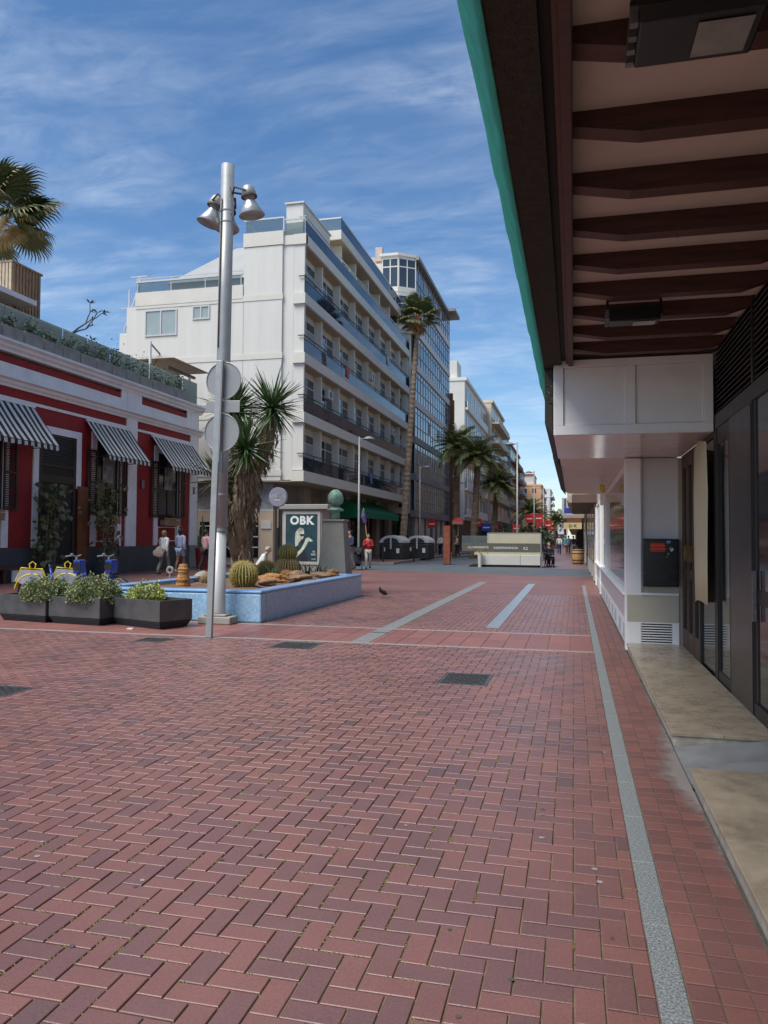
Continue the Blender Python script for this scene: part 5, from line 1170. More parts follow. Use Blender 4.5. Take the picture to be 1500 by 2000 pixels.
tr = MB(); tr.box(-6.93,-6.83,10.98,11.05,.002,.02,M4=None); tag(tr.build('litter', m_wh2), 'scrap of white paper on the paving beside the last planter', 'litter')

# blue mosaic planter bed
m_mos = grid_mat('blue_mosaic', [(0.22,0.42,0.64),(0.28,0.49,0.70),(0.36,0.57,0.76),(0.26,0.46,0.67),(0.42,0.62,0.79)], (0.40,0.50,0.60), .036, .25)
m_rim = grid_mat('blue_rim_mosaic', [(0.18,0.36,0.66),(0.24,0.44,0.72),(0.22,0.40,0.68)], (0.30,0.44,0.62), .036, .22)
pb = thing('planter_bed', 'long raised bed clad in pale blue mosaic with cacti and rocks', 'planter bed', (-7, 16, 0))
x0, x1, y0, y1, w = -8.68, -5.27, 12.48, 19.0, .26
mb = MB(); mb.box(x0,x1,y0,y0+w,-.01,.50); mb.build('front_wall', m_mos, pb, bevel=.03)
mb = MB(); mb.box(x1-w,x1-.002,y0+w,y1,-.01,.499); mb.box(x0+.002,x0+w,y0+w,y1,-.01,.499); mb.box(x0+w,x1-w,y1-w,y1-.002,-.01,.499); mb.build('side_wall', m_mos, pb)
mb = MB(); e = .012; mb.box(x0-e,x1+e,y0-e,y0+w+e,.501,.555); mb.box(x1-w-e,x1+e,y0+w+e,y1+e,.501,.555); mb.box(x0-e,x0+w+e,y0+w+e,y1+e,.501,.555); mb.box(x0+w+e,x1-w-e,y1-w-e,y1+e,.501,.555); mb.build('rim', m_rim, pb, bevel=.022)
mb = MB(); nx, ny = 24, 48
for i in range(nx+1):
    for j in range(ny+1): mb.v.append((x0+w+(x1-x0-2*w)*i/nx, y0+w+(y1-y0-2*w)*j/ny, .44+.05*math.sin(i*.8+j*.31)*math.sin(j*.23)+rnd(0,.02)))
for i in range(nx):
    for j in range(ny): a = i*(ny+1)+j; mb.f.append((a,a+ny+1,a+ny+2,a+1)); mb.mi.append(0); mb.tone.append(.5)
mb.build('soil', M('brown_gravel_soil',(0.16,0.095,0.06),.95,.4,9,bump=.8,bscale=40), pb, smooth=True)
# cacti
m_cac = tone_mat('cactus_skin', [(0.0,(0.05,0.065,0.018)),(0.40,(0.14,0.12,0.028)),(1.0,(0.46,0.34,0.08))], rough=.7, nvar=.3, bump=.5, spk=60)
m_cacb = tone_mat('cactus_brown', [(0.0,(0.07,0.06,0.025)),(0.45,(0.17,0.12,0.05)),(1.0,(0.36,0.24,0.10))], rough=.7, nvar=.3, bump=.5, spk=60)
def cactus(c, r, h, label, mat, ribs=26, second=None):
    t = thing('barrel_cactus', label, 'cactus', c, group='ribbed barrel cacti in the blue bed')
    def body(cc, r, h, ribs, nm, mat):
        m = MB(); n = ribs*4; rows = 12
        for k in range(rows+1):
            ph = -1.05+(math.pi/2+1.05)*k/rows; rr = r*math.cos(ph); zz = h*.5*(math.sin(ph)+math.sin(1.05))/(1+math.sin(1.05))*2
            for i in range(n):
                q = abs(((i/4) % 1)-.5)*2; f = 1-.13*(1-q)
                a = 2*math.pi*i/n; m.v.append((cc[0]+rr*f*math.cos(a), cc[1]+rr*f*math.sin(a), cc[2]+zz-.01-(.04*r if k == rows else 0)))
        for k in range(rows):
            for i in range(n):
                b = (i+1) % n; q = abs((((i+.5)/4) % 1)-.5)*2
                m.f.append((k*n+i,k*n+b,(k+1)*n+b,(k+1)*n+i)); m.mi.append(0); m.tone.append(max(0,min(1,q**1.5+(.25 if k > rows-3 else 0)+rnd(-.1,.1))))
        m.build(nm, mat, t, world=False, tone=True)
        sp = MB()
        for i in range(ribs):
            a = 2*math.pi*i/ribs
            for k in range(11):
                ph = -.9+(math.pi/2+.8)*k/11; rr = r*math.cos(ph)*1.0; zz = h*.5*(math.sin(ph)+math.sin(1.05))/(1+math.sin(1.05))*2
                p = Vector((cc[0]+rr*math.cos(a),cc[1]+rr*math.sin(a),cc[2]+zz)); d0 = Vector((math.cos(a)*math.cos(ph),math.sin(a)*math.cos(ph),math.sin(ph)))
                for q in range(5):
                    d = (d0*.5+Vector((rnd(-1,1),rnd(-1,1),rnd(-1,1)))).normalized()*.045*(r/.28); s = d.cross(d0).normalized()*.0025 if d.cross(d0).length > 0 else Vector((.002,0,0)); sp.add([p-s,p+s,p+d],[(0,1,2)])
        tag(sp.build('spines', M('straw_spines',(0.50,0.38,0.14),.7,.2,5), t, world=False), kind='stuff')
    body((0,0,0), r, h, ribs, 'body', mat)
    if second: body(second[0], second[1], second[2], 22, 'upper_body', second[3])
cactus((-6.62,14.75,.44), .30, .56, 'large yellow green barrel cactus right behind the lamp post', m_cac)
cactus((-7.62,18.35,.44), .25, .46, 'half hidden barrel cactus between the yucca and the double cactus', m_cac)
cactus((-7.02,18.3,.44), .35, .56, 'double barrel cactus, green head on a brown base, before the concert poster', m_cacb, 28, ((0,.0,.47), .25, .40, m_cac))
cactus((-7.68,15.3,.44), .18, .27, 'small brownish barrel cactus by the orange stump', m_cacb, 20)
def rock(c, s, label, col, nm='rock', seed=0, cat='rock'):
    random.seed(seed); bm = bmesh.new(); bmesh.ops.create_icosphere(bm, subdivisions=3, radius=1)
    ph = [rnd(0,6) for _ in range(6)]
    for v in bm.verts:
        p = v.co; f = 1+.16*math.sin(p.x*3+ph[0])*math.sin(p.y*3.4+ph[1])+.13*math.sin(p.z*5+ph[2]+p.x*2)+.07*math.sin(p.y*9+ph[3])*math.sin(p.x*8+ph[4])
        v.co = Vector((p.x*s[0]*f, p.y*s[1]*f, max(p.z,-.5)*s[2]*f))
    me = bpy.data.meshes.new(nm); bm.to_mesh(me); bm.free(); me.materials.append(col); o = bpy.data.objects.new(nm, me); C.objects.link(o); o.location = c; o.rotation_euler = (0,0,rnd(0,3)); tag(o, label, cat, 'orange rocks in the blue bed'); return o
m_rk = M('orange_rock', (0.36,0.17,0.06), .9, .4, 4, bump=.8, bscale=18, dirt=.4, dcol=(0.16,0.10,0.06))
m_rk2 = M('brown_rock', (0.24,0.15,0.09), .9, .4, 4, bump=.8, bscale=18)
rks = [((-6.72,16.5,.52),(.34,.25,.13),'flat orange rock right of the large cactus',m_rk),((-6.35,17.3,.53),(.30,.24,.14),'brown rock in the middle of the blue bed',m_rk2),((-6.05,17.9,.52),(.28,.22,.12),'low brown rock toward the right rim',m_rk2),((-5.85,18.3,.56),(.36,.15,.11),'long orange rock before the pedestal',m_rk),((-6.9,18.0,.52),(.25,.3,.14),'orange rock under the double cactus',m_rk),((-6.5,15.7,.50),(.2,.16,.09),'small dark rock beside the large cactus',m_rk2),((-8.3,16.2,.54),(.16,.16,.16),'pale round rock at the back left rim',m_pale)]
for i, (c, s, l, m) in enumerate(rks): rock(c, s, l, m, seed=i+3)
random.seed(21)
sm = MB()
for k in range(9): sm.lathe([(.15-.006*k+rnd(-.015,.02), k*.055),(.15-.008*k+rnd(-.01,.02), k*.055+.05)], 14, (-7.92,14.62,.42))
tag(sm.build('tree_stump', M('orange_bark',(0.40,0.19,0.06),.9,.4,8,bump=.9,bscale=25), smooth=False), 'ragged orange stump standing at the front left of the blue bed', 'stump')
# round openings of low posts beyond the bed
for i, (x, y) in enumerate(((-10.2,15.4),(-9.9,17.6),(-9.3,19.3))):
    t = thing('bike_stand', ['pale ring topped bike stand left of the orange stump','pale ring topped bike stand behind the orange stump','pale ring topped bike stand beyond the small cactus'][i], 'bike stand', (x,y,0), group='ring topped bike stands')
    mb = MB(); mb.tube([(0,0,0),(0,0,.55)], .03, 10); mb.build('post', m_pale, t, world=False)
    mb = MB(); mb.tube([(.075*math.cos(a),-.0,.63+.075*math.sin(a)) for a in [2*math.pi*k/20 for k in range(21)]], .035, 8, cap=False); mb.build('ring', m_pale, t, world=False, smooth=True)

# poster kiosk
kx0, kx1, ky = -9.02, -7.68, 23.0
kk = thing('advertising_column', 'grey advertising panel with OBK concert poster', 'advertising panel', (-8.35, ky+.3, 0))
m_kg = M('warm_grey_metal',(0.30,0.29,0.26),.55,.08,3)
mb = MB(); mb.box(kx0,kx1,ky,ky+.75,.0,2.36); mb.build('body', m_kg, kk, bevel=.02)
mb = MB(); mb.box(kx0-.08,kx1+.22,ky-.1,ky+.85,2.36,2.52); mb.build('roof', m_kg, kk, bevel=.02)
mb = MB(); fw=.09; z0,z1=.62,2.30; a0,a1=kx0+.05,kx1-.05
mb.box(a0,a1,ky-.03,ky-.001,z0,z0+fw); mb.box(a0,a1,ky-.03,ky-.001,z1-fw,z1); mb.box(a0,a0+fw,ky-.03,ky-.001,z0+fw,z1-fw); mb.box(a1-fw,a1,ky-.03,ky-.001,z0+fw,z1-fw); mb.build('frame', M('pale_frame_metal',(0.40,0.39,0.36),.5), kk)
p0, p1 = a0+fw, a1-fw
mb = MB(); mb.box(p0,p1,ky-.012,ky-.002,z0+fw,z1-fw); po = mb.build('poster', M('poster_teal',(0.012,0.045,0.058),.35,.75,1.6), kk)
def flat(pts, m, nm, d):
    q = MB(); pts = [(p0+u*(p1-p0), v) for u, v in pts]; n = len(pts)
    q.add([(x, ky-.012-d, z) for x, z in pts], [tuple(range(n))]); return q.build(nm, m, po)
m_sk = M('print_pale',(0.50,0.54,0.44),.5,.35,6); m_te = M('print_teal',(0.03,0.15,0.18),.5,.4,4); m_dk = M('print_dark',(0.012,0.014,0.02),.5,.4,5)
flat([(.0,.71),(.06,1.02),(.14,1.16),(.30,1.22),(.45,1.12),(.62,1.05),(.7,.71)], m_dk, 'print', .001)
flat([(.0,.80),(.04,1.05),(.12,1.18),(.26,1.22),(.33,1.05),(.26,.85),(.1,.71),(0,.71)], m_te, 'print', .002)
flat([(.30,1.18),(.29,1.40),(.30,1.60),(.36,1.72),(.48,1.76),(.57,1.70),(.58,1.58),(.55,1.45),(.49,1.36),(.42,1.32),(.38,1.22)], m_sk, 'print', .002)
flat([(.44,1.58),(.58,1.58),(.57,1.52),(.50,1.50),(.45,1.53)], m_dk, 'print', .003)
flat([(.34,1.70),(.44,1.79),(.56,1.75),(.58,1.68),(.48,1.70),(.40,1.64)], M('print_grey',(0.35,0.37,0.3),.5,.3,8), 'print', .004)
flat([(.47,1.40),(.56,1.42),(.55,1.30),(.46,1.30)], m_dk, 'print', .0035)
flat([(.18,.86),(.30,.92),(.50,1.14),(.60,1.34),(.68,1.40),(.72,1.36),(.64,1.20),(.52,1.02),(.34,.84),(.22,.80)], m_sk, 'print', .003)
flat([(.60,1.34),(.63,1.44),(.72,1.48),(.82,1.40),(.86,1.36),(.78,1.34),(.72,1.36)], m_sk, 'print', .0037)
m_let = M('letter_white',(0.72,0.78,0.74),.5,.05,3)
cx_ = (p0+p1)/2
lettering('OBK', .36, m_let, po, (cx_+8.35, ky-.014-(ky+.3), 2.0), (math.pi/2,0,0), depth=.001, font_off=.016, spacing=1.12)
lettering('18\nDEC', .09, m_let, po, (p1-.13+8.35, -.315, .98), (math.pi/2,0,0), depth=.001)
lettering('21:00', .06, m_let, po, (p1-.13+8.35, -.315, .79), (math.pi/2,0,0), depth=.001)
# pedestal with bust
pd = thing('monument', 'grey tapering stone pedestal carrying a green bronze bust', 'monument', (-6.12, 19.45, 0))
Rz_ = Matrix.Translation((-6.12,19.45,0)) @ Matrix.Rotation(R(4),4,'Z')
mb = MB(); b = .40; tt = .27
mb.add([Rz_ @ Vector(p) for p in ((-b*1.06,-b*1.06,0),(b*1.06,-b*1.06,0),(b*1.06,b*1.06,0),(-b*1.06,b*1.06,0),(-tt,-tt,1.9),(tt,-tt,1.9),(tt,tt,1.9),(-tt,tt,1.9))], [(3,2,1,0),(4,5,6,7),(0,1,5,4),(1,2,6,5),(2,3,7,6),(3,0,4,7)]); mb.build('pedestal', M('grey_render_stone',(0.235,0.225,0.195),.85,.12,3,bump=.3,bscale=50,dirt=.3,dcol=(0.15,0.14,0.12)), pd, bevel=.02)
mb = MB(); mb.box(-.30,.30,-.30,.30,1.9,1.955,M4=Rz_); mb.build('cap', M('grey_render_stone',(0.3,0.29,0.26)), pd, bevel=.01)
m_brz = M('green_bronze',(0.20,0.33,0.25),.65,.4,9,bump=.6,bscale=30,metal=.2)
mb = MB(); mb.lathe([(.12,1.955),(.115,2.10),(.11,2.16),(.22,2.19),(.23,2.215),(.15,2.26),(.11,2.30)], 24, (-6.12,19.45,0)); mb.build('bust_base', m_brz, pd, smooth=True)
bm = bmesh.new(); bmesh.ops.create_icosphere(bm, subdivisions=4, radius=1)
for v in bm.verts:
    p = v.co.copy(); r_ = 1.0
    if p.y < .25 or p.z > .1: r_ += .05*math.sin(p.x*14)*math.sin(p.z*13+p.y*9)          # curls
    else:                                                                               # face: brow, nose, chin (turned away from the camera)
        r_ += .16*math.exp(-((p.x/.16)**2+((p.z+.05)/.25)**2)) - .06*math.exp(-(((abs(p.x)-.33)/.16)**2+((p.z-.12)/.12)**2)) + .07*math.exp(-((p.x/.3)**2+((p.z+.7)/.2)**2))
    if p.z < -.4: r_ *= 1-.35*(-.4-p.z)
    v.co = Vector((p.x*.205*r_, p.y*.225*r_, p.z*.25*r_+2.50))
me = bpy.data.meshes.new('bust_head'); bm.to_mesh(me); bm.free(); me.materials.append(m_brz)
for p in me.polygons: p.use_smooth = True
inst(me, 'bust_head', pd, (0,0,0))
# round cafe sign on a pole
rs = thing('round_sign', 'round lilac grey cafe sign on a thin pole', 'sign', (-8.20, 20.6, 0))
mb = MB(); mb.tube([(0,.0,.0),(0,0,2.4)], .03, 10); mb.build('pole', M('taupe_pole',(0.22,0.18,0.14),.5), rs, world=False)
mb = MB(); mb.tube([(0,0,.75),(0,0,1.75)], .05, 12); mb.build('black_sleeve', m_black, rs, world=False)
mb = MB(); mb.tube([(0,-.06,2.625),(0,.06,2.625)], .275, 40); dd = mb.build('disc', M('lilac_grey',(0.24,0.235,0.30),.5,.1,4), rs, world=False, bevel=.01)
lettering('UN', .15, M('pale_letters',(0.42,0.42,0.48),.5), dd, (-.12,-.062,2.65), (math.pi/2,0,0), depth=.002); lettering('A', .15, M('pale_letters',(0.42,0.42,0.48)), dd, (.18,-.062,2.65), (math.pi/2,0,0), depth=.002)
m_yl = M('yellow_mark',(0.62,0.50,0.04),.5)
q = MB()
for k in range(8):
    a = 2*math.pi*k/8; q.bar((.05+.045*math.cos(a),-.064,2.67+.045*math.sin(a)),(.05+.09*math.cos(a),-.064,2.67+.09*math.sin(a)),.018,.006)
q.build('sun_mark', m_yl, dd, world=False)
q = MB(); q.box(-.09,.08,-.065,-.061,2.53,2.545); q.build('underline', m_let, dd, world=False)
# street lamps down the left side and the centre
def street_lamp(x, y, h, label, arm=.9, side=1, col=None):
    t = thing('street_lamp', label, 'street lamp', (x,y,0), group='slim street lamps along the street')
    mb = MB(); mb.tube([(0,0,0),(0,0,1.0),(0,0,h)], [.075,.065,.05], 12); mb.build('pole', m_galv2, t, world=False, smooth=True)
    mb = MB(); mb.bar((0,0,h-.12),(side*.25,0,h-.10),.05); mb.build('arm', m_galv2, t, world=False)
    mb = MB(); mb.lathe([(.05,.16),(.12,.14),(.30,.04),(.36,.0),(.34,-.02),(.0,-.03)], 20, (side*.52,0,h-.14)); mb.build('lamp_head', m_galv, t, world=False, smooth=True)
    mb = MB(); mb.lathe([(.10,0),(.10,.25),(.08,.27)], 14); mb.build('base', m_galv2, t, world=False)
street_lamp(-11.1, 39.4, 6.85, 'slim street lamp in front of the white building balconies')
street_lamp(-11.15, 56.4, 6.85, 'slim street lamp in front of the glass building')
street_lamp(-10.8, 72.5, 6.8, 'slim street lamp beside the first date palm trunk')
for i, y in enumerate((53.5, 77, 101, 126, 152)):
    street_lamp(-3.75, y, 8.1, ['tall street lamp standing just behind the cafe enclosure','tall street lamp with red banners on both sides','third tall lamp down the middle of the street','fourth tall lamp down the middle of the street','farthest tall lamp down the middle of the street'][i], side=-1)
m_ban = M('red_banner',(0.55,0.02,0.02),.6,.1,2)
for i, (x, y, z, w, h) in enumerate(((-4.2,76.9,3.0,.75,.85),(-3.3,76.9,3.05,.78,.85),(-4.3,100.9,2.3,.9,1.2),(-3.2,100.9,2.6,.9,1.2),(-3.1,125.9,2.6,.9,1.1))):
    t = thing('banner', ['red banner left of the second tall street lamp','red banner right of the second tall street lamp','red banner left of the third tall lamp','red banner right of the third tall lamp','red banner on the fourth tall lamp'][i], 'banner', (x,y,z), group='red banners on the street lamps')
    mb = MB(); mb.box(-w/2,w/2,-.01,.01,0,h); mb.build('cloth', m_ban, t, world=False)
    mb = MB(); mb.box(-w*.35,w*.35,-.016,-.011,h*.40,h*.52); mb.build('white_print', m_let, t, world=False)
    mb = MB(); d = 1 if x < -3.75 else -1; mb.bar((0,0,h+.02),(-3.75-x,0,h+.02),.03); mb.build('bracket', m_galv2, t, world=False)
# recycling containers
def container(x, y, label):
    t = thing('recycling_container', label, 'container', (x,y,0), R(-8), group='recycling containers by the palm')
    m_c = M('black_plastic',(0.028,0.032,0.034),.45,.2,3)
    mb = MB(); mb.box(-.78,.78,-.65,.65,.06,1.12); mb.build('body', m_c, t, world=False, bevel=.1)
    n = 10; pl_ = [(.80*math.cos(math.pi*k/n), 1.13+.48*math.sin(math.pi*k/n)) for k in range(n+1)]
    mb = MB(); mb.extr(pl_, 1, -.68, .68); mb.build('lid', M('pale_grey_lid',(0.50,0.51,0.50),.5,.06,2), t, world=False, bevel=.03)
    mb = MB(); mb.extr([(.52*math.cos(math.pi*k/n), 1.16+.30*math.sin(math.pi*k/n)) for k in range(n+1)], 1, -.70, -.681); mb.build('hatch', m_c, t, world=False)
    mb = MB(); mb.box(-.05,.05,-.72,-.70,.75,1.6); mb.build('lid_strap', M('pale_grey_lid',(0.5,0.51,0.5)), t, world=False)
    mb = MB(); mb.box(.35,.55,-.665,-.651,.5,.8); mb.box(-.5,-.4,-.665,-.651,.6,.85); mb.build('label', m_let, t, world=False)
container(-10.95, 47.3, 'black recycling container with pale domed lid, left of the two'); container(-9.75, 49.6, 'black recycling container with pale domed lid, partly hidden behind the other')
for i, (x, y) in enumerate(((-10.42,42.1),(-9.7,50.9),(-9.45,46.0))):
    t = thing('bollard', ['thin dark bollard in front of the recycling containers','thin dark bollard under the second street lamp','thin dark bollard right of the recycling containers'][i], 'bollard', (x,y,0), group='dark bollards at the kerb')
    mb = MB(); mb.tube([(0,0,0),(0,0,.9)], .05, 12); mb.build('post', m_dark, t, world=False)
    mb = MB(); mb.lathe([(.06,.9),(.06,.93),(.03,.98)], 12); mb.build('cap', m_dark, t, world=False)
kb = MB(); kb.box(-13.2,-9.6,41.2,41.35,0,.12); kb.box(-9.75,-9.6,41.35,75,0,.12); kb.box(-14.8,-9.76,41.36,75,0,.115,1)
struct('pavement_kerb', kb, [m_pale, m_far])
# corten totem
tt_ = thing('totem', 'rust red square totem post at the edge of the road', 'totem', (-6.76, 42, 0))
mb = MB(); mb.box(-.17,.17,-.17,.17,0,2.15); mb.build('post', M('corten',(0.24,0.065,0.035),.8,.35,4), tt_, world=False, bevel=.01)
mb = MB(); mb.box(-.2,.2,-.2,.2,0,.06); mb.build('base', m_dark, tt_, world=False)
# cafe enclosure on the road
ce = thing('cafe_enclosure', 'beige panelled cafe terrace enclosure with dark lettered band', 'enclosure', (-2.9, 39.6, 0))
m_cb = M('beige_translucent',(0.46,0.43,0.31),.45,.08,1.5); m_cw = M('white_boards',(0.52,0.51,0.47),.5,.06,2)
mb = MB(); mb.box(-4.25,-1.62,39.55,39.60,1.22,1.72); mb.build('upper_panel', m_cb, ce); mb = MB(); mb.box(-4.95,-1.62,39.55,39.60,.62,.80); mb.build('lower_panel', m_cb, ce)
mb = MB(); mb.box(-5.6,-1.62,39.53,39.59,.80,1.22); bd_ = mb.build('band', M('olive_band',(0.10,0.095,0.075),.6,.1,3), ce)
mb = MB(); mb.box(-4.7,-2.62,39.45,39.6,.12,.62); mb.build('board', m_cw, ce, bevel=.01); mb = MB(); mb.box(-2.60,-1.62,39.45,39.6,.12,.62); mb.build('board', m_cw, ce, bevel=.01)
mb = MB()
for x in (-4.27,-1.60): mb.box(x-.03,x+.03,39.54,39.62,0,1.74)
mb.box(-4.27,-1.6,39.54,39.62,1.725,1.76); mb.build('frame', m_galv, ce)
mb = MB(); mb.box(-5.2,-1.7,39.5,41.6,.0,.10); mb.build('deck', m_black, ce)
mb = MB(); mb.box(-1.66,-1.62,39.62,41.8,.1,1.7); mb.build('end_panel', g_pale, ce); mb = MB(); mb.box(-5.6,-4.3,39.56,39.58,1.22,1.6); mb.build('glass_screen', g_pale, ce)
lettering('A.J UNIVERSITE', .16, m_let, bd_, (-4.75+2.9, 39.525-39.6, 1.0), (math.pi/2,0,0), depth=.002); lettering('INDEPENDENCIA', .16, m_let, bd_, (-3.35+2.9, -.075, .98), (math.pi/2,0,0), depth=.002); lettering('K2', .2, m_let, bd_, (-2.35+2.9, -.075, .96), (math.pi/2,0,0), depth=.002)
pt_ = thing('flower_pot', 'white tall pot with yellow flowers at the corner of the cafe enclosure', 'flower pot', (-4.62, 39.2, 0))
mb = MB(); mb.frustum((-.09,-.09),(.09,.09),0,(-.13,.13),(.13,.13),.72) if False else mb.lathe([(.09,0),(.12,.7)], 16); mb.build('pot', m_cw, pt_, world=False)
mb = MB()
for k in range(60):
    c = Vector((random.gauss(0,.07),random.gauss(0,.07),.75+abs(random.gauss(0,.07)))); d = Vector((rnd(-1,1),rnd(-1,1),rnd(0,1))).normalized()*.05; e_ = d.cross(Vector((0,0,1))).normalized()*.025; mb.add([c-d,c+e_,c+d,c-e_],[(0,1,2,3)],random.choice((0,0,1)))
mb.build('flowers', [M('yellow_petal',(0.7,0.45,0.02),.6), M('dull_leaf',(0.05,0.09,0.02))], pt_, world=False)
# folding chairs beside it
def chair(x, y, rz, label):
    t = thing('cafe_chair', label, 'chair', (x,y,0), rz, group='black folding cafe chairs')
    mb = MB(); mb.box(-.2,.2,-.2,.2,.44,.47); mb.build('seat', m_black, t, world=False)
    for z in (.62,.75,.86):
        mb = MB(); mb.box(-.2,.2,.19,.21,z,z+.05); mb.build('back_slat', m_black, t, world=False)
    for s in (-.19,.19):
        mb = MB(); mb.bar((s,-.2,0),(s,.2,.9),.025); mb.build('leg', m_black, t, world=False); mb = MB(); mb.bar((s*.9,.22,0),(s*.9,-.18,.45),.025); mb.build('leg', m_black, t, world=False)
chair(-1.2, 40.2, R(200), 'black folding chair nearest the cafe enclosure'); chair(-1.25, 41.4, R(20), 'black folding chair standing behind the nearest one')
tb = thing('cafe_table', 'small dark cafe table between the folding chairs', 'table', (-1.3,40.8,0))
mb = MB(); mb.lathe([(.3,.72),(.3,.74)], 20); mb.build('top', m_galv2, tb, world=False); mb = MB(); mb.tube([(0,0,0),(0,0,.72)], .03, 10); mb.build('leg', m_black, tb, world=False); mb = MB(); mb.lathe([(.2,0),(.2,.02)], 16); mb.build('foot', m_black, tb, world=False)
# red parasol and shop signs on the far left pavement
pr_ = thing('parasol', 'red parasol with pale valance outside the far left shops', 'parasol', (-8.5,58,0))
mb = MB(); mb.add([(0,0,3.05)]+[(.55*math.cos(math.pi/4+a),.55*math.sin(math.pi/4+a),2.75) for a in [0,math.pi/2,math.pi,3*math.pi/2]], [(0,1,2),(0,2,3),(0,3,4),(0,4,1)]); mb.build('canvas', m_ban, pr_, world=False)
mb = MB(); mb.box(-.39,.39,-.39,.39,2.5,2.745); mb.build('valance', M('salmon_valance',(0.55,0.25,0.18),.7), pr_, world=False); mb = MB(); mb.tube([(0,0,0),(0,0,3)], .03, 8); mb.build('pole', m_cw, pr_, world=False)
for i, (x, y, z, w, h, m, l) in enumerate(((-9.2,75,2.6,.9,.75,m_ban,'small red shop sign above the cafe enclosure'),(-9.0,82,2.2,1.0,.8,M('sign_blue',(0.03,0.06,0.42)),'small blue shop sign between two red ones'),(-8.6,86,2.4,.9,.7,m_ban,'red shop sign right of the blue one'),(-6.4,90,2.1,.9,1.0,m_ban,'red board behind the cafe enclosure'),(-11.6,64,2.3,.7,.7,m_ban,'round red sign under the glass building'))):
    t = thing('shop_sign', l, 'sign', (x,y,0)); mb = MB(); mb.box(-w/2,w/2,-.05,.05,z,z+h); mb.build('board', m, t, world=False); mb = MB(); mb.box(-w*.35,w*.35,-.056,-.051,z+h*.4,z+h*.55); mb.build('print', m_let, t, world=False); mb = MB(); mb.tube([(0,.08,0),(0,.08,z+h*.9)], .03, 8); mb.build('pole', m_dark, t, world=False)
fg = thing('furled_flag', 'furled purple flag leaning on a thin pale pole behind the pedestal', 'flag', (-9.9,36,0))
mb = MB(); mb.tube([(.35,0,0),(0,0,2.9)], .02, 8); mb.build('pole', M('bamboo',(0.45,0.36,0.2),.6), fg, world=False); mb = MB(); mb.tube([(.08,0,2.2),(.0,-.02,2.5),(-.03,0,2.85)], [.10,.12,.03], 10); mb.build('cloth', M('purple_cloth',(0.08,0.06,0.16),.8), fg, world=False)

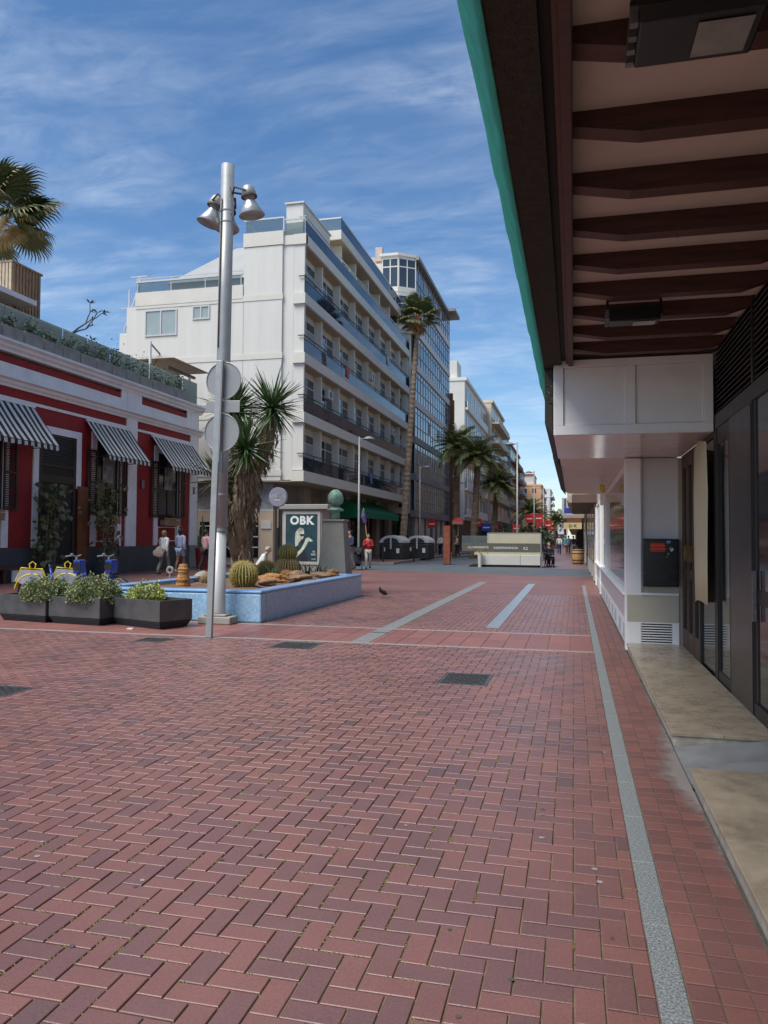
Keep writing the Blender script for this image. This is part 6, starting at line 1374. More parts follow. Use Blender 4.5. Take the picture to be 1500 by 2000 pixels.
# rental bicycles behind the planters
def bike(x, y, rz, label):
    t = thing('rental_bicycle', label, 'bicycle', (x,y,0), rz, group='blue and yellow rental bicycles')
    m_b = M('bike_blue',(0.015,0.05,0.30),.35,.1,3); m_y = M('bike_yellow',(0.75,0.55,0.01),.4,.05,3); m_t = M('tyre',(0.02,0.02,0.02),.8)
    for wx in (-.55,.55):
        mb = MB(); mb.tube([(wx+.31*math.cos(a),0,.33+.31*math.sin(a)) for a in [2*math.pi*k/32 for k in range(33)]], .022, 8, cap=False); wh = mb.build('wheel', m_t, t, world=False, smooth=True)
        mb = MB(); mb.tube([(wx+.285*math.cos(a),0,.33+.285*math.sin(a)) for a in [2*math.pi*k/32 for k in range(33)]], .010, 6, cap=False)
        for k in range(12): a = 2*math.pi*k/12; mb.bar((wx,0,.33),(wx+.285*math.cos(a),0,.33+.285*math.sin(a)),.004)
        mb.tube([(wx,-.04,.33),(wx,.04,.33)], .02, 8); mb.build('rim', m_alum, wh, world=False)
    mb = MB(); mb.tube([(.55,.0,.33),(.42,0,.72),(.36,0,1.0)], .028, 10); mb.tube([(.42,0,.72),(.25,0,.42),(-.08,0,.33),(-.55,0,.33)], .035, 10); mb.tube([(-.08,0,.33),(-.2,0,.85)], .025, 10); mb.tube([(-.18,0,.7),(-.55,0,.33)], .018, 8); mb.build('frame', m_b, t, world=False, smooth=True)
    mb = MB(); mb.tube([(.36,0,1.0),(.36,0,1.06)], .022, 8); mb.tube([(.26,-.28,1.07),(.36,-.18,1.09),(.37,0,1.06),(.36,.18,1.09),(.26,.28,1.07)], .014, 8); mb.build('handlebar', m_alum, t, world=False)
    mb = MB(); mb.box(.34,.50,-.13,.13,.72,1.0); mb.build('front_box', m_b, t, world=False, bevel=.03); mb = MB(); mb.tube([(.42,-.135,.86),(.42,-.131,.86)], .085, 16); mb.build('dark_disc', m_black, t, world=False)
    mb = MB(); mb.lathe([(.012,0),(.03,.01),(.03,.03),(.0,.035)], 10, (.36,-.2,1.10)); mb.build('bell', m_alum, t, world=False)
    n = 14; arc = [(-.55+.37*math.cos(a), .33+.37*math.sin(a)) for a in [R(20)+R(150)*k/n for k in range(n+1)]]
    mb = MB()
    for s in (-.055,.055):
        mb.tube([(px_, s, pz) for px_, pz in arc], .014, 6)
    mb.add([(px_, s, pz) for px_, pz in arc for s in (-.055,.055)], [(2*i,2*i+1,2*i+3,2*i+2) for i in range(n)]); mb.tube([(-.25,0,.52),(-.35,-.02,.80),(-.80,-.02,.82),(-.93,0,.55)], .018, 8); mb.tube([(-.62,0,.80),(-.64,0,.90),(-.57,0,.95),(-.50,0,.90),(-.52,0,.80)], .014, 8); mb.build('mudguard', m_y, t, world=False)
    mb = MB(); mb.add([(-.27,-.062,.52),(-.36,-.062,.77),(-.78,-.062,.79),(-.90,-.062,.56),(-.58,-.062,.40)], [(0,1,2,3,4)]); mb.add([(-.27,.062,.52),(-.36,.062,.77),(-.78,.062,.79),(-.90,.062,.56),(-.58,.062,.40)], [(4,3,2,1,0)]); mb.build('advert_panel', M('advert_grey',(0.30,0.31,0.34),.5,.25,9), t, world=False)
    mb = MB(); mb.lathe([(.02,0),(.07,.02),(.075,.06),(.02,.07)], 14, (-.22,0,.90)); mb.build('saddle', m_black, t, world=False)
    mb = MB(); mb.tube([(-.2,0,.8),(-.22,0,.92)], .016, 8); mb.build('seat_post', m_alum, t, world=False)
    mb = MB(); mb.bar((-.08,-.1,.2),(-.08,.1,.46),.02); mb.box(-.14,-.02,-.16,-.08,.19,.22); mb.box(-.14,-.02,.08,.16,.44,.47); mb.build('pedals', m_black, t, world=False)
bike(-10.25, 13.75, R(10), 'blue and yellow rental bicycle on the left, above the leftmost bush'); bike(-9.75, 14.15, R(4), 'blue and yellow rental bicycle on the right, above the middle bush')
# pigeon
pg = thing('pigeon', 'dark pigeon walking alone on the brick paving', 'pigeon', (-4.54,18.4,0), R(150))
bm = bmesh.new(); bmesh.ops.create_icosphere(bm, subdivisions=3, radius=1)
for v in bm.verts:
    p = v.co.copy(); v.co = Vector((p.x*.055*(1-.35*max(0,-p.y)), p.y*.13, .145+p.z*.06+(p.y*.045)))
    if p.y < -.75: v.co.z -= .01
me = bpy.data.meshes.new('body'); bm.to_mesh(me); bm.free(); me.materials.append(M('pigeon_grey',(0.035,0.037,0.045),.6,.3,20)); inst(me,'body',pg)
mb = MB(); mb.tube([(0,.09,.17),(0,.12,.22),(0,.125,.255),(0,.14,.27)], [.04,.03,.03,.02], 10); mb.tube([(0,.15,.262),(0,.178,.255)], [.008,.002], 6); mb.build('head', M('pigeon_grey',(0.035,0.037,0.045)), pg, world=False, smooth=True)
mb = MB(); mb.add([(-.03,-.10,.12),(.03,-.10,.12),(.035,-.22,.085),(-.035,-.22,.085)],[(0,1,2,3)]); mb.build('tail', M('pigeon_grey',(0.035,0.037,0.045)), pg, world=False)
for s in (-.025,.025):
    mb = MB(); mb.tube([(s,0,.10),(s,.0,.01)], .005, 6); mb.bar((s,-.01,.004),(s,.035,.004),.008,.006); mb.build('leg', M('pigeon_leg',(0.3,0.08,0.06),.6), pg, world=False)
# ================================================================ TREES AND PLANTS
random.seed(5)
m_blade = M('yucca_leaf', (0.055,0.105,0.030), .45, .35, 5, spec=.6)
m_dead = M('dead_leaf', (0.235,0.175,0.115), .85, .35, 6)
m_ytr = M('yucca_trunk', (0.22,0.155,0.10), .9, .35, 5, bump=.6, bscale=20)
def blade_mesh(L, w, droop, nm, m):
    b = MB(); n = 5
    for i in range(n+1):
        a = i/n; ww = w*(0.55+.9*a if a < .35 else 1-.0*a)*(1-a**2.2); z = -droop*a*a
        b.v += [(-ww/2, a*L, z+.012*(1-a)), (0, a*L, z-.006), (ww/2, a*L, z+.012*(1-a))]
    for i in range(n):
        q = i*3; b.f += [(q,q+1,q+4,q+3),(q+1,q+2,q+5,q+4)]; b.mi += [0,0]; b.tone += [.5,.5]
    return b.mesh(nm, m)
yl = [blade_mesh(.90,.072,.03,'leaf',m_blade), blade_mesh(.80,.068,.14,'leaf',m_blade), blade_mesh(.98,.072,.07,'leaf',m_blade)]
yc = thing('yucca_tree', 'branching yucca tree with spiky heads and shaggy dead leaf skirts in the blue bed', 'tree', (-8.0,17.6,.45))
stems = [([(0,0,0),(.05,0,.6),(.02,.0,1.6),(-.12,0,2.9),(-.14,0,4.05)], [.26,.22,.19,.17,.12]), ([(0,0,.3),(.10,.1,1.3),(.32,.1,2.6),(.66,.12,3.4),(.74,.1,4.1)], [.2,.17,.17,.16,.12]), ([(.05,-.1,.8),(.12,-.35,1.7),(.36,-.6,2.55),(.45,-.7,3.0)], [.16,.15,.15,.12]), ([(0,-.1,.5),(-.2,-.35,1.4),(-.28,-.5,2.2)], [.15,.14,.11])]
heads = [((-.16,0,4.15),80,1.0),((.78,.1,4.2),86,1.0),((.46,-.7,3.1),80,1.0),((-.30,-.5,2.35),50,.95)]
for pts, rad in stems:
    mb = MB(); mb.tube(pts, rad, 14); mb.build('trunk', m_ytr, yc, smooth=True, world=False)
sk = MB()
for pts, rad in stems:
    P = [Vector(p) for p in pts]
    for k in range(int(260*len(pts)/4)):
        a = rnd(.25,1)*(len(P)-1); i = min(int(a),len(P)-2); f = a-i; c = P[i].lerp(P[i+1],f); r_ = rad[i]*(1-f)+rad[i+1]*f; u = rnd(0,6.28)
        o_ = Vector((math.cos(u),math.sin(u),0)); s = Vector((-math.sin(u),math.cos(u),0))*rnd(.008,.02); p = c+o_*r_*.9; L = rnd(.2,.42)
        sk.add([p-s, p+s, p+o_*rnd(.05,.12)+s*.7-Vector((0,0,L*.55)), p+o_*rnd(.02,.1)-Vector((0,0,L)), p+o_*rnd(.05,.12)-s*.7-Vector((0,0,L*.5))], [(0,1,2,3,4)])
tag(sk.build('dead_leaves', m_dead, yc, world=False), kind='stuff')
for c, n, sc in heads:
    for k in range(n):
        u = rnd(0,6.28); el = R(-55)+R(140)*((k+.5)/n)**.85
        q = sc*rnd(.85,1.1)
        inst(random.choice(yl), 'leaf', yc, (c[0]+.05*math.cos(u), c[1]+.05*math.sin(u), c[2]+.10*(k/n)), (el*1.0, rnd(-.5,.5), u), (q,q,q))
more = MB()
for c, n, sc in heads:
    for k in range(int(n*.9)):
        u = rnd(0,6.28); el = R(-70)+R(150)*random.random(); q = sc*rnd(.75,1.05); me_ = random.choice(yl)
        Mx = Matrix.Translation((c[0],c[1],c[2]+rnd(-.08,.12))) @ Matrix.Rotation(u,4,'Z') @ Matrix.Rotation(rnd(-.5,.5),4,'Y') @ Matrix.Rotation(el,4,'X') @ Matrix.Scale(q,4)
        more.add([Mx @ v.co for v in me_.vertices], [tuple(p.vertices) for p in me_.polygons])
tag(more.build('inner_leaves', m_blade, yc, world=False), kind='stuff')
# agave clump before the pedestal
ag = thing('agave', 'dark spiky agave clump at the foot of the pedestal', 'plant', (-6.35,18.4,.46))
bl2 = blade_mesh(.40,.05,.06,'leaf',M('agave_leaf',(0.045,0.08,0.04),.5,.3,6))
for k in range(60):
    u = rnd(0,6.28); q = rnd(.7,1.1); inst(bl2, 'leaf', ag, (rnd(-.35,.4),rnd(-.2,.2),.02), (R(rnd(15,75)),0,u), (q,q,q))
ag2 = thing('agave', 'thin green spiky plant beside the large barrel cactus', 'plant', (-6.85,16.9,.46))
for k in range(16):
    u = rnd(0,6.28); inst(bl2, 'leaf', ag2, (rnd(-.08,.08),rnd(-.08,.08),.0), (R(rnd(35,80)),0,u), (1,1,1))
# column cactus in a red pot by the side street
cc = thing('column_cactus', 'slim column cactus in a dark red pot at the house corner', 'cactus', (-16.2,31.6,0))
mb = MB(); mb.lathe([(.24,0),(.32,.95),(.30,.98),(.0,.96)], 18); mb.build('pot', M('dark_red_pot',(0.16,0.01,0.012),.5), cc, world=False)
mb = MB()
for (x, y, h) in ((0,0,1.5),(.12,.05,1.0),(-.12,0,.9),(.02,.12,1.2),(-.2,.05,.6)): mb.tube([(x,y,.9),(x,y,.9+h*.6),(x*1.2,y,.9+h)], [.05,.055,.015], 9)
mb.build('stems', M('cactus_green',(0.06,0.10,0.04),.6,.3,6), cc, world=False)

def frond_mesh(L, nl, m, seed):
    """feather palm frond: arching rib with two rows of leaflets"""
    random.seed(seed); b = MB(); pts = []
    for i in range(9):
        a = i/8; pts.append(Vector((0, L*(a-.12*a*a), L*(.34*a-.62*a*a))))
    b.tube(pts, [.03-.024*i/8 for i in range(9)], 5)
    for k in range(nl):
        a = .12+.86*k/nl; i = min(int(a*8),7); f = a*8-i; c = pts[i].lerp(pts[i+1],f); t = (pts[i+1]-pts[i]).normalized(); ll = .52*math.sin(math.pi*(a*.85+.12))**.6*L/2.3
        for s in (-1,1):
            d = (Vector((s*.78,0,rnd(.05,.35)))+t*.75).normalized(); e = c+d*ll*.55; g_ = c+d*ll+Vector((0,0,-ll*rnd(.15,.35))); w = t*.026*L/2.3
            b.add([c-w, c+w, e+w*1.0, g_, e-w*1.0], [(0,1,2,3,4)])
    return b.mesh('frond', m)
m_fr = M('date_palm_frond', (0.10,0.12,0.040), .5, .4, 2, spec=.5)
m_frd = M('dry_frond', (0.26,0.18,0.09), .8, .3, 2)
frs = [frond_mesh(2.5, 26, m_fr, s) for s in (1,2,3)]; frd = frond_mesh(2.2, 22, m_frd, 9)
random.seed(11)
m_trk = M('palm_trunk', (0.15,0.105,0.075), .95, .4, 2, bump=.8, bscale=14, stretch=(1,1,4))
def date_palm(x, y, h, label, sc=1.0, lean=(0,0), n=54, r0=.24):
    t = thing('date_palm', label, 'palm tree', (x,y,0), group='date palms along the street')
    mb = MB(); pts, rad = [], []
    for i in range(int(h/.22)+1):
        a = i*.22/h; pts.append((lean[0]*a, lean[1]*a, i*.22)); rad.append(r0*(1.15-.35*a)+(.025 if i % 2 else 0))
    mb.tube(pts, rad, 12); mb.build('trunk', m_trk, t, world=False)
    mb = MB(); mb.lathe([(r0*.8,-.5),(r0*1.5,-.1),(r0*1.4,.2),(.1,.5)], 12, (lean[0],lean[1],h)); mb.build('crown_base', M('crown_fibre',(0.20,0.12,0.06),.95,.4,5), t, world=False)
    for k in range(n):
        u = k*2.39996+rnd(-.2,.2); el = R(78)-R(112)*(k/n)**.9
        m = frd if k > n-4 else random.choice(frs); q = sc*rnd(.85,1.08)
        inst(m, 'frond', t, (lean[0]+.1*math.cos(u),lean[1]+.1*math.sin(u),h+.15), (el,rnd(-.25,.25),u), (q,q,q))
date_palm(-8.75, 58.5, 8.1, 'tallest date palm, left of the three at the start of the street', 1.0, (.1,0))
date_palm(-7.0, 55.0, 7.0, 'thick trunked date palm right behind the cafe enclosure', .95, (.35,0))
date_palm(-7.6, 74, 6.3, 'third date palm, right of the pair, with drooping dry fronds', 1.1, (.5,0))
date_palm(-4.9, 92, 4.2, 'low date palm in the middle of the far street', 1.1, n=34)
date_palm(-2.4, 112, 3.6, 'small dark date palm in the far distance', 1.0, n=30)
date_palm(-5.4, 128, 4.4, 'farthest date palm in the middle of the street', 1.1, n=30)
date_palm(-1.5, 150, 5.0, 'distant palm close to the right hand wall', 1.1, n=30)
# street shrubs (round, dark) in the middle of the far street
m_shr = M('shrub_leaf',(0.035,0.05,0.02),.6,.5,3)
def shrub(x, y, r_, h, label):
    t = thing('street_shrub', label, 'shrub', (x,y,0), group='dark shrubs down the middle of the street'); f = MB()
    for k in range(420):
        u, v = rnd(0,6.28), rnd(-1,1); q = rnd(.5,1.05)*(1+.2*math.sin(u*3)*v); c = Vector((math.cos(u)*math.sqrt(1-v*v)*r_*q, math.sin(u)*math.sqrt(1-v*v)*r_*q, h*.58+v*h*.42*q)); d = Vector((rnd(-1,1),rnd(-1,1),rnd(-1,1))).normalized()*rnd(.08,.16); e = d.cross(Vector((rnd(-1,1),rnd(-1,1),1))).normalized()*.06; f.add([c-d,c+e,c+d,c-e],[(0,1,2,3)])
    f.build('crown', m_shr, t, world=False); mb = MB(); mb.tube([(0,0,0),(0,0,h*.7)], .05, 6); mb.build('trunk', m_trk, t, world=False)
for i, (x,y,r_,h) in enumerate(((-1.9,52,.7,2.2),(-2.9,63,.8,2.6),(-4.4,66,.9,2.7),(-6.2,70,.9,2.5),(-3.3,88,1.0,3.2),(-5.6,100,1.2,3.4),(-4.0,140,1.4,4.2),(-7.5,96,1.2,3.2))):
    shrub(x,y,r_,h,['dark shrub beside the walking figure in black','shrub right behind the cafe enclosure','shrub behind the middle of the cafe enclosure','shrub left behind the cafe enclosure','taller shrub under the red banners','shrub under the third date palm','far shrub in the middle of the street','far shrub by the left hand shops'][i])

def fan_mesh(pet, blade, m, m2, seed, n=34):
    """fan palm leaf: stalk, pleated fan of segments with hanging tips"""
    random.seed(seed); b = MB(); b.tube([(0,0,0),(0,pet*.5,.06),(0,pet,.02)], [.028,.02,.014], 5, mi=1); c0 = Vector((0,pet,.02))
    for k in range(n):
        a = R(-118)+R(236)*k/(n-1); L = blade*(.78+.22*math.cos(a*.8))*rnd(.94,1.04); d = Vector((math.sin(a),math.cos(a),0)); s = Vector((math.cos(a),-math.sin(a),0))
        w = L*.62*R(236)/(n-1)*.62
        p1 = c0+d*L*.58+Vector((0,0,.05-.10*abs(math.sin(a)))); p2 = c0+d*L*.84+Vector((0,0,-.06-.12*abs(math.sin(a)))); p3 = p2+d*L*.12+Vector((0,0,-L*rnd(.10,.24)))
        up = Vector((0,0,.018*(1 if k % 2 else -1)))
        b.add([c0, p1-s*w+up, p1+s*w-up], [(0,1,2)], 0); b.add([p1-s*w+up, p1+s*w-up, p2+s*w*.55, p2-s*w*.55], [(0,1,2,3)], 0); b.add([p2-s*w*.55, p2+s*w*.55, p3], [(0,1,2)], 1 if random.random() < .5 else 0)
        if random.random() < .45:
            q = c0+d*L*.6; b.add([q, q+s*.008, q+d*.05+Vector((0,0,-rnd(.2,.45)))], [(0,1,2)], 1)
    return b.mesh('fan_leaf', [m, m2])
m_fan = M('fan_palm_leaf', (0.085,0.115,0.038), .45, .4, 3, spec=.6); m_thr = M('straw_thread',(0.40,0.28,0.13),.8,.3,4)
fans = [fan_mesh(1.25,1.30,m_fan,m_thr,s) for s in (1,2,3)]
fand = fan_mesh(.9,1.1,M('dry_fan',(0.36,0.25,0.10),.8,.3,3),m_thr,5)
random.seed(3)
def fan_palm(x, y, h, label, sc, n, dry, r0=.2, lean=(0,0), spec=None):
    t = thing('fan_palm', label, 'palm tree', (x,y,0))
    mb = MB(); pts, rad = [], []; k_ = int(h/.16)
    for i in range(k_+1):
        a = i/k_; pts.append((lean[0]*a, lean[1]*a, h*a)); rad.append(r0*(1.25-.55*a)+(.022 if i % 2 else -.005)+rnd(-.008,.008))
    mb.tube(pts, rad, 14); mb.build('trunk', M('fan_palm_trunk',(0.27,0.20,0.145),.95,.45,5,bump=.9,bscale=16), t, world=False)
    if spec:
        for (u, el, q, rl) in spec: inst(random.choice(fans), 'fan_leaf', t, (lean[0],lean[1],h), (el,rl,u), (q,q,q))
    for k in range(n):
        u = k*2.39996; el = R(80)-R(105)*(k/n); q = sc*rnd(.88,1.08)
        inst(random.choice(fans), 'fan_leaf', t, (lean[0]+.08*math.cos(u),lean[1]+.08*math.sin(u),h), (el,rnd(-.3,.3),u), (q,q,q))
    for k in range(dry):
        u = rnd(0,6.28); q = sc*rnd(.7,.95); inst(fand, 'dry_leaf', t, (lean[0],lean[1],h-rnd(.1,.5)), (R(rnd(-85,-15)),rnd(-1.2,1.2),u), (q*.85,q*.85,q*.85))
    return t
fan_palm(-10.95, 49.3, 16.0, 'very tall slender fan palm in front of the white building', .70, 26, 9, .19, (.95,.3))
mb = MB(); mb.lathe([(.16,-.9),(.26,-.6),(.30,-.2),(.2,.2)], 12, (-10.0,49.6,16.0)); o = mb.build('dead_skirt', M('red_brown_fibre',(0.22,0.07,0.05),.95,.4,6)); o.parent = [q for q in bpy.data.objects if q.name.startswith('fan_palm') and q.parent is None][0]; o.location = (10.95,-49.3,0)
fan_palm(-21.3, 24.2, 13.4, 'large fan palm rising behind the slatted box at the left edge', 1.1, 18, 6, .24, (0,0), spec=[(R(-62),R(20),1.15,.5),(R(-50),R(-22),1.0,-.3),(R(-80),R(48),1.1,.2),(R(-95),R(5),1.05,.4)])
# ================================================================ PEOPLE
random.seed(9)
def skin_obj(name, verts, edges, mat, parent, root=0, sub=2):
    """verts: {key:(pos,(rx,ry))}"""
    ks = list(verts); ix = {k: i for i, k in enumerate(ks)}
    me = bpy.data.meshes.new(name); me.from_pydata([verts[k][0] for k in ks], [(ix[a], ix[b]) for a, b in edges], []); me.materials.append(mat)
    o = bpy.data.objects.new(name, me); C.objects.link(o); o.parent = parent
    md = o.modifiers.new('skin', 'SKIN'); md.use_smooth_shade = True; md.branch_smoothing = .4
    if not me.skin_vertices: 
        bm = bmesh.new(); bm.from_mesh(me); bm.verts.layers.skin.verify(); bm.to_mesh(me); bm.free()
    sv = me.skin_vertices[0].data
    for i, k in enumerate(ks):
        r_ = verts[k][1]; sv[i].radius = r_ if isinstance(r_, tuple) else (r_, r_); sv[i].use_root = (i == root)
    sb = o.modifiers.new('sub', 'SUBSURF'); sb.levels = sub-1; sb.render_levels = sub
    return o
SKIN = M('skin', (0.42,0.24,0.17), .55, .08, 8); SKIN2 = M('tanned_skin', (0.28,0.14,0.085), .55, .08, 8)
def person(label, x, y, heading, h, shirt, trousers, hair, group=None, skin=SKIN, stride=.18, sleeves='long', legs='long', arms='swing', sit=False, lean=0.0, hairstyle='short', extra=None):
    t = thing('person', label, 'person', (x,y,0), heading, group)
    s = h/1.70; V = {}
    def J(k, p, r_): V[k] = ((p[0]*s, p[1]*s, p[2]*s), (r_[0]*s, r_[1]*s) if isinstance(r_, tuple) else r_*s)
    pz = .93 if not sit else .50; L = lean
    def up(z, y_=0): return (0, y_+math.sin(L)*z, pz+math.cos(L)*z)
    J('pel', (0,0,pz), (.135,.105)); J('wai', up(.14), (.115,.085)); J('che', up(.34,.01), (.15,.10)); J('nb', up(.49), (.07,.06)); J('nk', up(.55,.015), .048)
    J('hd', up(.635,.03), (.072,.085)); J('ht', up(.72,.02), (.068,.08)); J('tp', up(.755,.01), .045); J('ns', tuple(a+b for a, b in zip(up(.635,.03),(0,.095,-.005))), .013)
    hands = {}
    for sd, k in ((-1,'l'),(1,'r')):
        sh = up(.44); J('sh'+k, (sd*.165, sh[1], sh[2]), .055)
        ph = stride*sd
        if arms == 'swing': el = (sd*.215, sh[1]-ph*.55-.02, sh[2]-.27); wr = (sd*.215, sh[1]-ph*1.0+.08, sh[2]-.50)
        elif arms == 'phone': el = (sd*.20, sh[1]+.08, sh[2]-.24); wr = (sd*.06, sh[1]+.28, sh[2]-.06)
        elif arms == 'push': el = (sd*.21, sh[1]+.05, sh[2]-.26); wr = (sd*.17, sh[1]+.30, sh[2]-.34)
        elif arms == 'eat': el = (sd*.22, sh[1]+.03, sh[2]-.25); wr = (sd*.05, sh[1]+.22, sh[2]-.10-(.12 if sd < 0 else 0))
        else: el = (sd*.22, sh[1]+.02, sh[2]-.26); wr = (sd*.12, sh[1]+.24, sh[2]-.36)
        J('el'+k, el, .042); J('wr'+k, wr, (.027,.024))
        d = (Vector(wr)-Vector(el)).normalized(); px_ = Vector(wr)+d*.045; J('pa'+k, px_, (.034,.02)); q = d.cross(Vector((0,0,1))); q = q.normalized() if q.length > .2 else Vector((1,0,0))
        for fi, (of, ln) in enumerate(((-.027,.055),(-.009,.066),(.009,.062),(.027,.048))):
            b = px_+d*.035+q*of; e = b+d*ln+Vector((0,.012,-.008)); J('fb%d%s' % (fi,k), b, .0085); J('ft%d%s' % (fi,k), e, .0075)
        J('tb'+k, Vector(wr)+d*.03+q*.04, .010); J('tt'+k, Vector(wr)+d*.075+q*.055, .008)
        if sit: hp = (sd*.09,.02,pz-.02); kn = (sd*.11,.42,pz-.02); an = (sd*.11,.40,.08)
        else: hp = (sd*.085,0,.88); kn = (sd*.088, ph*.75+.03, .48); an = (sd*.088, ph*1.25-.06*abs(stride)/.18, .085+(.05 if ph < 0 and stride else 0))
        J('hp'+k, hp, .088); J('kn'+k, kn, .056); J('cf'+k, tuple(.6*a+.4*b-(0,.02,0)[i] for i, (a, b) in enumerate(zip(kn,an))), .055); J('an'+k, an, .036); J('to'+k, (an[0], an[1]+.15, an[2]-.045), (.038,.026))
    E_ = [('pel','wai'),('wai','che'),('che','nb'),('nb','nk'),('nk','hd'),('hd','ht'),('ht','tp'),('hd','ns')]
    for k in 'lr':
        E_ += [('nb','sh'+k),('sh'+k,'el'+k),('el'+k,'wr'+k),('wr'+k,'pa'+k),('wr'+k,'tb'+k),('tb'+k,'tt'+k),('pel','hp'+k),('hp'+k,'kn'+k),('kn'+k,'cf'+k),('cf'+k,'an'+k),('an'+k,'to'+k)]
        for fi in range(4): E_ += [('pa'+k,'fb%d%s' % (fi,k)),('fb%d%s' % (fi,k),'ft%d%s' % (fi,k))]
    skin_obj('body', V, E_, skin, t)
    def grow(keys, g, over=None):
        o_ = {}
        for k in keys:
            r_ = V[k][1]; r_ = r_ if isinstance(r_, tuple) else (r_, r_); o_[k] = (V[k][0], (r_[0]+g*s, r_[1]+g*s))
        if over:
            for k, r_ in over.items(): o_[k] = (o_[k][0], (r_[0]*s, r_[1]*s))
        return o_
    ks = ['pel','wai','che','nb']; ed = [('pel','wai'),('wai','che'),('che','nb')]
    V['nb2'] = (tuple(V['nb'][0]), .052*s)
    for k in 'lr':
        ks += ['sh'+k]; ed += [('nb','sh'+k)]
        e0, w0 = Vector(V['el'+k][0]), Vector(V['wr'+k][0]); s0 = Vector(V['sh'+k][0])
        if sleeves == 'long': V['cu'+k] = (tuple(e0.lerp(w0,.92)), .032*s); ks += ['el'+k,'cu'+k]; ed += [('sh'+k,'el'+k),('el'+k,'cu'+k)]
        else: V['sl'+k] = (tuple(s0.lerp(e0,.8)), .046*s); ks += ['sl'+k]; ed += [('sh'+k,'sl'+k)]
    skin_obj('shirt', grow(ks, .018, {'pel':(.150,.122),'wai':(.142,.112)}), ed, shirt, t)
    ks = ['pel']; ed = []
    for k in 'lr':
        ks += ['hp'+k]; ed += [('pel','hp'+k)]
        if legs == 'long': V['hm'+k] = (tuple(Vector(V['cf'+k][0]).lerp(Vector(V['an'+k][0]),.9)), .052*s); ks += ['kn'+k,'cf'+k,'hm'+k]; ed += [('hp'+k,'kn'+k),('kn'+k,'cf'+k),('cf'+k,'hm'+k)]
        else: V['hm'+k] = (tuple(Vector(V['hp'+k][0]).lerp(Vector(V['kn'+k][0]),.62)), .078*s); ks += ['hm'+k]; ed += [('hp'+k,'hm'+k)]
    skin_obj('trousers', grow(ks, .014), ed, trousers, t)
    for k in 'lr':
        a, b = Vector(V['an'+k][0]), Vector(V['to'+k][0]); m = MB(); m.tube([a+Vector((0,-.05,-.035))*s, a+Vector((0,0,-.025))*s, b, b+Vector((0,.05,-.0))*s], [.035*s,.048*s,.045*s,.02*s], 10); m.build('shoe', M('dark_shoe',(0.05,0.05,0.055),.6) if legs == 'long' else M('pale_shoe',(0.5,0.48,0.45),.6), t, world=False, smooth=True)
    # hair
    bm = bmesh.new(); bmesh.ops.create_icosphere(bm, subdivisions=3, radius=1); hc = Vector(up(.675,.005))
    for v in bm.verts:
        p = v.co.copy(); f = 1+.05*math.sin(p.x*9+p.z*7)
        if p.y > .35 and p.z < .35: p.y = .35; f = .9
        low = -.55 if hairstyle == 'short' else -1.6
        z = p.z if p.z > 0 else p.z*abs(low)
        v.co = (hc+Vector((p.x*.092*f, p.y*.108*f-.012, z*.105*f)))*s
    if hairstyle == 'bun':
        g_ = bmesh.ops.create_icosphere(bm, subdivisions=2, radius=.05*s)
        for v in g_['verts']: v.co += (hc+Vector((0,-.04,.13)))*s
    me = bpy.data.meshes.new('hair'); bm.to_mesh(me); bm.free(); me.materials.append(hair)
    for p in me.polygons: p.use_smooth = True
    inst(me, 'hair', t)
    for sd in (-1,1):
        e = Vector(up(.65,.03)); m = MB(); m.lathe([(.0,-.006),(.009,0),(.0,.006)], 8, ((sd*.03)*s, (e.y+.083)*s, e.z*s)); m.build('eye', m_black, t, world=False)
    m = MB(); e = Vector(up(.595,.03)); m.box(-.022*s,.022*s,(e.y+.078)*s,(e.y+.086)*s,(e.z-.004)*s,(e.z+.004)*s); m.build('mouth', M('lips',(0.25,0.08,0.07),.5), t, world=False)
    return t, V, s
cw = M('white_cotton',(0.66,0.66,0.64),.85,.06,6); cgg = M('grey_green_cloth',(0.16,0.17,0.13),.85,.15,6); clb = M('pale_blue_cloth',(0.36,0.41,0.54),.85,.08,6); cpk = M('pink_cloth',(0.58,0.32,0.34),.85,.1,6); cbk = M('black_cloth',(0.015,0.016,0.02),.8,.2,6); crd = M('red_cloth',(0.42,0.02,0.025),.8,.1,6); cpt = M('patterned_cloth',(0.48,0.45,0.40),.85,.6,22); cnv = M('navy_cloth',(0.03,0.04,0.09),.85,.1,6); ctl = M('teal_cloth',(0.06,0.30,0.28),.85,.1,6); cgy = M('grey_cloth',(0.2,0.2,0.21),.85,.1,6)
hbr = M('light_brown_hair',(0.22,0.14,0.075),.6,.3,20); hdk = M('dark_hair',(0.018,0.013,0.010),.5,.3,20); hrd = M('auburn_hair',(0.16,0.055,0.03),.55,.3,20); hgr = M('grey_hair',(0.3,0.29,0.27),.6,.3,20)
person('person in a white top with a big beige shoulder bag, seen from behind', -15.0, 26.2, R(-12), 1.70, cw, cgg, hbr, stride=.16, hairstyle='long')
bg_ = thing('shoulder_bag', 'large slouchy beige shoulder bag carried by the person in white', 'bag', (-15.12, 26.0, .82))
bm = bmesh.new(); bmesh.ops.create_icosphere(bm, subdivisions=3, radius=1)
for v in bm.verts: p = v.co.copy(); v.co = Vector((p.x*.20*(1-.55*max(0,p.z))*(1.15 if p.z < 0 else 1), p.y*.085, (p.z if p.z > -.6 else -.6-.15*(-.6-p.z))*.26*(1+.05*math.sin(p.x*7))))
me = bpy.data.meshes.new('pouch'); bm.to_mesh(me); bm.free(); me.materials.append(M('beige_canvas',(0.40,0.31,0.26),.8,.12,6)); inst(me,'pouch',bg_,(0,0,.05),(0,R(14),0))
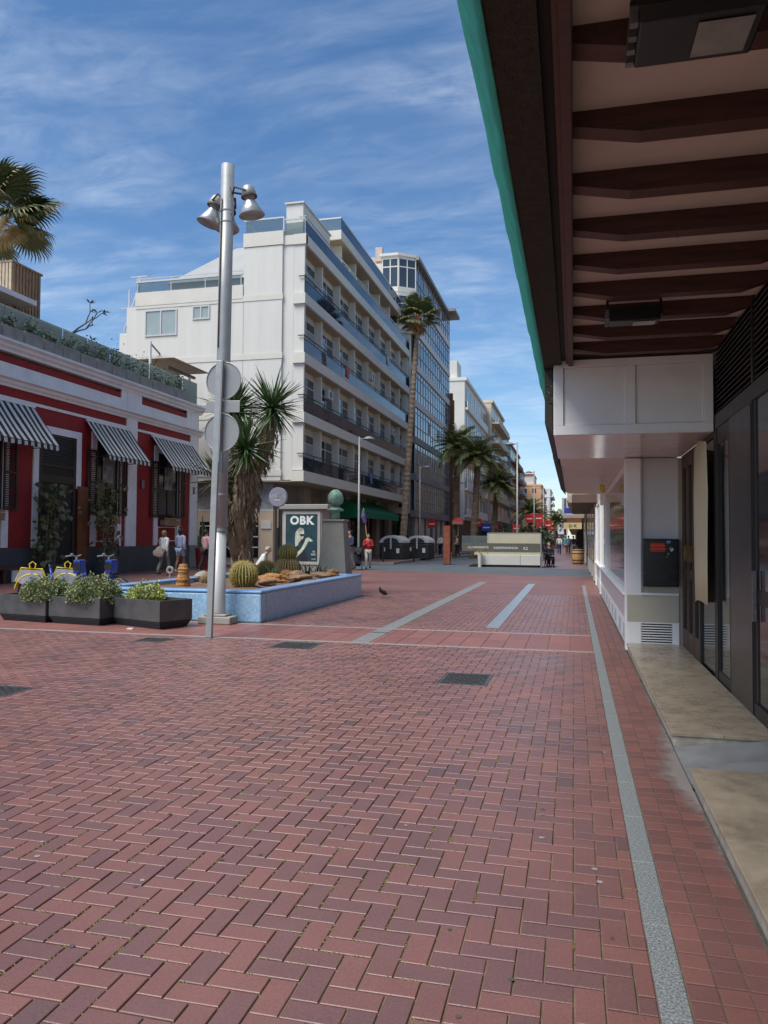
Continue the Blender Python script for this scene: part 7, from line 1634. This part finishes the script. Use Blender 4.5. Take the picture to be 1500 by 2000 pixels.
mb = MB(); mb.tube([(-.12,0,.22),(-.02,.02,.45),(.10,.06,.62),(.12,.14,.60)], .014, 6); mb.build('strap', M('dark_strap',(0.1,0.07,0.06),.7), bg_, world=False)
person('person in a loose pale blue shirt with bare legs and a dark bun', -15.25, 27.9, R(-8), 1.80, clb, clb, hdk, skin=SKIN2, legs='short', stride=.10, hairstyle='bun')
person('person in a pink top and black trousers walking away', -14.3, 28.2, R(-25), 1.74, cpk, cbk, hdk, stride=.16, arms='hold')
person('person in a white top holding up a phone behind the cacti', -10.7, 23.2, R(205), 1.60, cw, cgy, hbr, stride=0, arms='phone', hairstyle='long')
ph = thing('phone', 'black phone held up by the person in white behind the cacti', 'phone', (-10.82, 22.93, 1.33)); mb = MB(); mb.box(-.035,.035,-.005,.005,0,.14); mb.build('case', m_black, ph, world=False, bevel=.004); mb = MB(); mb.box(-.03,.03,.0051,.006,.01,.13); mb.build('screen', m_dkgl, ph, world=False)
person('seated person in white bending forward beside the yucca trunk', -9.85, 23.0, R(-80), 1.70, cw, cbk, hgr, sit=True, lean=.55, stride=0, arms='hold')
stl = thing('stool', 'dark block stool under the seated person', 'stool', (-9.85,23.0,0)); mb = MB(); mb.box(-.2,.2,-.2,.2,.36,.40); mb.build('seat', m_black, stl, world=False)
for a in (-.16,.16):
    for b in (-.16,.16): mb = MB(); mb.tube([(a,b,0),(a*.9,b*.9,.36)], .018, 6); mb.build('leg', m_black, stl, world=False)
person('person in navy and white partly hidden behind the pedestal', -9.75, 33.2, R(150), 1.80, cnv, cgy, hdk, arms='push', stride=.12)
person('person in a red top and pale patterned trousers walking towards us', -9.2, 34.3, R(195), 1.64, crd, cpt, hrd, arms='eat', stride=.15, hairstyle='long')
person('person in a white shirt and dark shorts under the second street lamp', -11.2, 56.8, R(60), 1.70, cw, cbk, hdk, legs='short', sleeves='short', stride=.05)
person('waiter in white standing by the cafe tables at the glass building', -10.2, 60.0, R(160), 1.75, cw, cbk, hdk, stride=0, arms='hold')
person('person in a pale top near the red parasol', -8.35, 56.5, R(100), 1.68, M('peach_cloth',(0.55,0.36,0.28),.8), cbk, hrd, stride=.1, arms='hold', hairstyle='long')
person('walker in black jacket with bare legs in the right hand arcade', -1.55, 56.0, R(-5), 1.75, cbk, cbk, hdk, legs='short', skin=SKIN2, stride=.2)
person('walker in white shirt and dark trousers farther down the arcade', -1.25, 71.5, R(0), 1.72, cw, cnv, hgr, stride=.17)
person('walker in teal shirt and grey shorts beside the one in white', -.72, 71.8, R(0), 1.76, ctl, cgy, hgr, legs='short', sleeves='short', stride=.17)
person('walker in blue just ahead of the one in teal', -.45, 75.0, R(0), 1.75, M('mid_blue_cloth',(0.10,0.17,0.32),.8), cnv, hdk, stride=.15)
person('walker in a black top close to the right hand wall', .0, 68.0, R(10), 1.70, cbk, cgy, hdk, stride=.12)
person('seated person in dark clothes by the cafe enclosure', -1.25, 41.4, R(200), 1.70, cnv, cbk, hgr, sit=True, stride=0, arms='hold')
# pram
pm_ = thing('pram', 'black folding pram pushed next to the person in red', 'pram', (-9.62,33.9,0), R(195))
for sx in (-.22,.22):
    for sy in (-.32,.36):
        mb = MB(); mb.tube([(sx+.0, sy+.09*math.cos(a), .10+.09*math.sin(a)) for a in [2*math.pi*k/16 for k in range(17)]], .018, 6, cap=False); w_ = mb.build('wheel', M('tyre',(0.02,0.02,0.02)), pm_, world=False); mb = MB(); mb.tube([(sx-.015,sy,.10),(sx+.015,sy,.10)], .05, 10); mb.build('hub', m_galv, w_, world=False)
    mb = MB(); mb.tube([(sx,-.32,.10),(sx,.05,.55),(sx,-.38,1.02)], .014, 8); mb.tube([(sx,.36,.10),(sx,.0,.5)], .014, 8); mb.build('frame', m_black, pm_, world=False)
mb = MB(); mb.tube([(-.22,-.38,1.02),(.22,-.38,1.02)], .018, 8); mb.build('handle', m_black, pm_, world=False)
mb = MB(); mb.extr([(-.22,.72),(-.12,.42),(.28,.38),(.36,.30),(.34,.26),(-.16,.34),(-.28,.70)], 0, -.19, .19); mb.build('seat', cbk, pm_, world=False, bevel=.02)
n = 8; mb = MB()
for i in range(n+1):
    a = R(20)+R(110)*i/n
    for x in (-.2,.2): mb.v.append((x, -.06+.30*math.cos(a), .68+.30*math.sin(a)))
for i in range(n): mb.f.append((2*i,2*i+1,2*i+3,2*i+2)); mb.mi.append(0); mb.tone.append(.5)
o = mb.build('hood', cbk, pm_, world=False); sd = o.modifiers.new('s','SOLIDIFY'); sd.thickness = .012
mb = MB(); mb.box(-.16,.16,-.22,.2,.16,.30); mb.build('basket', cbk, pm_, world=False, bevel=.03)
